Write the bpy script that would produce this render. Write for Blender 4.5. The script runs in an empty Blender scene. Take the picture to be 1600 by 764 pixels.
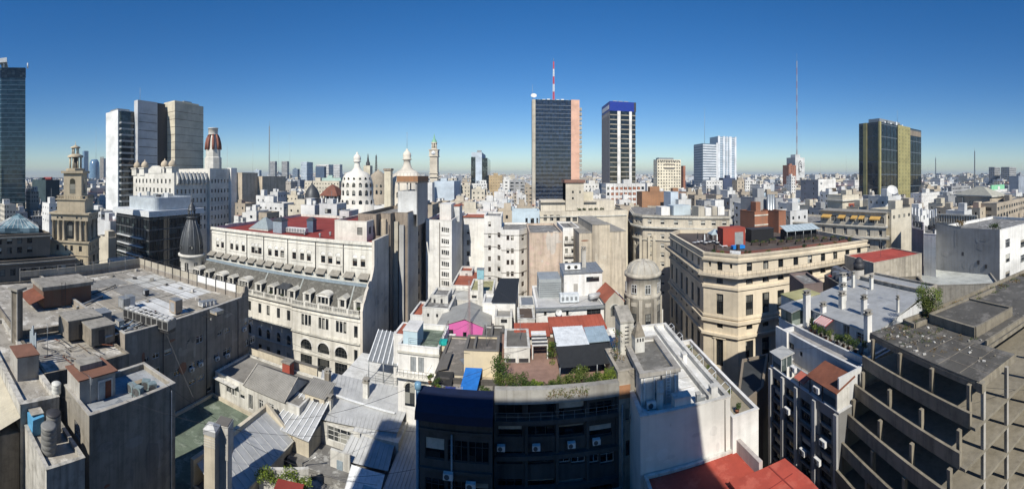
import bpy, math, random
from mathutils import Vector, Matrix
from math import sin, cos, tan, atan2, hypot, pi, radians
random.seed(7)
S = bpy.context.scene
COL = S.collection
# ---------------------------------------------------------------- camera
F, CX, HY, H = 600.0, 800.0, 277.0, 56.0        # panorama: pixels per radian, centre column, horizon row, eye height (m)
cam_d = bpy.data.cameras.new("camera"); cam_d.type = 'PANO'
cam = bpy.data.objects.new("camera", cam_d); COL.objects.link(cam)
cam.location = (0, 0, H); cam.rotation_euler = (pi/2, 0, 0)
for holder in (cam_d, getattr(cam_d, 'cycles', None)):
    if holder is None: continue
    try:
        holder.panorama_type = 'CENTRAL_CYLINDRICAL'
        holder.central_cylindrical_range_u_min = -800/F
        holder.central_cylindrical_range_u_max = 800/F
        holder.central_cylindrical_range_v_min = -(764-HY)/F
        holder.central_cylindrical_range_v_max = HY/F
        holder.central_cylindrical_radius = 1.0
    except Exception as e:
        pass
cam_d.clip_start = 0.05; cam_d.clip_end = 40000
S.camera = cam
# ---------------------------------------------------------------- light
SUN_AZ, SUN_EL = radians(187.0), radians(42.0)   # clockwise from straight ahead (+Y)
world = bpy.data.worlds.new("World"); S.world = world; world.use_nodes = True
wn = world.node_tree.nodes; wl = world.node_tree.links
bg = wn.get('Background') or wn.new('ShaderNodeBackground')
sky = wn.new('ShaderNodeTexSky'); sky.sky_type = 'NISHITA'; sky.sun_disc = False
sky.sun_elevation = SUN_EL; sky.sun_rotation = SUN_AZ
sky.altitude = 0; sky.air_density = 1.0; sky.dust_density = 0.0; sky.ozone_density = 3.5
hs = wn.new('ShaderNodeHueSaturation'); hs.inputs['Saturation'].default_value = 1.37; hs.inputs['Hue'].default_value = 0.507; hs.inputs['Value'].default_value = 1.42
wl.new(sky.outputs[0], hs.inputs['Color']); wl.new(hs.outputs[0], bg.inputs[0]); bg.inputs[1].default_value = 0.064
sun_d = bpy.data.lights.new("sun", 'SUN'); sun_d.energy = 5.0; sun_d.angle = radians(0.5); sun_d.color = (1.0, 0.94, 0.83)
sun = bpy.data.objects.new("sun", sun_d); COL.objects.link(sun)
sd = Vector((sin(SUN_AZ)*cos(SUN_EL), cos(SUN_AZ)*cos(SUN_EL), sin(SUN_EL)))
sun.rotation_euler = sd.to_track_quat('Z', 'Y').to_euler(); sun.location = sd*300
S.view_settings.view_transform = 'Standard'; S.view_settings.look = 'None'
S.view_settings.exposure = 0.25; S.view_settings.gamma = 1.0; S.view_settings.use_curve_mapping = False
S.render.engine = 'CYCLES'
S.cycles.max_bounces = 5; S.cycles.diffuse_bounces = 3; S.cycles.glossy_bounces = 3
S.cycles.transparent_max_bounces = 6; S.cycles.volume_bounces = 0
S.cycles.use_denoising = True
# ---------------------------------------------------------------- picking places
def az(px): return (px-CX)/F
def W(px, py, z):
    r = (H-z)*F/(py-HY); a = az(px); return (r*sin(a), r*cos(a))
def PR(px, r): a = az(px); return (r*sin(a), r*cos(a))
def xa(px, y): return y*tan(az(px))
def ya(px, x): return x/tan(az(px))
def zz(py, x, y): return H-(py-HY)/F*hypot(x, y)
def zr(py, r): return H-(py-HY)/F*r
# ---------------------------------------------------------------- objects
ORG = {}
def put(o, parent=None, at=(0, 0, 0)):
    COL.objects.link(o); at = Vector(at)
    if parent is not None:
        o.parent = parent; o.location = at-ORG[parent]
    else: o.location = at
    ORG[o] = at
    return o
def tag(o, label=None, cat=None, group=None, kind=None):
    if label: o['label'] = label
    if cat: o['category'] = cat
    if group: o['group'] = group
    if kind: o['kind'] = kind
    return o
def thing(name, label, cat, x, y, z=0.0, group=None):
    o = bpy.data.objects.new(name, None); o.empty_display_size = 0.3
    put(o, None, (x, y, z)); return tag(o, label, cat, group)
class MB:
    def __init__(s): s.v = []; s.f = []; s.m = []; s.mats = []; s.smooth = set()
    def mi(s, mat):
        if mat not in s.mats: s.mats.append(mat)
        return s.mats.index(mat)
    def add(s, vs, fs, mat, smooth=False):
        b = len(s.v); i = s.mi(mat); s.v.extend(tuple(p) for p in vs)
        for f in fs:
            if smooth: s.smooth.add(len(s.f))
            s.f.append(tuple(b+k for k in f)); s.m.append(i)
    def quad(s, a, b, c, d, mat): s.add((a, b, c, d), ((0, 1, 2, 3),), mat)
    def box(s, x0, x1, y0, y1, z0, z1, mat, bottom=True):
        v = [(x0,y0,z0),(x1,y0,z0),(x1,y1,z0),(x0,y1,z0),(x0,y0,z1),(x1,y0,z1),(x1,y1,z1),(x0,y1,z1)]
        f = [(0,1,5,4),(1,2,6,5),(2,3,7,6),(3,0,4,7),(4,5,6,7)]
        if bottom: f.append((3,2,1,0))
        s.add(v, f, mat)
    def obox(s, c, sx, sy, sz, ang, mat):          # c = centre of the underside
        ca, sa = cos(ang), sin(ang); v = []
        for z in (0, sz):
            for a, b in ((-1,-1),(1,-1),(1,1),(-1,1)):
                u, w = a*sx/2, b*sy/2
                v.append((c[0]+u*ca-w*sa, c[1]+u*sa+w*ca, c[2]+z))
        s.add(v, [(0,1,5,4),(1,2,6,5),(2,3,7,6),(3,0,4,7),(4,5,6,7),(3,2,1,0)], mat)
    def beam(s, a, b, w, h, mat):                  # square bar between two points
        a, b = Vector(a), Vector(b); d = (b-a)
        if d.length < 1e-6: return
        d.normalize(); up = Vector((0,0,1)) if abs(d.z) < .95 else Vector((1,0,0))
        sx = d.cross(up).normalized()*w/2; sy = sx.cross(d).normalized()*h/2
        v = [a-sx-sy, a+sx-sy, a+sx+sy, a-sx+sy, b-sx-sy, b+sx-sy, b+sx+sy, b-sx+sy]
        s.add(v, [(0,1,5,4),(1,2,6,5),(2,3,7,6),(3,0,4,7),(3,2,1,0),(4,5,6,7)], mat)
    def tube(s, pts, r, mat, n=6, cap=True):
        pts = [Vector(p) for p in pts]; rs = r if isinstance(r, (list, tuple)) else [r]*len(pts)
        vs = []; fs = []
        for i, p in enumerate(pts):
            d = (pts[min(i+1, len(pts)-1)]-pts[max(i-1, 0)]).normalized()
            up = Vector((0,0,1)) if abs(d.z) < .95 else Vector((1,0,0))
            a = d.cross(up).normalized(); b = a.cross(d)
            for k in range(n):
                t = 2*pi*k/n; vs.append(p+a*cos(t)*rs[i]+b*sin(t)*rs[i])
        for i in range(len(pts)-1):
            for k in range(n): fs.append((i*n+k, i*n+(k+1)%n, (i+1)*n+(k+1)%n, (i+1)*n+k))
        if cap: fs.append(tuple(range(n))[::-1]); fs.append(tuple((len(pts)-1)*n+k for k in range(n)))
        s.add(vs, fs, mat, smooth=n > 4)
    def lathe(s, cx, cy, prof, mat, n=16, a0=0.0, smooth=True):
        vs = []; fs = []
        for r, z in prof:
            for k in range(n):
                t = a0+2*pi*k/n; vs.append((cx+r*cos(t), cy+r*sin(t), z))
        for i in range(len(prof)-1):
            for k in range(n): fs.append((i*n+k, i*n+(k+1)%n, (i+1)*n+(k+1)%n, (i+1)*n+k))
        fs.append(tuple((len(prof)-1)*n+k for k in range(n)))
        s.add(vs, fs, mat, smooth)
    def poly(s, pts, z, mat): s.add([(p[0], p[1], z) for p in pts], [tuple(range(len(pts)))], mat)
    def ring(s, pts, z0, z1, mat, close=True):     # upright band on a polygon
        n = len(pts); v = [(p[0],p[1],z0) for p in pts]+[(p[0],p[1],z1) for p in pts]
        s.add(v, [(i, (i+1)%n, n+(i+1)%n, n+i) for i in range(n if close else n-1)], mat)
    def prism(s, pts, z0, z1, mat, top=None, bottom=True):
        s.ring(pts, z0, z1, mat); s.poly(pts, z1, top or mat)
        if bottom: s.poly(pts[::-1], z0, mat)
    def collar(s, pts, z0, z1, out, mat, inn=0.0): # closed moulding round a polygon
        o = off(pts, out); i = off(pts, -inn) if inn else pts; n = len(pts)
        s.ring(o, z0, z1, mat); s.ring(i[::-1], z0, z1, mat)
        v = [(p[0],p[1],z1) for p in o]+[(p[0],p[1],z1) for p in i]
        s.add(v, [(k, (k+1)%n, n+(k+1)%n, n+k) for k in range(n)], mat)
        v = [(p[0],p[1],z0) for p in o]+[(p[0],p[1],z0) for p in i]
        s.add(v, [(n+k, n+(k+1)%n, (k+1)%n, k) for k in range(n)], mat)
    def mesh(s, name):
        me = bpy.data.meshes.new(name); me.from_pydata(s.v, [], s.f)
        for m in s.mats: me.materials.append(m)
        if len(s.mats) > 1: me.polygons.foreach_set('material_index', s.m)
        if s.smooth:
            fl = [False]*len(s.f)
            for i in s.smooth: fl[i] = True
            me.polygons.foreach_set('use_smooth', fl)
        me.update(); return me
    def build(s, name, parent=None, at=None, kind=None):
        if not s.f: return None
        o = bpy.data.objects.new(name, s.mesh(name))
        if at is None:                              # verts are in world space
            COL.objects.link(o); ORG[o] = Vector((0,0,0))
            if parent is not None: o.parent = parent; o.location = -ORG[parent]
        else: put(o, parent, at)
        if kind: o['kind'] = kind
        return o
def off(pts, d):
    n = len(pts); out = []
    for i in range(n):
        p0, p1, p2 = Vector(pts[i-1][:2]), Vector(pts[i][:2]), Vector(pts[(i+1)%n][:2])
        a = (p1-p0).normalized(); b = (p2-p1).normalized()
        na = Vector((a.y, -a.x)); nb = Vector((b.y, -b.x)); m = na+nb
        if m.length < 1e-6: m = na
        k = d/max(.3, m.normalized().dot(na)); out.append(tuple(p1+m.normalized()*k))
    return out
def rect(x0, x1, y0, y1): return [(x0,y0),(x1,y0),(x1,y1),(x0,y1)]
def rot_rect(x, y, w, d, ang):                    # (x, y) = left front corner, front runs along ang
    c, s_ = cos(ang), sin(ang)
    return [(x, y), (x+w*c, y+w*s_), (x+w*c-d*s_, y+w*s_+d*c), (x-d*s_, y+d*c)]
# ---------------------------------------------------------------- materials
MC = {}
def nodes(name):
    m = bpy.data.materials.new(name); m.use_nodes = True
    nt = m.node_tree; b = nt.nodes['Principled BSDF']; return m, nt, b
def N(nt, t, **kw):
    n = nt.nodes.new(t)
    for k, v in kw.items(): setattr(n, k, v)
    return n
def pos(nt, scale=(1,1,1)):
    g = N(nt, 'ShaderNodeNewGeometry'); mp = N(nt, 'ShaderNodeMapping'); mp.inputs['Scale'].default_value = scale
    nt.links.new(g.outputs['Position'], mp.inputs['Vector']); return mp.outputs[0]
def noise(nt, vec, scale, detail=4, rough=.6):
    n = N(nt, 'ShaderNodeTexNoise'); n.inputs['Scale'].default_value = scale
    n.inputs['Detail'].default_value = detail; n.inputs['Roughness'].default_value = rough
    nt.links.new(vec, n.inputs['Vector']); return n.outputs['Fac']
def ramp(nt, fac, stops):
    r = N(nt, 'ShaderNodeValToRGB'); e = r.color_ramp.elements
    while len(e) < len(stops): e.new(.5)
    for i, (p, c) in enumerate(stops):
        e[i].position = p; e[i].color = (*(c if isinstance(c, tuple) else (c,c,c)), 1)
    nt.links.new(fac, r.inputs[0]); return r.outputs[0]
def mix(nt, a, b, fac, mode='MIX'):
    n = N(nt, 'ShaderNodeMix', data_type='RGBA', blend_type=mode)
    for ix, val in ((0, fac), (6, a), (7, b)):
        sock = n.inputs[ix]
        if hasattr(val, 'links'): nt.links.new(val, sock)
        elif isinstance(val, (int, float)): sock.default_value = val if ix == 0 else (val,val,val,1)
        else: sock.default_value = (*val, 1)
    return n.outputs[2]
def bump(nt, b, h, strength, dist=.05):
    n = N(nt, 'ShaderNodeBump'); n.inputs['Strength'].default_value = strength; n.inputs['Distance'].default_value = dist
    nt.links.new(h, n.inputs['Height']); nt.links.new(n.outputs[0], b.inputs['Normal'])
def wallm(col, dirt=.3, streak=.35, dcol=(.12,.105,.085), rough=.9, patch=0.0, pcol=None, name=None):
    key = ('w', col, dirt, streak, dcol, rough, patch, pcol)
    if key in MC: return MC[key]
    m, nt, b = nodes(name or 'plaster'); P = pos(nt)
    c = mix(nt, col, tuple(min(1, k*.82+.02) for k in col), noise(nt, P, .25, 5, .65))
    if patch:
        c = mix(nt, c, pcol, ramp(nt, noise(nt, P, .55, 6, .7), ((1-patch-.06, 0.), (1-patch+.04, 1.))))
    c = mix(nt, c, ramp(nt, noise(nt, pos(nt, (.1, .1, .16)), 1.0, 4, .6), ((.3, .62), (.55, 1.), (.75, 1.12))), .75, 'MULTIPLY')
    c = mix(nt, c, dcol, ramp(nt, noise(nt, pos(nt, (.55, .55, .03)), 1.0, 3, .6), ((.52, 0.), (.72, streak*.55))))
    st = noise(nt, pos(nt, (1.6, 1.6, .07)), 1.0, 5, .65)
    c = mix(nt, c, dcol, ramp(nt, st, ((.46, 0.), (.78, streak))))
    bl = noise(nt, P, .9, 6, .72)
    c = mix(nt, c, dcol, ramp(nt, bl, ((.48, 0.), (.8, dirt))))
    nt.links.new(c, b.inputs['Base Color']); b.inputs['Roughness'].default_value = rough
    b.inputs['Specular IOR Level'].default_value = .25
    bump(nt, b, noise(nt, P, 9, 4, .7), .25, .03)
    MC[key] = m; return m
def roofm(col, dark=(.05,.045,.04), amt=.6, light=None, rough=.9, scale=.35, spec=.3, name=None):
    key = ('r', col, dark, amt, light, rough, scale)
    if key in MC: return MC[key]
    m, nt, b = nodes(name or 'roofing'); P = pos(nt)
    c = mix(nt, col, tuple(k*.7 for k in col), ramp(nt, noise(nt, P, scale, 5, .6), ((.35, 0.), (.65, 1.))))
    if light: c = mix(nt, c, light, ramp(nt, noise(nt, P, scale*1.7, 6, .7), ((.52, 0.), (.62, .85))))
    c = mix(nt, c, dark, ramp(nt, noise(nt, P, scale*2.6, 7, .75), ((.5, 0.), (.72, amt))))
    c = mix(nt, c, dark, ramp(nt, noise(nt, P, 7, 4, .7), ((.55, 0.), (.85, amt*.6))))
    nt.links.new(c, b.inputs['Base Color']); b.inputs['Roughness'].default_value = rough
    b.inputs['Specular IOR Level'].default_value = spec
    bump(nt, b, noise(nt, P, 5, 5, .7), .35, .04)
    MC[key] = m; return m
def plain(col, rough=.6, metal=0., spec=.4, var=.15, name=None):
    key = ('p', col, rough, metal, spec, var)
    if key in MC: return MC[key]
    m, nt, b = nodes(name or 'paint'); P = pos(nt)
    c = mix(nt, col, tuple(k*(1-var*2) for k in col), ramp(nt, noise(nt, P, 1.7, 5, .7), ((.4, 0.), (.7, 1.))))
    nt.links.new(c, b.inputs['Base Color']); b.inputs['Roughness'].default_value = rough
    b.inputs['Metallic'].default_value = metal; b.inputs['Specular IOR Level'].default_value = spec
    MC[key] = m; return m
def glassm(dark=(.012,.016,.02), light=(.3,.3,.27), p=.4, rough=.08, spec=.6, tint=None, name=None, wave=0.0):
    key = ('g', dark, light, p, rough, spec, wave)
    if key in MC: return MC[key]
    m, nt, b = nodes(name or 'window_glass')
    oi = N(nt, 'ShaderNodeObjectInfo'); P = pos(nt)
    wn_ = N(nt, 'ShaderNodeTexWhiteNoise', noise_dimensions='3D')
    sn = N(nt, 'ShaderNodeVectorMath', operation='SNAP'); sn.inputs[1].default_value = (1.7, 1.7, 1.5)
    nt.links.new(P, sn.inputs[0]); nt.links.new(sn.outputs[0], wn_.inputs[0])
    ad = N(nt, 'ShaderNodeMath', operation='ADD'); nt.links.new(oi.outputs['Random'], ad.inputs[0]); nt.links.new(wn_.outputs[0], ad.inputs[1])
    fr = N(nt, 'ShaderNodeMath', operation='FRACT'); nt.links.new(ad.outputs[0], fr.inputs[0])
    c = mix(nt, dark, light, ramp(nt, fr.outputs[0], ((1-p, 0.), (1.0, 1.))))
    nt.links.new(c, b.inputs['Base Color']); b.inputs['Roughness'].default_value = rough
    b.inputs['Specular IOR Level'].default_value = spec
    if wave: bump(nt, b, noise(nt, P, .35, 2), wave, .2)
    MC[key] = m; return m
def math_(nt, op, a, b_=None):
    n = N(nt, 'ShaderNodeMath', operation=op)
    for i, v in enumerate((a, b_)):
        if v is None: continue
        if isinstance(v, (int, float)): n.inputs[i].default_value = v
        else: nt.links.new(v, n.inputs[i])
    return n.outputs[0]
def farm(col, wcol=(.05,.06,.07), fz=3.1, fx=2.7, wz=.5, wx=.5, rough=.85, name=None):
    # wall of a building too far off to pick out single windows
    key = ('f', col, wcol, fz, fx, wz, wx)
    if key in MC: return MC[key]
    m, nt, b = nodes(name or 'distant_wall'); g = N(nt, 'ShaderNodeNewGeometry')
    sp = N(nt, 'ShaderNodeSeparateXYZ'); nt.links.new(g.outputs['Position'], sp.inputs[0])
    sn = N(nt, 'ShaderNodeSeparateXYZ'); nt.links.new(g.outputs['Normal'], sn.inputs[0])
    u = math_(nt, 'ADD', sp.outputs[0], math_(nt, 'MULTIPLY', sp.outputs[1], 1.37))
    fu = math_(nt, 'FRACT', math_(nt, 'DIVIDE', u, fx)); fv = math_(nt, 'FRACT', math_(nt, 'DIVIDE', sp.outputs[2], fz))
    mu = math_(nt, 'LESS_THAN', fu, wx); mv = math_(nt, 'LESS_THAN', fv, wz)
    up = math_(nt, 'LESS_THAN', math_(nt, 'ABSOLUTE', sn.outputs[2]), .5)
    bigP = pos(nt, (.03, .03, .12)); blank = ramp(nt, noise(nt, bigP, 1.0, 2), ((.42, 0.), (.46, 1.)))
    msk = math_(nt, 'MULTIPLY', math_(nt, 'MULTIPLY', mu, mv), math_(nt, 'MULTIPLY', up, blank))
    P = pos(nt); c = mix(nt, col, tuple(k*.75 for k in col), noise(nt, P, .12, 5, .7))
    c = mix(nt, c, wcol, msk)
    nt.links.new(c, b.inputs['Base Color']); b.inputs['Roughness'].default_value = rough
    b.inputs['Specular IOR Level'].default_value = .25
    MC[key] = m; return m
def leafm(a, b_, name='leaves'):
    key = ('l', a, b_)
    if key in MC: return MC[key]
    m, nt, b = nodes(name); g = N(nt, 'ShaderNodeNewGeometry')
    c = mix(nt, a, b_, g.outputs['Random Per Island'])
    nt.links.new(c, b.inputs['Base Color']); b.inputs['Roughness'].default_value = .6
    b.inputs['Specular IOR Level'].default_value = .3
    tr = N(nt, 'ShaderNodeBsdfTranslucent'); nt.links.new(c, tr.inputs[0]); mx = N(nt, 'ShaderNodeMixShader'); mx.inputs[0].default_value = .3
    nt.links.new(b.outputs[0], mx.inputs[1]); nt.links.new(tr.outputs[0], mx.inputs[2])
    nt.links.new(mx.outputs[0], nt.nodes['Material Output'].inputs[0])
    MC[key] = m; return m
def seamm(col, rough=.42, metal=.35, amt=.35, period=0.0, axis=0, name=None):   # painted or zinc sheet
    key = ('s', col, rough, metal, amt, period, axis)
    if key in MC: return MC[key]
    m, nt, b = nodes(name or 'metal_sheet'); P = pos(nt)
    c = mix(nt, col, tuple(k*.72 for k in col), ramp(nt, noise(nt, P, .5, 6, .7), ((.35, 0.), (.7, 1.))))
    c = mix(nt, c, (.1,.085,.07), ramp(nt, noise(nt, pos(nt, (2,.4,2)), 1.1, 6, .7), ((.55, 0.), (.85, amt))))
    nt.links.new(c, b.inputs['Base Color']); b.inputs['Metallic'].default_value = metal
    nt.links.new(ramp(nt, noise(nt, P, 2.5, 4), ((.3, rough*.8), (.7, min(1, rough*1.35)))), b.inputs['Roughness'])
    bump(nt, b, noise(nt, P, 3, 3), .15, .04)
    MC[key] = m; return m
# common colours
WHITE = wallm((.8,.79,.755), .22, .3); WHITE2 = wallm((.66,.67,.66), .3, .35); CREAM = wallm((.66,.6,.46), .22, .3)
STONE = wallm((.5,.46,.38), .35, .4); GREY = wallm((.32,.305,.275), .35, .5); DGREY = wallm((.15,.142,.13), .4, .5)
CONC = wallm((.34,.32,.28), .55, .6, (.06,.055,.045)); BEIGE = wallm((.55,.47,.36), .4, .6, (.1,.085,.07))
BITU = roofm((.2,.195,.185), (.06,.055,.05), .6, (.42,.42,.4)); TERRA = roofm((.36,.11,.065), (.14,.06,.045), .5)
SILVER = seamm((.55,.58,.6)); IRON = plain((.05,.05,.055), .6, .3); GREYMET = plain((.33,.35,.36), .5, .5)
GL = glassm(); FRW = plain((.62,.62,.6), .5, name='white_frame'); FRD = plain((.06,.06,.06), .5, name='dark_frame')
FRB = plain((.12,.07,.045), .55, name='brown_frame')
# ---------------------------------------------------------------- walls with openings
def panel(mb, p0, p1, z0, z1, holes, mat, depth=.2, panes=None, pmat=None):
    """outer skin from p0 to p1 (left to right seen from outside), holes = (u0, u1, v0, v1) in metres along / above 0"""
    p0 = Vector(p0[:2]); p1 = Vector(p1[:2]); L = (p1-p0).length; d = (p1-p0)/L; inn = Vector((-d.y, d.x))
    def pt(u, v, k=0.): q = p0+d*u+inn*k; return (q.x, q.y, v)
    holes = [(max(0.02, a), min(L-.02, b), max(z0+.02, c), min(z1-.02, e)) for a, b, c, e in holes]
    holes = [h for h in holes if h[1] > h[0]+.05 and h[3] > h[2]+.05]
    vs = sorted({z0, z1, *[h[2] for h in holes], *[h[3] for h in holes]})
    for v0, v1 in zip(vs, vs[1:]):
        if v1-v0 < 1e-4: continue
        row = sorted((h[0], h[1]) for h in holes if h[2] < v0+1e-4 and h[3] > v1-1e-4)
        u = 0.
        for a, b in row+[(L, L)]:
            if a-u > 1e-4: mb.quad(pt(u, v0), pt(a, v0), pt(a, v1), pt(u, v1), mat)
            u = max(u, b)
    for a, b, c, e in holes:
        mb.quad(pt(a,c), pt(a,c,depth), pt(a,e,depth), pt(a,e), mat)
        mb.quad(pt(b,c,depth), pt(b,c), pt(b,e), pt(b,e,depth), mat)
        mb.quad(pt(a,c), pt(b,c), pt(b,c,depth), pt(a,c,depth), mat)
        mb.quad(pt(a,e,depth), pt(b,e,depth), pt(b,e), pt(a,e), mat)
        if panes is not None: panes.quad(pt(a-.01,c-.01,depth-.01), pt(b+.01,c-.01,depth-.01), pt(b+.01,e+.01,depth-.01), pt(a-.01,e+.01,depth-.01), pmat or GL)
WM = {}; RW_ = random.Random(1)
def win_mesh(w, h, kind, fm, gm):
    key = (round(w,2), round(h,2), kind, fm, gm)
    if key in WM: return WM[key]
    f, g = MB(), MB(); t = .07
    def bar(x0, x1, z0, z1, y0=.0, y1=.06, m=None): f.box(x0, x1, y0, y1, z0, z1, m or fm)
    bar(-w/2, -w/2+t, 0, h); bar(w/2-t, w/2, 0, h); bar(-w/2+t, w/2-t, 0, t); bar(-w/2+t, w/2-t, h-t, h)
    if kind in ('c2', 'door', 'shut'): bar(-t/2, t/2, t, h-t)
    if kind == 'c3':
        for k in (-1, 1): bar(k*w/6-t/2, k*w/6+t/2, t, h-t)
    if kind in ('c4', 'grid'):
        for k in (-1, 0, 1): bar(k*w/4-t/2, k*w/4+t/2, t, h-t)
    if kind in ('c2', 'c3', 'grid'): bar(-w/2+t, w/2-t, h*.68, h*.68+.05, .005, .055)
    if kind == 'grid': bar(-w/2+t, w/2-t, h*.34, h*.34+.05, .005, .055)
    if kind == 'sash': bar(-w/2+t, w/2-t, h*.5-.03, h*.5+.03, .005, .055)
    if kind == 'shut':
        n = max(4, int(h/.16))
        for k in range(n):
            z = t+(h-2*t)*k/n
            f.add([(-w/2+t,.01,z),(w/2-t,.01,z),(w/2-t,.045,z+(h-2*t)/n*.9),(-w/2+t,.045,z+(h-2*t)/n*.9)], [(0,1,2,3)], fm)
    if kind == 'half': bar(-w/2+t, w/2-t, h*.72, h-t, .01, .05, plain((.3,.27,.22), .7))
    if kind == 'blind':
        bar(-w/2+t, w/2-t, h*.45, h-t, .01, .05, plain((.5,.49,.44), .7))
    g.quad((-w/2,.065,0), (w/2,.065,0), (w/2,.065,h), (-w/2,.065,h), gm)
    WM[key] = (f.mesh('window'), g.mesh('pane')); return WM[key]
def window(root, p, ang, z, w, h, kind='c2', fm=None, gm=None, depth=.2, name='window'):
    fm = fm or FRW; gm = gm or GL
    if kind in ('c2', 'sash', 'c3') and h < 3 and RW_.random() < .24: kind = RW_.choice(('blind', 'half'))
    a, b = win_mesh(w, h, kind, fm, gm)
    q = Vector((p[0]-sin(ang)*(depth-.08), p[1]+cos(ang)*(depth-.08), z))
    o = bpy.data.objects.new(name, a); put(o, root, q); o.rotation_euler = (0,0,ang)
    c = bpy.data.objects.new('pane', b); COL.objects.link(c); c.parent = o
    return o
def facade(root, mb, p0, p1, z0, z1, wins, mat, depth=.2, panes=None, pmat=None, sill=None):
    """wins = (u centre, z bottom, w, h, kind[, frame, glass]) -> holes in the wall and one window object each"""
    p0v, p1v = Vector(p0[:2]), Vector(p1[:2]); L = (p1v-p0v).length; d = (p1v-p0v)/L; ang = atan2(d.y, d.x)
    panel(mb, p0, p1, z0, z1, [(w[0]-w[2]/2, w[0]+w[2]/2, w[1], w[1]+w[3]) for w in wins], mat, depth, panes, pmat)
    n = Vector((d.y, -d.x))
    for w in wins:
        if panes is None:
            q = p0v+d*w[0]; window(root, q, ang, w[1], w[2], w[3], w[4] if len(w) > 4 else 'c2', w[5] if len(w) > 5 else None, w[6] if len(w) > 6 else None, depth)
        if sill:
            q = p0v+d*w[0]+n*.05; mb.obox((q.x, q.y, w[1]-.1), w[2]+.25, .12, .1, ang, sill)
def grid(L, n, rows, w, h, kind='c2', m=None, **kw):
    """n columns x rows (list of z) -> wins list"""
    m = L/n/2 if m is None else m; out = []
    for z in rows:
        for i in range(n):
            u = m+(L-2*m)*(i/(n-1) if n > 1 else .5); out.append((u, z, w, h, kind))
    return out
def dist(a, b): return hypot(a[0]-b[0], a[1]-b[1])
def shell(root, poly, z0, z1, wm, rm, par=.9, thick=.28, wins=None, small=None, depth=.2, cop=None, sill=None, skip=(), wallname='wall', roofname='roof'):
    """walls on a CCW polygon, flat roof behind a parapet; wins / small = {edge: list} (objects / joined panes)"""
    mb, pn = MB(), MB(); n = len(poly); wins = wins or {}; small = small or {}
    for i in range(n):
        if i in skip: continue
        a, b = poly[i], poly[(i+1)%n]
        if i in small: facade(root, mb, a, b, z0, z1, small[i], wm, depth, pn, None, sill)
        else: facade(root, mb, a, b, z0, z1, wins.get(i, []), wm, depth, None, None, sill)
    inn = off(poly, -thick); mb.ring(inn[::-1], z1-par, z1, wm)
    wo = mb.build(wallname, root)
    cb = MB(); v = [(p[0],p[1],z1) for p in off(poly, .05)]+[(p[0],p[1],z1) for p in off(poly, -thick-.05)]
    o2, i2 = off(poly, .05), off(poly, -thick-.05); cm = cop or wm
    cb.ring(o2, z1-.02, z1+.08, cm); cb.ring(i2[::-1], z1-.02, z1+.08, cm)
    v = [(p[0],p[1],z1+.08) for p in o2]+[(p[0],p[1],z1+.08) for p in i2]
    cb.add(v, [(k, (k+1)%n, n+(k+1)%n, n+k) for k in range(n)], cm)
    v = [(p[0],p[1],z1-.02) for p in o2]+[(p[0],p[1],z1-.02) for p in i2]
    cb.add(v, [(n+k, n+(k+1)%n, (k+1)%n, k) for k in range(n)], cm)
    cb.build('coping', root)
    rb = MB(); rb.poly(off(poly, -thick+.02), z1-par, rm); rb.build(roofname, root)
    pn.build('window_panes', root, kind='stuff')
    return wo
def part(root, name, fn, *a, kind=None, **kw):
    mb = MB(); getattr(mb, fn)(*a, **kw); return mb.build(name, root, kind=kind)
def copy_tree(o, at, label=None, rz=0.):
    c = o.copy(); COL.objects.link(c); c.location = at; c.rotation_euler.z += rz; ORG[c] = Vector(at)
    if label: c['label'] = label
    for ch in o.children:
        k = ch.copy(); COL.objects.link(k); k.parent = c
        for g in ch.children:
            q = g.copy(); COL.objects.link(q); q.parent = k
    return c
# ---------------------------------------------------------------- kit: openings measured in the photograph, roof equipment, plants
def hit(p0, p1, px):                                # where the sight line of a column crosses the wall p0-p1 (metres along)
    a = az(px); d = (sin(a), cos(a)); ex, ey = p1[0]-p0[0], p1[1]-p0[1]
    L = hypot(ex, ey); ex /= L; ey /= L
    det = d[0]*ey-d[1]*ex
    t = (p0[0]*ey-p0[1]*ex)/det
    x, y = d[0]*t, d[1]*t
    return (x-p0[0])*ex+(y-p0[1])*ey, t
def pw(p0, p1, x0, y0, x1, y1, kind='c2', *rest):
    ua, ra = hit(p0, p1, x0); ub, rb = hit(p0, p1, x1); r = (ra+rb)/2
    zb, zt = H-(y1-HY)/F*r, H-(y0-HY)/F*r
    w = abs(ub-ua); return ((ua+ub)/2, zb, round(w*5)/5 or .2, round((zt-zb)*5)/5 or .2, kind, *rest)
ACW = plain((.7,.7,.68), .5, name='air_conditioner_shell'); ACF = plain((.1,.1,.1), .6, name='air_conditioner_grille')
_ac = {}
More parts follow.
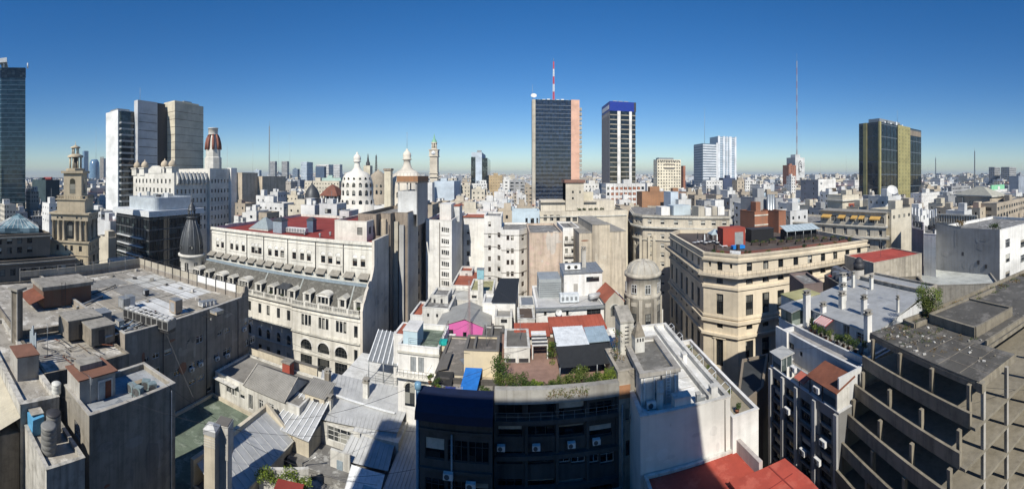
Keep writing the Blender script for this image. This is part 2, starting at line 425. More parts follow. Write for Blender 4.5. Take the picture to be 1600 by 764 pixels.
def ac(x, y, z, ang=0., label='white air conditioner box on a wall', group='air conditioners', w=.9, h=.65, d=.38, cat='air conditioner', mat=None):
    k = (w, h, d, mat)
    if k not in _ac:
        a, b = MB(), MB(); a.box(-w/2, w/2, -d/2, d/2, .06, h, mat or ACW); a.box(-w/2+.08, -w/2+.16, -d/2, d/2, 0, .06, ACF); a.box(w/2-.16, w/2-.08, -d/2, d/2, 0, .06, ACF)
        n = 14; c = (-w*.12, h*.53); r = h*.38
        b.add([(c[0]+r*cos(2*pi*i/n), -d/2-.02, c[1]+r*sin(2*pi*i/n)) for i in range(n)]+[(c[0]+r*cos(2*pi*i/n), -d/2+.01, c[1]+r*sin(2*pi*i/n)) for i in range(n)],
              [tuple(range(n))]+[(i, (i+1)%n, n+(i+1)%n, n+i) for i in range(n)], ACF)
        _ac[k] = (a.mesh('casing'), b.mesh('fan_grille'))
    t = thing('air_conditioner', label, cat, x, y, z, group); t.rotation_euler.z = ang
    for nm, me in zip(('casing', 'fan_grille'), _ac[k]):
        o = bpy.data.objects.new(nm, me); COL.objects.link(o); o.parent = t
    return t
def chimney(x, y, z0, z1, w, d, label, mat=None, capm=None, group=None, ang=0.):
    t = thing('chimney', label, 'chimney', x, y, z0, group); m = mat or WHITE2
    part(t, 'stack', 'obox', (x, y, z0), w, d, z1-z0, ang, m)
    c = MB(); c.obox((x, y, z1), w+.16, d+.16, .14, ang, capm or CONC); 
    for k in (-1, 1): c.obox((x+k*w*.3*cos(ang), y+k*w*.3*sin(ang), z1+.14), w*.2, d*.8, .3, ang, capm or CONC)
    c.obox((x, y, z1+.44), w+.1, d+.1, .1, ang, capm or CONC); c.build('cap', t)
    return t
def tank(x, y, z, r, h, label, mat, lid=None, group=None, ribs=5):
    t = thing('water_tank', label, 'water tank', x, y, z, group); p = [(r*.97, z)]
    for i in range(ribs):
        a = z+h*i/ribs; s_ = h/ribs; p += [(r, a+s_*.15), (r, a+s_*.75), (r*.955, a+s_*.85), (r*.955, a+s_*.98)]
    p += [(r, z+h)]; part(t, 'barrel', 'lathe', x, y, p, mat, 20)
    part(t, 'lid', 'lathe', x, y, [(r*1.03, z+h+.005), (r*1.03, z+h+.08), (r*.8, z+h+.16), (r*.3, z+h+.24), (.05, z+h+.25)], lid or mat, 20)
    return t
def mast(x, y, z0, z1, label, r=.05, mat=None, lattice=0., group=None, cat='antenna', bands=None, guys=0):
    t = thing('antenna_mast', label, cat, x, y, z0, group); m = mat or GREYMET
    if lattice:
        mb = MB(); w = lattice; n = max(3, int((z1-z0)/(w*1.6)))
        c = [(w*cos(a), w*sin(a)) for a in (pi/2, pi/2+2.094, pi/2+4.189)]
        for i in range(n):
            za, zb = z0+(z1-z0)*i/n, z0+(z1-z0)*(i+1)/n; k0, k1 = 1-.55*i/n, 1-.55*(i+1)/n
            mm = bands[i*len(bands)//n] if bands else m
            for j in range(3):
                a, b = c[j], c[(j+1)%3]
                mb.beam((x+a[0]*k0, y+a[1]*k0, za), (x+a[0]*k1, y+a[1]*k1, zb), r*2, r*2, mm)
                mb.beam((x+a[0]*k0, y+a[1]*k0, za), (x+b[0]*k1, y+b[1]*k1, zb), r*1.3, r*1.3, mm)
        mb.build('lattice', t)
        part(t, 'tip', 'tube', [(x, y, z1), (x, y, z1+(z1-z0)*.08)], r*.8, m, 5)
    else:
        part(t, 'pole', 'tube', [(x, y, z0), (x, y, (z0+z1)/2), (x, y, z1)], [r, r*.8, r*.4], m, 6)
        if z1-z0 < 12:
            for i, k in enumerate((.97, .9, .83, .76)): part(t, 'crossbar', 'beam', (x-.5+.08*i, y, z0+(z1-z0)*k), (x+.5-.08*i, y, z0+(z1-z0)*k), .03, .03, m)
    if guys:
        for a in range(3): part(t, 'guy_wire', 'beam', (x, y, z0+(z1-z0)*.8), (x+guys*cos(a*2.1), y+guys*sin(a*2.1), z0), .05, .05, m)
    return t
def dish(x, y, z, r, ang, label, group=None):
    t = thing('satellite_dish', label, 'satellite dish', x, y, z, group); mb = MB(); n = 18; vs = []; fs = []
    nx, ny = sin(ang), cos(ang)                       # faces (nx, ny)
    ax = Vector((nx*.8, ny*.8, .6)); u = Vector((ny, -nx, 0)); v = ax.cross(u)
    c = Vector((x, y, z+r*1.25))
    for k, q in enumerate((.0, .5, .85, 1.)):
        for i in range(n): vs.append(c+(u*cos(2*pi*i/n)+v*sin(2*pi*i/n))*r*q+ax*(q*q*r*.28))
    for k in range(3):
        for i in range(n): fs.append((k*n+i, k*n+(i+1)%n, (k+1)*n+(i+1)%n, (k+1)*n+i))
    mb.add(vs, fs, plain((.6,.6,.58), .5), True); mb.build('reflector', t)
    part(t, 'post', 'tube', [(x, y, z), (x, y, z+r*1.2)], .05, GREYMET); part(t, 'feed_arm', 'beam', c-v*r, c+ax*r*1.0, .03, .03, GREYMET)
    return t
def railing(mb, pts, h, mat, step=1.2, n=3, t=.04):
    for a, b in zip(pts, pts[1:]):
        a, b = Vector(a), Vector(b); L = (b-a).length; k = max(1, int(L/step))
        for i in range(k+1):
            q = a+(b-a)*i/k; mb.beam(q, q+Vector((0,0,h)), t, t, mat)
        for j in range(n):
            z = Vector((0,0,h*(j+1)/n)); mb.beam(a+z, b+z, t*.8, t*.8, mat)
L1 = leafm((.025,.06,.012), (.09,.14,.03)); L2 = leafm((.05,.09,.015), (.17,.2,.05)); L3 = leafm((.09,.15,.02), (.24,.3,.05)); L4 = leafm((.02,.045,.012), (.06,.09,.025))
DRYL = leafm((.16,.1,.04), (.28,.2,.09))
WOOD = plain((.12,.085,.055), .85, name='bark'); PTERRA = plain((.3,.12,.07), .8, name='terracotta_pot')
def leaves(mb, c, rad, n, size, mat, rnd, shell_=.25):
    for i in range(n):
        while True:
            p = Vector((rnd.uniform(-1,1), rnd.uniform(-1,1), rnd.uniform(-1,1)))
            if shell_ < p.length < 1: break
        q = Vector((c[0]+p.x*rad[0], c[1]+p.y*rad[1], c[2]+p.z*rad[2]))
        s_ = size*rnd.uniform(.6, 1.35); a = Vector((rnd.gauss(0,1), rnd.gauss(0,1), rnd.gauss(0,.7))).normalized()
        b = a.cross(Vector((rnd.gauss(0,1), rnd.gauss(0,1), rnd.gauss(0,1)))).normalized()
        mb.add([q-a*s_, q+b*s_*.5, q+a*s_, q-b*s_*.5], [(0,1,2,3)], mat)
def bush(x, y, z, w, h, label, mat=None, n=260, size=.09, name='potted_plant', cat='plant', group=None, pot=True, seed=0, d=None):
    rnd = random.Random(seed+int(x*31+y*17)); t = thing(name, label, cat, x, y, z, group); d = d or w; pz = .32 if pot else 0.
    if pot: part(t, 'pot', 'lathe', x, y, [(.16, z), (.22, z+.3), (.24, z+.3), (.24, z+.34)], PTERRA, 12)
    st = MB(); fo = MB()
    k = max(3, int(4*w/.8))
    for i in range(k):
        cx, cy = x+rnd.uniform(-.38,.38)*w, y+rnd.uniform(-.38,.38)*d; cz = z+pz+h*rnd.uniform(.4,.78)
        st.tube([(x+(cx-x)*.25, y+(cy-y)*.25, z+pz*.9), ((x+cx)/2, (y+cy)/2, (z+cz)/2+.1), (cx, cy, cz)], [.03,.02,.008], WOOD, 5)
        leaves(fo, (cx, cy, cz), (w*.26, d*.26, h*.3), n//k, size, mat or L1, rnd, .1)
    st.build('stem', t); fo.build('foliage', t)
    return t
# ================================================================ long white palace block with mansard, left of centre
SLATE = roofm((.12,.115,.1), (.035,.034,.03), .65, (.18,.178,.155), scale=.9, name='slate')
PALE = wallm((.72,.7,.63), .3, .42, (.16,.14,.11)); PALE2 = wallm((.6,.585,.52), .45, .5, (.14,.12,.095))
REDROOF = roofm((.27,.045,.035), (.14,.035,.03), .4, scale=.2, name='red_membrane')
LEAD = plain((.075,.08,.085), .5, .4, name='lead'); BLUEG = plain((.3,.37,.42), .5, .2, name='grey_blue_paint')
def arch_pts(cx, z, w, rise, n=10): return [(cx-w/2*cos(pi*i/n), z+rise*sin(pi*i/n)) for i in range(n+1)]
def arch_band(mb, cx, y, z, w, rise, t, dep, mat, n=10):   # moulding over an arch, on a wall facing -Y at y
    a, b = arch_pts(cx, z, w, rise, n), arch_pts(cx, z, w+2*t, rise+t, n)
    for i in range(n):
        p, q, r_, s_ = a[i], a[i+1], b[i+1], b[i]
        vs = [(k[0], y-dep, k[1]) for k in (p, q, r_, s_)]+[(k[0], y, k[1]) for k in (p, q, r_, s_)]
        mb.add(vs, [(3,2,1,0),(0,1,5,4),(2,3,7,6),(1,2,6,5),(3,0,4,7)], mat)
def arch_fill(mb, cx, y, z, w, rise, mat, n=10):
    a = arch_pts(cx, z, w, rise, n); mb.add([(k[0], y, k[1]) for k in a], [tuple(range(n, -1, -1))], mat)
def arch_hole(mb, cx, y, z, w, rise, depth, mat, n=10):    # corners left over between arch and its bounding box + soffit
    a = arch_pts(cx, z, w, rise, n)
    for i in range(n):
        p, q = a[i], a[i+1]
        mb.add([(p[0],y,p[1]),(q[0],y,q[1]),(q[0],y,z+rise),(p[0],y,z+rise)], [(0,1,2,3)], mat)
        mb.add([(p[0],y,p[1]),(p[0],y+depth,p[1]),(q[0],y+depth,q[1]),(q[0],y,q[1])], [(0,1,2,3)], mat)
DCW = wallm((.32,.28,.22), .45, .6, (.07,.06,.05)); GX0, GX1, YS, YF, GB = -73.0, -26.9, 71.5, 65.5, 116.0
g = thing('palace_block', 'long white ornate block with slate mansard, dormers and flat red roof, left of centre', 'building', -50, 80)
# upper storey, set back
mb = MB(); wl_ = []; ab = MB(); p0, p1 = (GX0+2, YS), (GX1-.2, YS)
bays = [(245,268), (312,337,367), (413,430,446), (494,525,553), (610,648,680), (748,782,820), (900,938)]
for bay in bays:
    for k, zx in enumerate(bay):
        cx = xa(260+zx/3.055, YS); wl_.append((cx-p0[0], 37.95, 1.0, 1.5, 'sash', FRB))
        ab_w = 1.15; q = MB(); arch_band(q, cx, YS, 39.75, ab_w, .62, .13, .1, PALE); arch_fill(q, cx, YS-.03, 39.75, ab_w, .62, WHITE); q.build('blind_arch', g)
    c0, c1 = xa(260+bay[0]/3.055, YS)-.9, xa(260+bay[-1]/3.055, YS)+.9
    ab.box(c0, c1, YS-.12, YS, 37.6, 37.8, PALE)
facade(g, mb, p0, p1, 31, 43, wl_, PALE)
ab.box(GX0+1.8, GX1, YS-.35, YS-.003, 42.35, 42.6, PALE2); ab.box(GX0+1.8, GX1, YS-.2, YS-.004, 42.6, 43.05, PALE)
ab.box(GX0+1.8, GX1, YS-.14, YS-.002, 41.5, 41.62, PALE)
mb.quad((GX0+2, GB, 0), (GX0+2, YS, 0), (GX0+2, YS, 43), (GX0+2, GB, 43), PALE)
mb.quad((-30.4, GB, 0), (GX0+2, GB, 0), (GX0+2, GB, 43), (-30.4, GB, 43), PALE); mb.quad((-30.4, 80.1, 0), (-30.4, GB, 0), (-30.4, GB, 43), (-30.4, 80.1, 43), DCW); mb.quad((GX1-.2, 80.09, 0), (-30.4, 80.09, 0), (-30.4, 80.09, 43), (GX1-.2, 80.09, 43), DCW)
mb.box(GX0+2, GX1-.3, YS+.002, YS+.35, 42.2, 43.0, PALE); mb.build('upper_wall', g); ab.build('upper_cornice', g)
for zx in (285, 385, 465, 580, 713, 845):
    x = xa(260+zx/3.055, YS); part(g, 'downpipe', 'tube', [(x, YS-.1, 36.4), (x, YS-.1, 42.3)], .09, IRON)
part(g, 'roof', 'poly', [(GX0+2.1, YS+.3), (GX1-.3, YS+.3), (GX1-.3, 80), (-30.4, 80), (-30.4, GB-.1), (GX0+2.1, GB-.1)], 42.2, REDROOF)
# row of little lean-to roofs over the attic windows
zx = [215,250,285,322,362,403,445,487,532,578,628,680,735,803,870,942]
xs = [xa(260+k/3.055, 70.6) for k in zx]
HOOD = roofm((.3,.28,.24), (.1,.09,.075), .5, scale=1.2)
mb = MB(); facade(g, mb, (GX0+2, 70.55), (GX1-.3, 70.55), 34.9, 36.0, [(x-GX0-2, 35.15, 1.6, .75, 'c4', FRD) for x in xs], PALE2, .15); mb.build('attic_wall', g)
for x in xs:
    h = MB(); h.add([(x-1.1,69.9,35.95),(x+1.1,69.9,35.95),(x+1.0,YS-.02,36.75),(x-1.0,YS-.02,36.75),(x-1.1,69.9,35.85),(x+1.1,69.9,35.85),(x+1.0,YS-.02,36.3),(x-1.0,YS-.02,36.3)],
        [(0,1,2,3),(4,5,1,0),(5,6,2,1),(7,4,0,3),(7,6,5,4)], HOOD); h.build('lean_to_roof', g)
part(g, 'ledge', 'box', GX0+2, GX1-.2, 69.4, 70.54, 34.6, 34.9, BLUEG)
# mansard
mz0, mz1, my0, my1 = 31.0, 34.6, 66.1, 69.5
mb = MB(); mb.add([(GX0+2.2,my0,mz0),(GX1-.2,my0,mz0),(GX1-.2,my1,mz1),(GX0+2.2,my1,mz1)], [(0,1,2,3)], SLATE)
mb.quad((GX0+2.2,my0,mz0),(GX0+2.2,my1,mz1),(GX0+2.2,YS,mz1),(GX0+2.2,YS,mz0), PALE); mb.build('mansard', g)
def my(z): return my0+(z-mz0)/(mz1-mz0)*(my1-my0)
for px in (412, 468, 549): x = xa(px, 67.5); part(g, 'hip_flashing', 'beam', (x, my0-.04, mz0), (x-.2, my1-.04, mz1), .28, .1, plain((.3,.32,.3), .6))
def dormer(px, big):
    x = xa(px, 66); w = 1.0 if not big else 2.1; h = 1.85 if not big else 1.8; y = 65.95; z = 31.05
    d = MB(); p0, p1 = (x-w/2-.25, y), (x+w/2+.25, y); L = w+.5
    if not big: ws = [(L/2, z+.3, .85, 1.4, 'c2', FRD)]
    else: ws = [(L/2+k*.72, z+.3, .56 if k else .75, 1.35, 'c1', FRD) for k in (-1.1, 0, 1.1)]
    o = MB(); facade(g, o, p0, p1, z, z+h, ws, PALE, .2)
    yb = my(z+h)+.1
    for sx in (-1, 1):
        xx = x+sx*L/2; vs = [(xx,y,z),(xx,yb,z+h),(xx,y,z+h)]; o.add(vs, [(0,1,2) if sx > 0 else (2,1,0)], SLATE)
    if big == 1:                                    # round pediment
        n = 10; a = arch_pts(x, z+h, L+.1, .6, n)
        o.add([(k[0], y-.15, k[1]) for k in a]+[(k[0], my(k[1])+.3, k[1]) for k in a], [tuple(range(n,-1,-1))]+[(i, i+1, n+2+i, n+1+i) for i in range(n)], PALE)
        arch_band(o, x, y-.15, z+h, L-.4, .42, .18, .12, PALE2, 10); o.box(x-L/2-.2, x+L/2+.2, y-.25, y+.2, z+h-.12, z+h+.06, WHITE)
    elif big == 2:                                  # low hipped roof
        o.add([(x-L/2-.2,y-.2,z+h),(x+L/2+.2,y-.2,z+h),(x+L/2-.3,y+1.6,z+h+.8),(x-L/2+.3,y+1.6,z+h+.8),(x-L/2-.2,y+2.4,z+h),(x+L/2+.2,y+2.4,z+h)], [(0,1,2,3),(1,5,2),(4,0,3),(4,5,1,0)], LEAD)
    else:
        o.add([(x-L/2-.15,y-.15,z+h),(x+L/2+.15,y-.15,z+h),(x,y-.15,z+h+.55),(x-L/2-.15,yb+.4,z+h),(x+L/2+.15,yb+.4,z+h),(x,yb+.5,z+h+.55)], [(0,1,2),(1,4,5,2),(3,0,2,5)], PALE2)
        o.box(x-L/2-.2, x+L/2+.2, y-.22, y+.15, z+h-.14, z+h, PALE)
    for sx in (-1, 1): o.box(x+sx*L/2-.14, x+sx*L/2+.14, y-.14, y-.003, z, z+h-.14, PALE)
    o.build('dormer', g)
for px, b in ((293,0),(307,1),(324,0),(343,1),(361,0),(381,1),(404,0),(424,0),(442,2),(456,0),(480,0),(505,1),(535,0),(560,0)): dormer(px, b)
for px, l in ((442, 'middle'), (424, 'leftmost'), (560, 'rightmost')): bush(xa(px, 65.7), 65.62, 30.95, 1.1, 1.0, l+' dark green plant before a dormer of the white palace block', L4, 160, .09, group='plants on the mansard balcony', pot=False)
# main front
JX = xa(457, YF)                                   # the right pavilion stands slightly forward
pav = YF-.35
BIGG = glassm((.01,.013,.015), (.1,.1,.09), .5, .06)
def front(p0, p1, wins, arches):
    m_ = MB(); y = p0[1]
    hs = [(w[0]-w[2]/2, w[0]+w[2]/2, w[1], w[1]+w[3]) for w in wins]
    facade(g, m_, p0, p1, 0, 30.6, wins+[(c-p0[0], z, w, h+rise, 'none') for c, z, w, h, rise in arches], PALE, .3, None)
    for c, z, w, h, rise in arches: arch_hole(m_, c, y, z+h, w, rise, .3, PALE); 
    m_.build('front_wall', g)
    for c, z, w, h, rise in arches: mo = MB(); arch_band(mo, c, y, z+h, w, rise, .28, .1, WHITE); mo.build('arch_moulding', g)
_w = window
def window(root, p, ang, z, w, h, kind='c2', *a, **k):
    if kind == 'none': return _w(root, p, ang, z, w, h, 'grid', FRD, BIGG, .3)
    return _w(root, p, ang, z, w, h, kind, *a, **k)
p0, p1 = (JX, pav), (GX1-.25, pav); ws = []; ar = []
for a, b in ((471,486),(497,514),(524,542)):
    c = (xa(a, pav)+xa(b, pav))/2
    for k in (-.78, 0, .78): ws.append((c+k-JX, 26.7, .62, 2.2, 'c1', FRD))
    ar.append((c, 22.0, 2.5, .85, 1.25)); ws.append((c-JX, 18.3, 2.6, 2.7, 'grid', FRD, BIGG))
    ws.append((c-JX, 13, 2.6, 3.2, 'grid', FRD, BIGG)); ws.append((c-JX, 7.5, 2.6, 3.5, 'grid', FRD, BIGG))
c = xa(556, pav); ws += [(c-JX, 26.3, .75, 2.2, 'c1', FRD), (c-JX, 21.9, .7, 2.2, 'c1', FRD), (c-JX, 18.0, .7, 2.2, 'c1', FRD)]
front(p0, p1, ws, ar)
p0, p1 = (GX0+2, YF), (JX-.02, YF); ws = []; ar = []
for px in (300,318,336,354,372,390,406,419,435,451):
    c = xa(px, YF)-p0[0]; ws.append((c, 26.7, .8, 2.1, 'c2', FRD)); ar.append((c+p0[0], 21.7, .95, 1.55, .48)); ws.append((c, 17.6, .95, 2.5, 'c2', FRD)); ws.append((c, 12.5, .95, 2.8, 'c2', FRD))
front(p0, p1, ws, ar)
m_ = MB()
for x0, x1, y in ((GX0+2, JX, YF), (JX, GX1-.25, pav)):
    m_.box(x0, x1, y-.55, y-.002, 30.25, 30.6, PALE2); m_.box(x0, x1, y-.4, y-.003, 25.15, 25.45, PALE2); m_.box(x0, x1, y-.22, y-.003, 21.35, 21.55, PALE)
    m_.box(x0, x1, y-.18, y-.003, 29.3, 29.45, PALE); m_.box(x0, x1, y-.3, y-.003, 17.0, 17.25, PALE)
m_.build('cornice', g)
b_ = MB()
for x0, x1, y in ((GX0+2.2, JX-.2, YF-.35), (JX+.1, GX1-.4, pav-.35)):
    b_.box(x0, x1, y-.12, y+.12, 31.35, 31.5, PALE2); b_.box(x0, x1, y-.12, y+.12, 30.6, 30.72, PALE2); k = int((x1-x0)/.34)
    for i in range(k): q = x0+(x1-x0)*(i+.5)/k; b_.box(q-.07, q+.07, y-.07, y+.07, 30.72, 31.35, PALE2)
    for i in range(0, k, 9): q = x0+(x1-x0)*(i+.5)/k; b_.box(q-.2, q+.2, y-.15, y+.15, 30.6, 31.58, PALE)
b_.build('balustrade', g)
part(g, 'balcony_floor', 'box', GX0+2, GX1-.25, YF-.3, my0+.1, 30.55, 30.6, PALE2)
# party wall with its stepped outline
prof = [(65.0,0),(65.0,31.4),(65.6,32.6),(66.4,33.2),(67.3,34.4),(68.8,35.5),(69.8,36.2),(70.8,37.7),(71.1,38.6),(71.1,43.45),(80.1,43.45),(80.1,0)]
PW = wallm((.66,.61,.53), .3, .35)
mb = MB(); n = len(prof); mb.add([(GX1-.25,y,z) for y, z in prof]+[(GX1+.25,y,z) for y, z in prof], [tuple(range(n, 2*n)), tuple(range(n-1,-1,-1))]+[(i, n+i, n+(i+1)%n, (i+1)%n) for i in range(n)], PW)
mb.build('party_wall', g)
# roof house with red terrace, skylight pavilions on the red roof
x0, x1 = xa(523, 76), xa(573, 76)
t = thing('rooftop_room', 'white roof house with red terrace on top, at the right end of the red roof', 'roof house', (x0+x1)/2, 76, 42.2)
shell(t, rect(x0, x1, 76, 90), 42.21, 46.5, PALE, REDROOF, .5, wins={0: [(x1-x0-1.6, 43.6, 1.2, 1.6, 'sash', FRD)], 1: [(2+2.4*i, 43.7, 1.2, 1.5, 'c2', FRD) for i in range(5)]})
m2 = MB(); railing(m2, [(x0+.3,76.2,46.5),(x1-.3,76.2,46.5),(x1-.3,89.8,46.5)], .9, IRON, 1.5, 2); m2.build('railing', t)
for px, y, w, h, lab in ((438, 79, 2.6, 3.0, 'light blue roof lantern on the red roof, the wider one at left'), (487, 84, 1.8, 3.0, 'small dark blue roof lantern on the red roof nearer the roof house')):
    x = xa(px, y); t = thing('roof_lantern', lab, 'skylight', x, y, 42.2); part(t, 'body', 'obox', (x, y, 42.21), w, w, h, 0, BLUEG if w > 2 else plain((.1,.14,.2), .4))
    part(t, 'cap', 'lathe', x, y, [(w*.82, 42.2+h), (w*.82, 42.35+h), (w*.3, 42.9+h), (.05, 43.0+h)], LEAD, 4, pi/4, False)
x = xa(415, 82); t = thing('pyramid_skylight', 'grey pyramid skylight on the red roof behind the parapet', 'skylight', x, 82, 42.2); part(t, 'glazing', 'lathe', x, 82, [(4.2, 42.21), (4.2, 42.7), (.2, 45.4)], plain((.33,.38,.38), .35, .2), 4, pi/4, False)
part(t, 'kerb', 'lathe', x, 82, [(4.5, 42.21), (4.5, 42.5)], PALE2, 4, pi/4, False)
x = xa(462, 80); t = thing('rooftop_chiller', 'long white row of cooling units between the two roof lanterns', 'cooling unit', x, 80, 42.2)
mb = MB(); mb.box(x-3.2, x+3.2, 79.3, 80.7, 42.5, 43.6, ACW); mb.box(x-3.2, x+3.2, 79.4, 80.6, 42.21, 42.5, IRON); mb.build('casing', t)
for i in range(8): part(t, 'fin_panel', 'box', x-3.1+i*.78, x-2.5+i*.78, 79.24, 79.3, 42.65, 43.5, GREYMET)
for i, (px, y) in enumerate(((500,77),(516,80),(476,78),(545,95))):
    x = xa(px, y); t = thing('roof_vent', ('small round vent pipe on the red roof left of the roof house', 'mushroom vent on red roof close beside the roof house', 'squat white vent in the middle of the red roof', 'vent pipe on red roof behind the roof house')[i], 'vent', x, y, 42.2)
    part(t, 'pipe', 'tube', [(x, y, 42.2), (x, y, 42.9)], .2, GREYMET, 8); part(t, 'cowl', 'lathe', x, y, [(.32, 42.9), (.36, 43.05), (.05, 43.3)], GREYMET, 10)
# lead dome on the corner tower
dx, dy = -75.2, 68.2
t = thing('corner_dome_tower', 'round white corner tower with dark lead dome and lantern beside the slate mansard', 'tower', dx, dy)
mb = MB(); mb.lathe(dx, dy, [(3.1,0),(3.1,29.5),(3.5,29.6),(3.5,30.1),(3.15,30.2),(3.15,35.2),(3.6,35.4),(3.6,35.9),(3.3,36.0)], PALE, 32); mb.build('drum', t)
for k in range(8):
    a = -pi/2+2*pi*(k-1.5)/8
    q = (dx+3.1*cos(a), dy+3.1*sin(a)); window(t, q, a+pi/2, 31.0, .95, 3.0, 'c2', FRD, None, -.02)
part(t, 'dome', 'lathe', dx, dy, [(3.1,36.0),(3.1,36.5),(3.05,38.0),(2.85,39.6),(2.4,41.4),(1.9,42.9),(1.45,44.0),(1.15,44.8),(1.0,45.2),(1.5,45.3),(1.5,45.55),(1.0,45.7)], LEAD, 32)
r_ = MB()
for k in range(12):
    a = 2*pi*k/12; r_.tube([(dx+q*cos(a), dy+q*sin(a), z) for q, z in ((3.12,36.3),(3.08,38.0),(2.88,39.6),(2.44,41.4),(1.94,42.9),(1.49,44.0),(1.2,44.8))], .1, plain((.2,.21,.22), .5, .4), 5)
r_.build('rib', t)
for k in range(6):
    a = -pi/2+2*pi*(k-1.5)/6+.26; o = MB(); c = Vector((dx+2.95*cos(a), dy+2.95*sin(a), 37.9)); u = Vector((-sin(a), cos(a), 0)); nn = Vector((cos(a), sin(a), .1))
    o.tube([c+(u*cos(q*pi/8)+Vector((0,0,1))*sin(q*pi/8))*.5+nn*.12 for q in range(17)], .13, LEAD, 6)
    o.add([c+(u*cos(q*pi/8)+Vector((0,0,1))*sin(q*pi/8))*.48+nn*.1 for q in range(16)], [tuple(range(16))], GL); o.build('round_window', t)
mb = MB()
for k in range(8): a = 2*pi*k/8; mb.tube([(dx+.85*cos(a), dy+.85*sin(a), 45.4), (dx+.85*cos(a), dy+.85*sin(a), 47.2)], .13, LEAD, 6)
mb.lathe(dx, dy, [(1.15,47.2),(1.2,47.4),(.95,47.6),(.95,48.1),(.7,48.7),(.3,49.1),(.15,49.6),(.22,49.9),(.1,50.2),(.06,52.6)], LEAD, 16); mb.build('lantern', t)
# ================================================================ left side: flat-roofed building, shafts, tanks
DCONC = wallm((.28,.245,.195), .75, .8, (.045,.04,.032)); RUST = roofm((.2,.075,.045), (.07,.035,.03), .6, scale=.8, name='rusty_sheet')
BR = wallm((.3,.265,.225), .5, .6, (.08,.07,.055)); RF = roofm((.36,.335,.29), (.07,.06,.05), .8, (.6,.58,.53), scale=.22, name='old_roof_membrane')
LGREY = wallm((.44,.42,.38), .5, .6); WST_ = wallm((.6,.58,.54), .4, .5)
X1 = -43.6; Y0, Y1, X0 = 27.5, 53.2, -77.5
b1 = thing('flat_roofed_building', 'dark grey building with a wide cluttered flat roof, left foreground', 'building', -60, 40)
px_w = [(293,530,303,542),(307,525,317,536),(238,551,249,560),(257,544.5,268,554),(334,551.6,342,560),(349,543.5,360,555),(295,566,306,578),(307.5,561.5,317.5,572),(340,573,350,581),(353,567,363,575.5),(295,592.5,306,601),(309,586,319,594),(272,578,281.5,587.6),(340,516,346,524),(350,512,359,520),(375,498.6,387,510.7),(389,497,394,505),(382,530,389,541),(391,526,399,536),(240,575,250,583),(252,592,262,601),(322,604,331,612),(225,557,233,566)]
e0, e1 = (X1, Y0), (X1, Y1)
shell(b1, rect(X0, X1, Y0, Y1), 0, 34.9, BR, RF, .9, .35, wins={1: [pw(e0, e1, *q, 'c2', FRW, glassm((.008,.01,.012), (.1,.1,.09), .3)) for q in px_w]}, depth=.15, cop=LGREY)
s_ = MB(); pr = [(51.2,34.9),(51.6,35.6),(52.0,35.6),(52.2,36.6),(52.9,36.6),(53.2,35.9),(53.2,34.9)]
s_.add([(X1-.35,y,z) for y, z in pr]+[(X1+.03,y,z) for y, z in pr], [tuple(range(7,14)), tuple(range(6,-1,-1))]+[(i,7+i,7+(i+1)%7,(i+1)%7) for i in range(7)], BR); s_.build('stepped_gable', b1)
# taller screen wall along the back, in panels between posts
PANEL = wallm((.46,.42,.34), .3, .4); WPAN = wallm((.78,.78,.76), .08, .1)
n = 13
for i in range(n):
    xa0, xa1 = X0+(X1-X0)*i/n, X0+(X1-X0)*(i+1)/n
    part(b1, 'screen_panel', 'box', xa0+.09, xa1-.09, Y1-.3, Y1-.12, 34.99, 36.3, WPAN if 8 <= i <= 11 else PANEL)
    part(b1, 'screen_post', 'box', xa0-.07, xa0+.07, Y1-.42, Y1-.3, 34.0, 36.9, IRON)
m = MB(); m.beam((X0, Y1-.36, 36.85), (X1, Y1-.36, 36.85), .06, .06, IRON); m.beam((X0, Y1-.36, 36.4), (X1, Y1-.36, 36.4), .05, .05, IRON); m.build('screen_rail', b1)
for i in range(7):
    y0 = 23.+i*4.3
    part(b1, 'side_screen_panel', 'box', X0+.1, X0+.28, y0+.08, y0+4.2, 34.99, 36.2, PANEL); part(b1, 'screen_post', 'box', X0+.28, X0+.4, y0-.06, y0+.06, 34., 36.9, LGREY)
m = MB(); m.beam((X0+.34, 23, 36.85), (X0+.34, Y1, 36.85), .06, .06, LGREY); m.build('side_screen_rail', b1)
# front-left extension of the same roof
shell(b1, [(X0, 15), (-52.5, 15), (-52.5, Y0-.05), (X0, Y0-.05)], 0, 34.0, DCONC, RF, .3, .2, wallname='side_wing_wall', roofname='side_wing_roof')
# membrane sheets lying on the roof
SH = [roofm((.5,.5,.47), (.2,.19,.17), .5, scale=.5), roofm((.26,.255,.24), (.09,.08,.07), .6, scale=.5), roofm((.62,.63,.62), (.3,.3,.28), .35, scale=.4), roofm((.33,.3,.25), (.1,.09,.07), .6, scale=.5)]
for i, (x0, x1, y0, y1, k) in enumerate(((-70,-62,44,52,0),(-61.5,-52,46,52.3,2),(-66,-57,38,44,1),(-56,-47,37,42,2),(-51.5,-45,43,52,3),(-60,-55,32,37,3),(-72,-67,33,43,1),(-53,-46,30,34,1))):
    part(b1, 'roof_sheet', 'box', x0, x1, y0, y1, 33.99, 34.03+.004*i, SH[k])
def rz_(px, py): return W(px, py, 34.0)
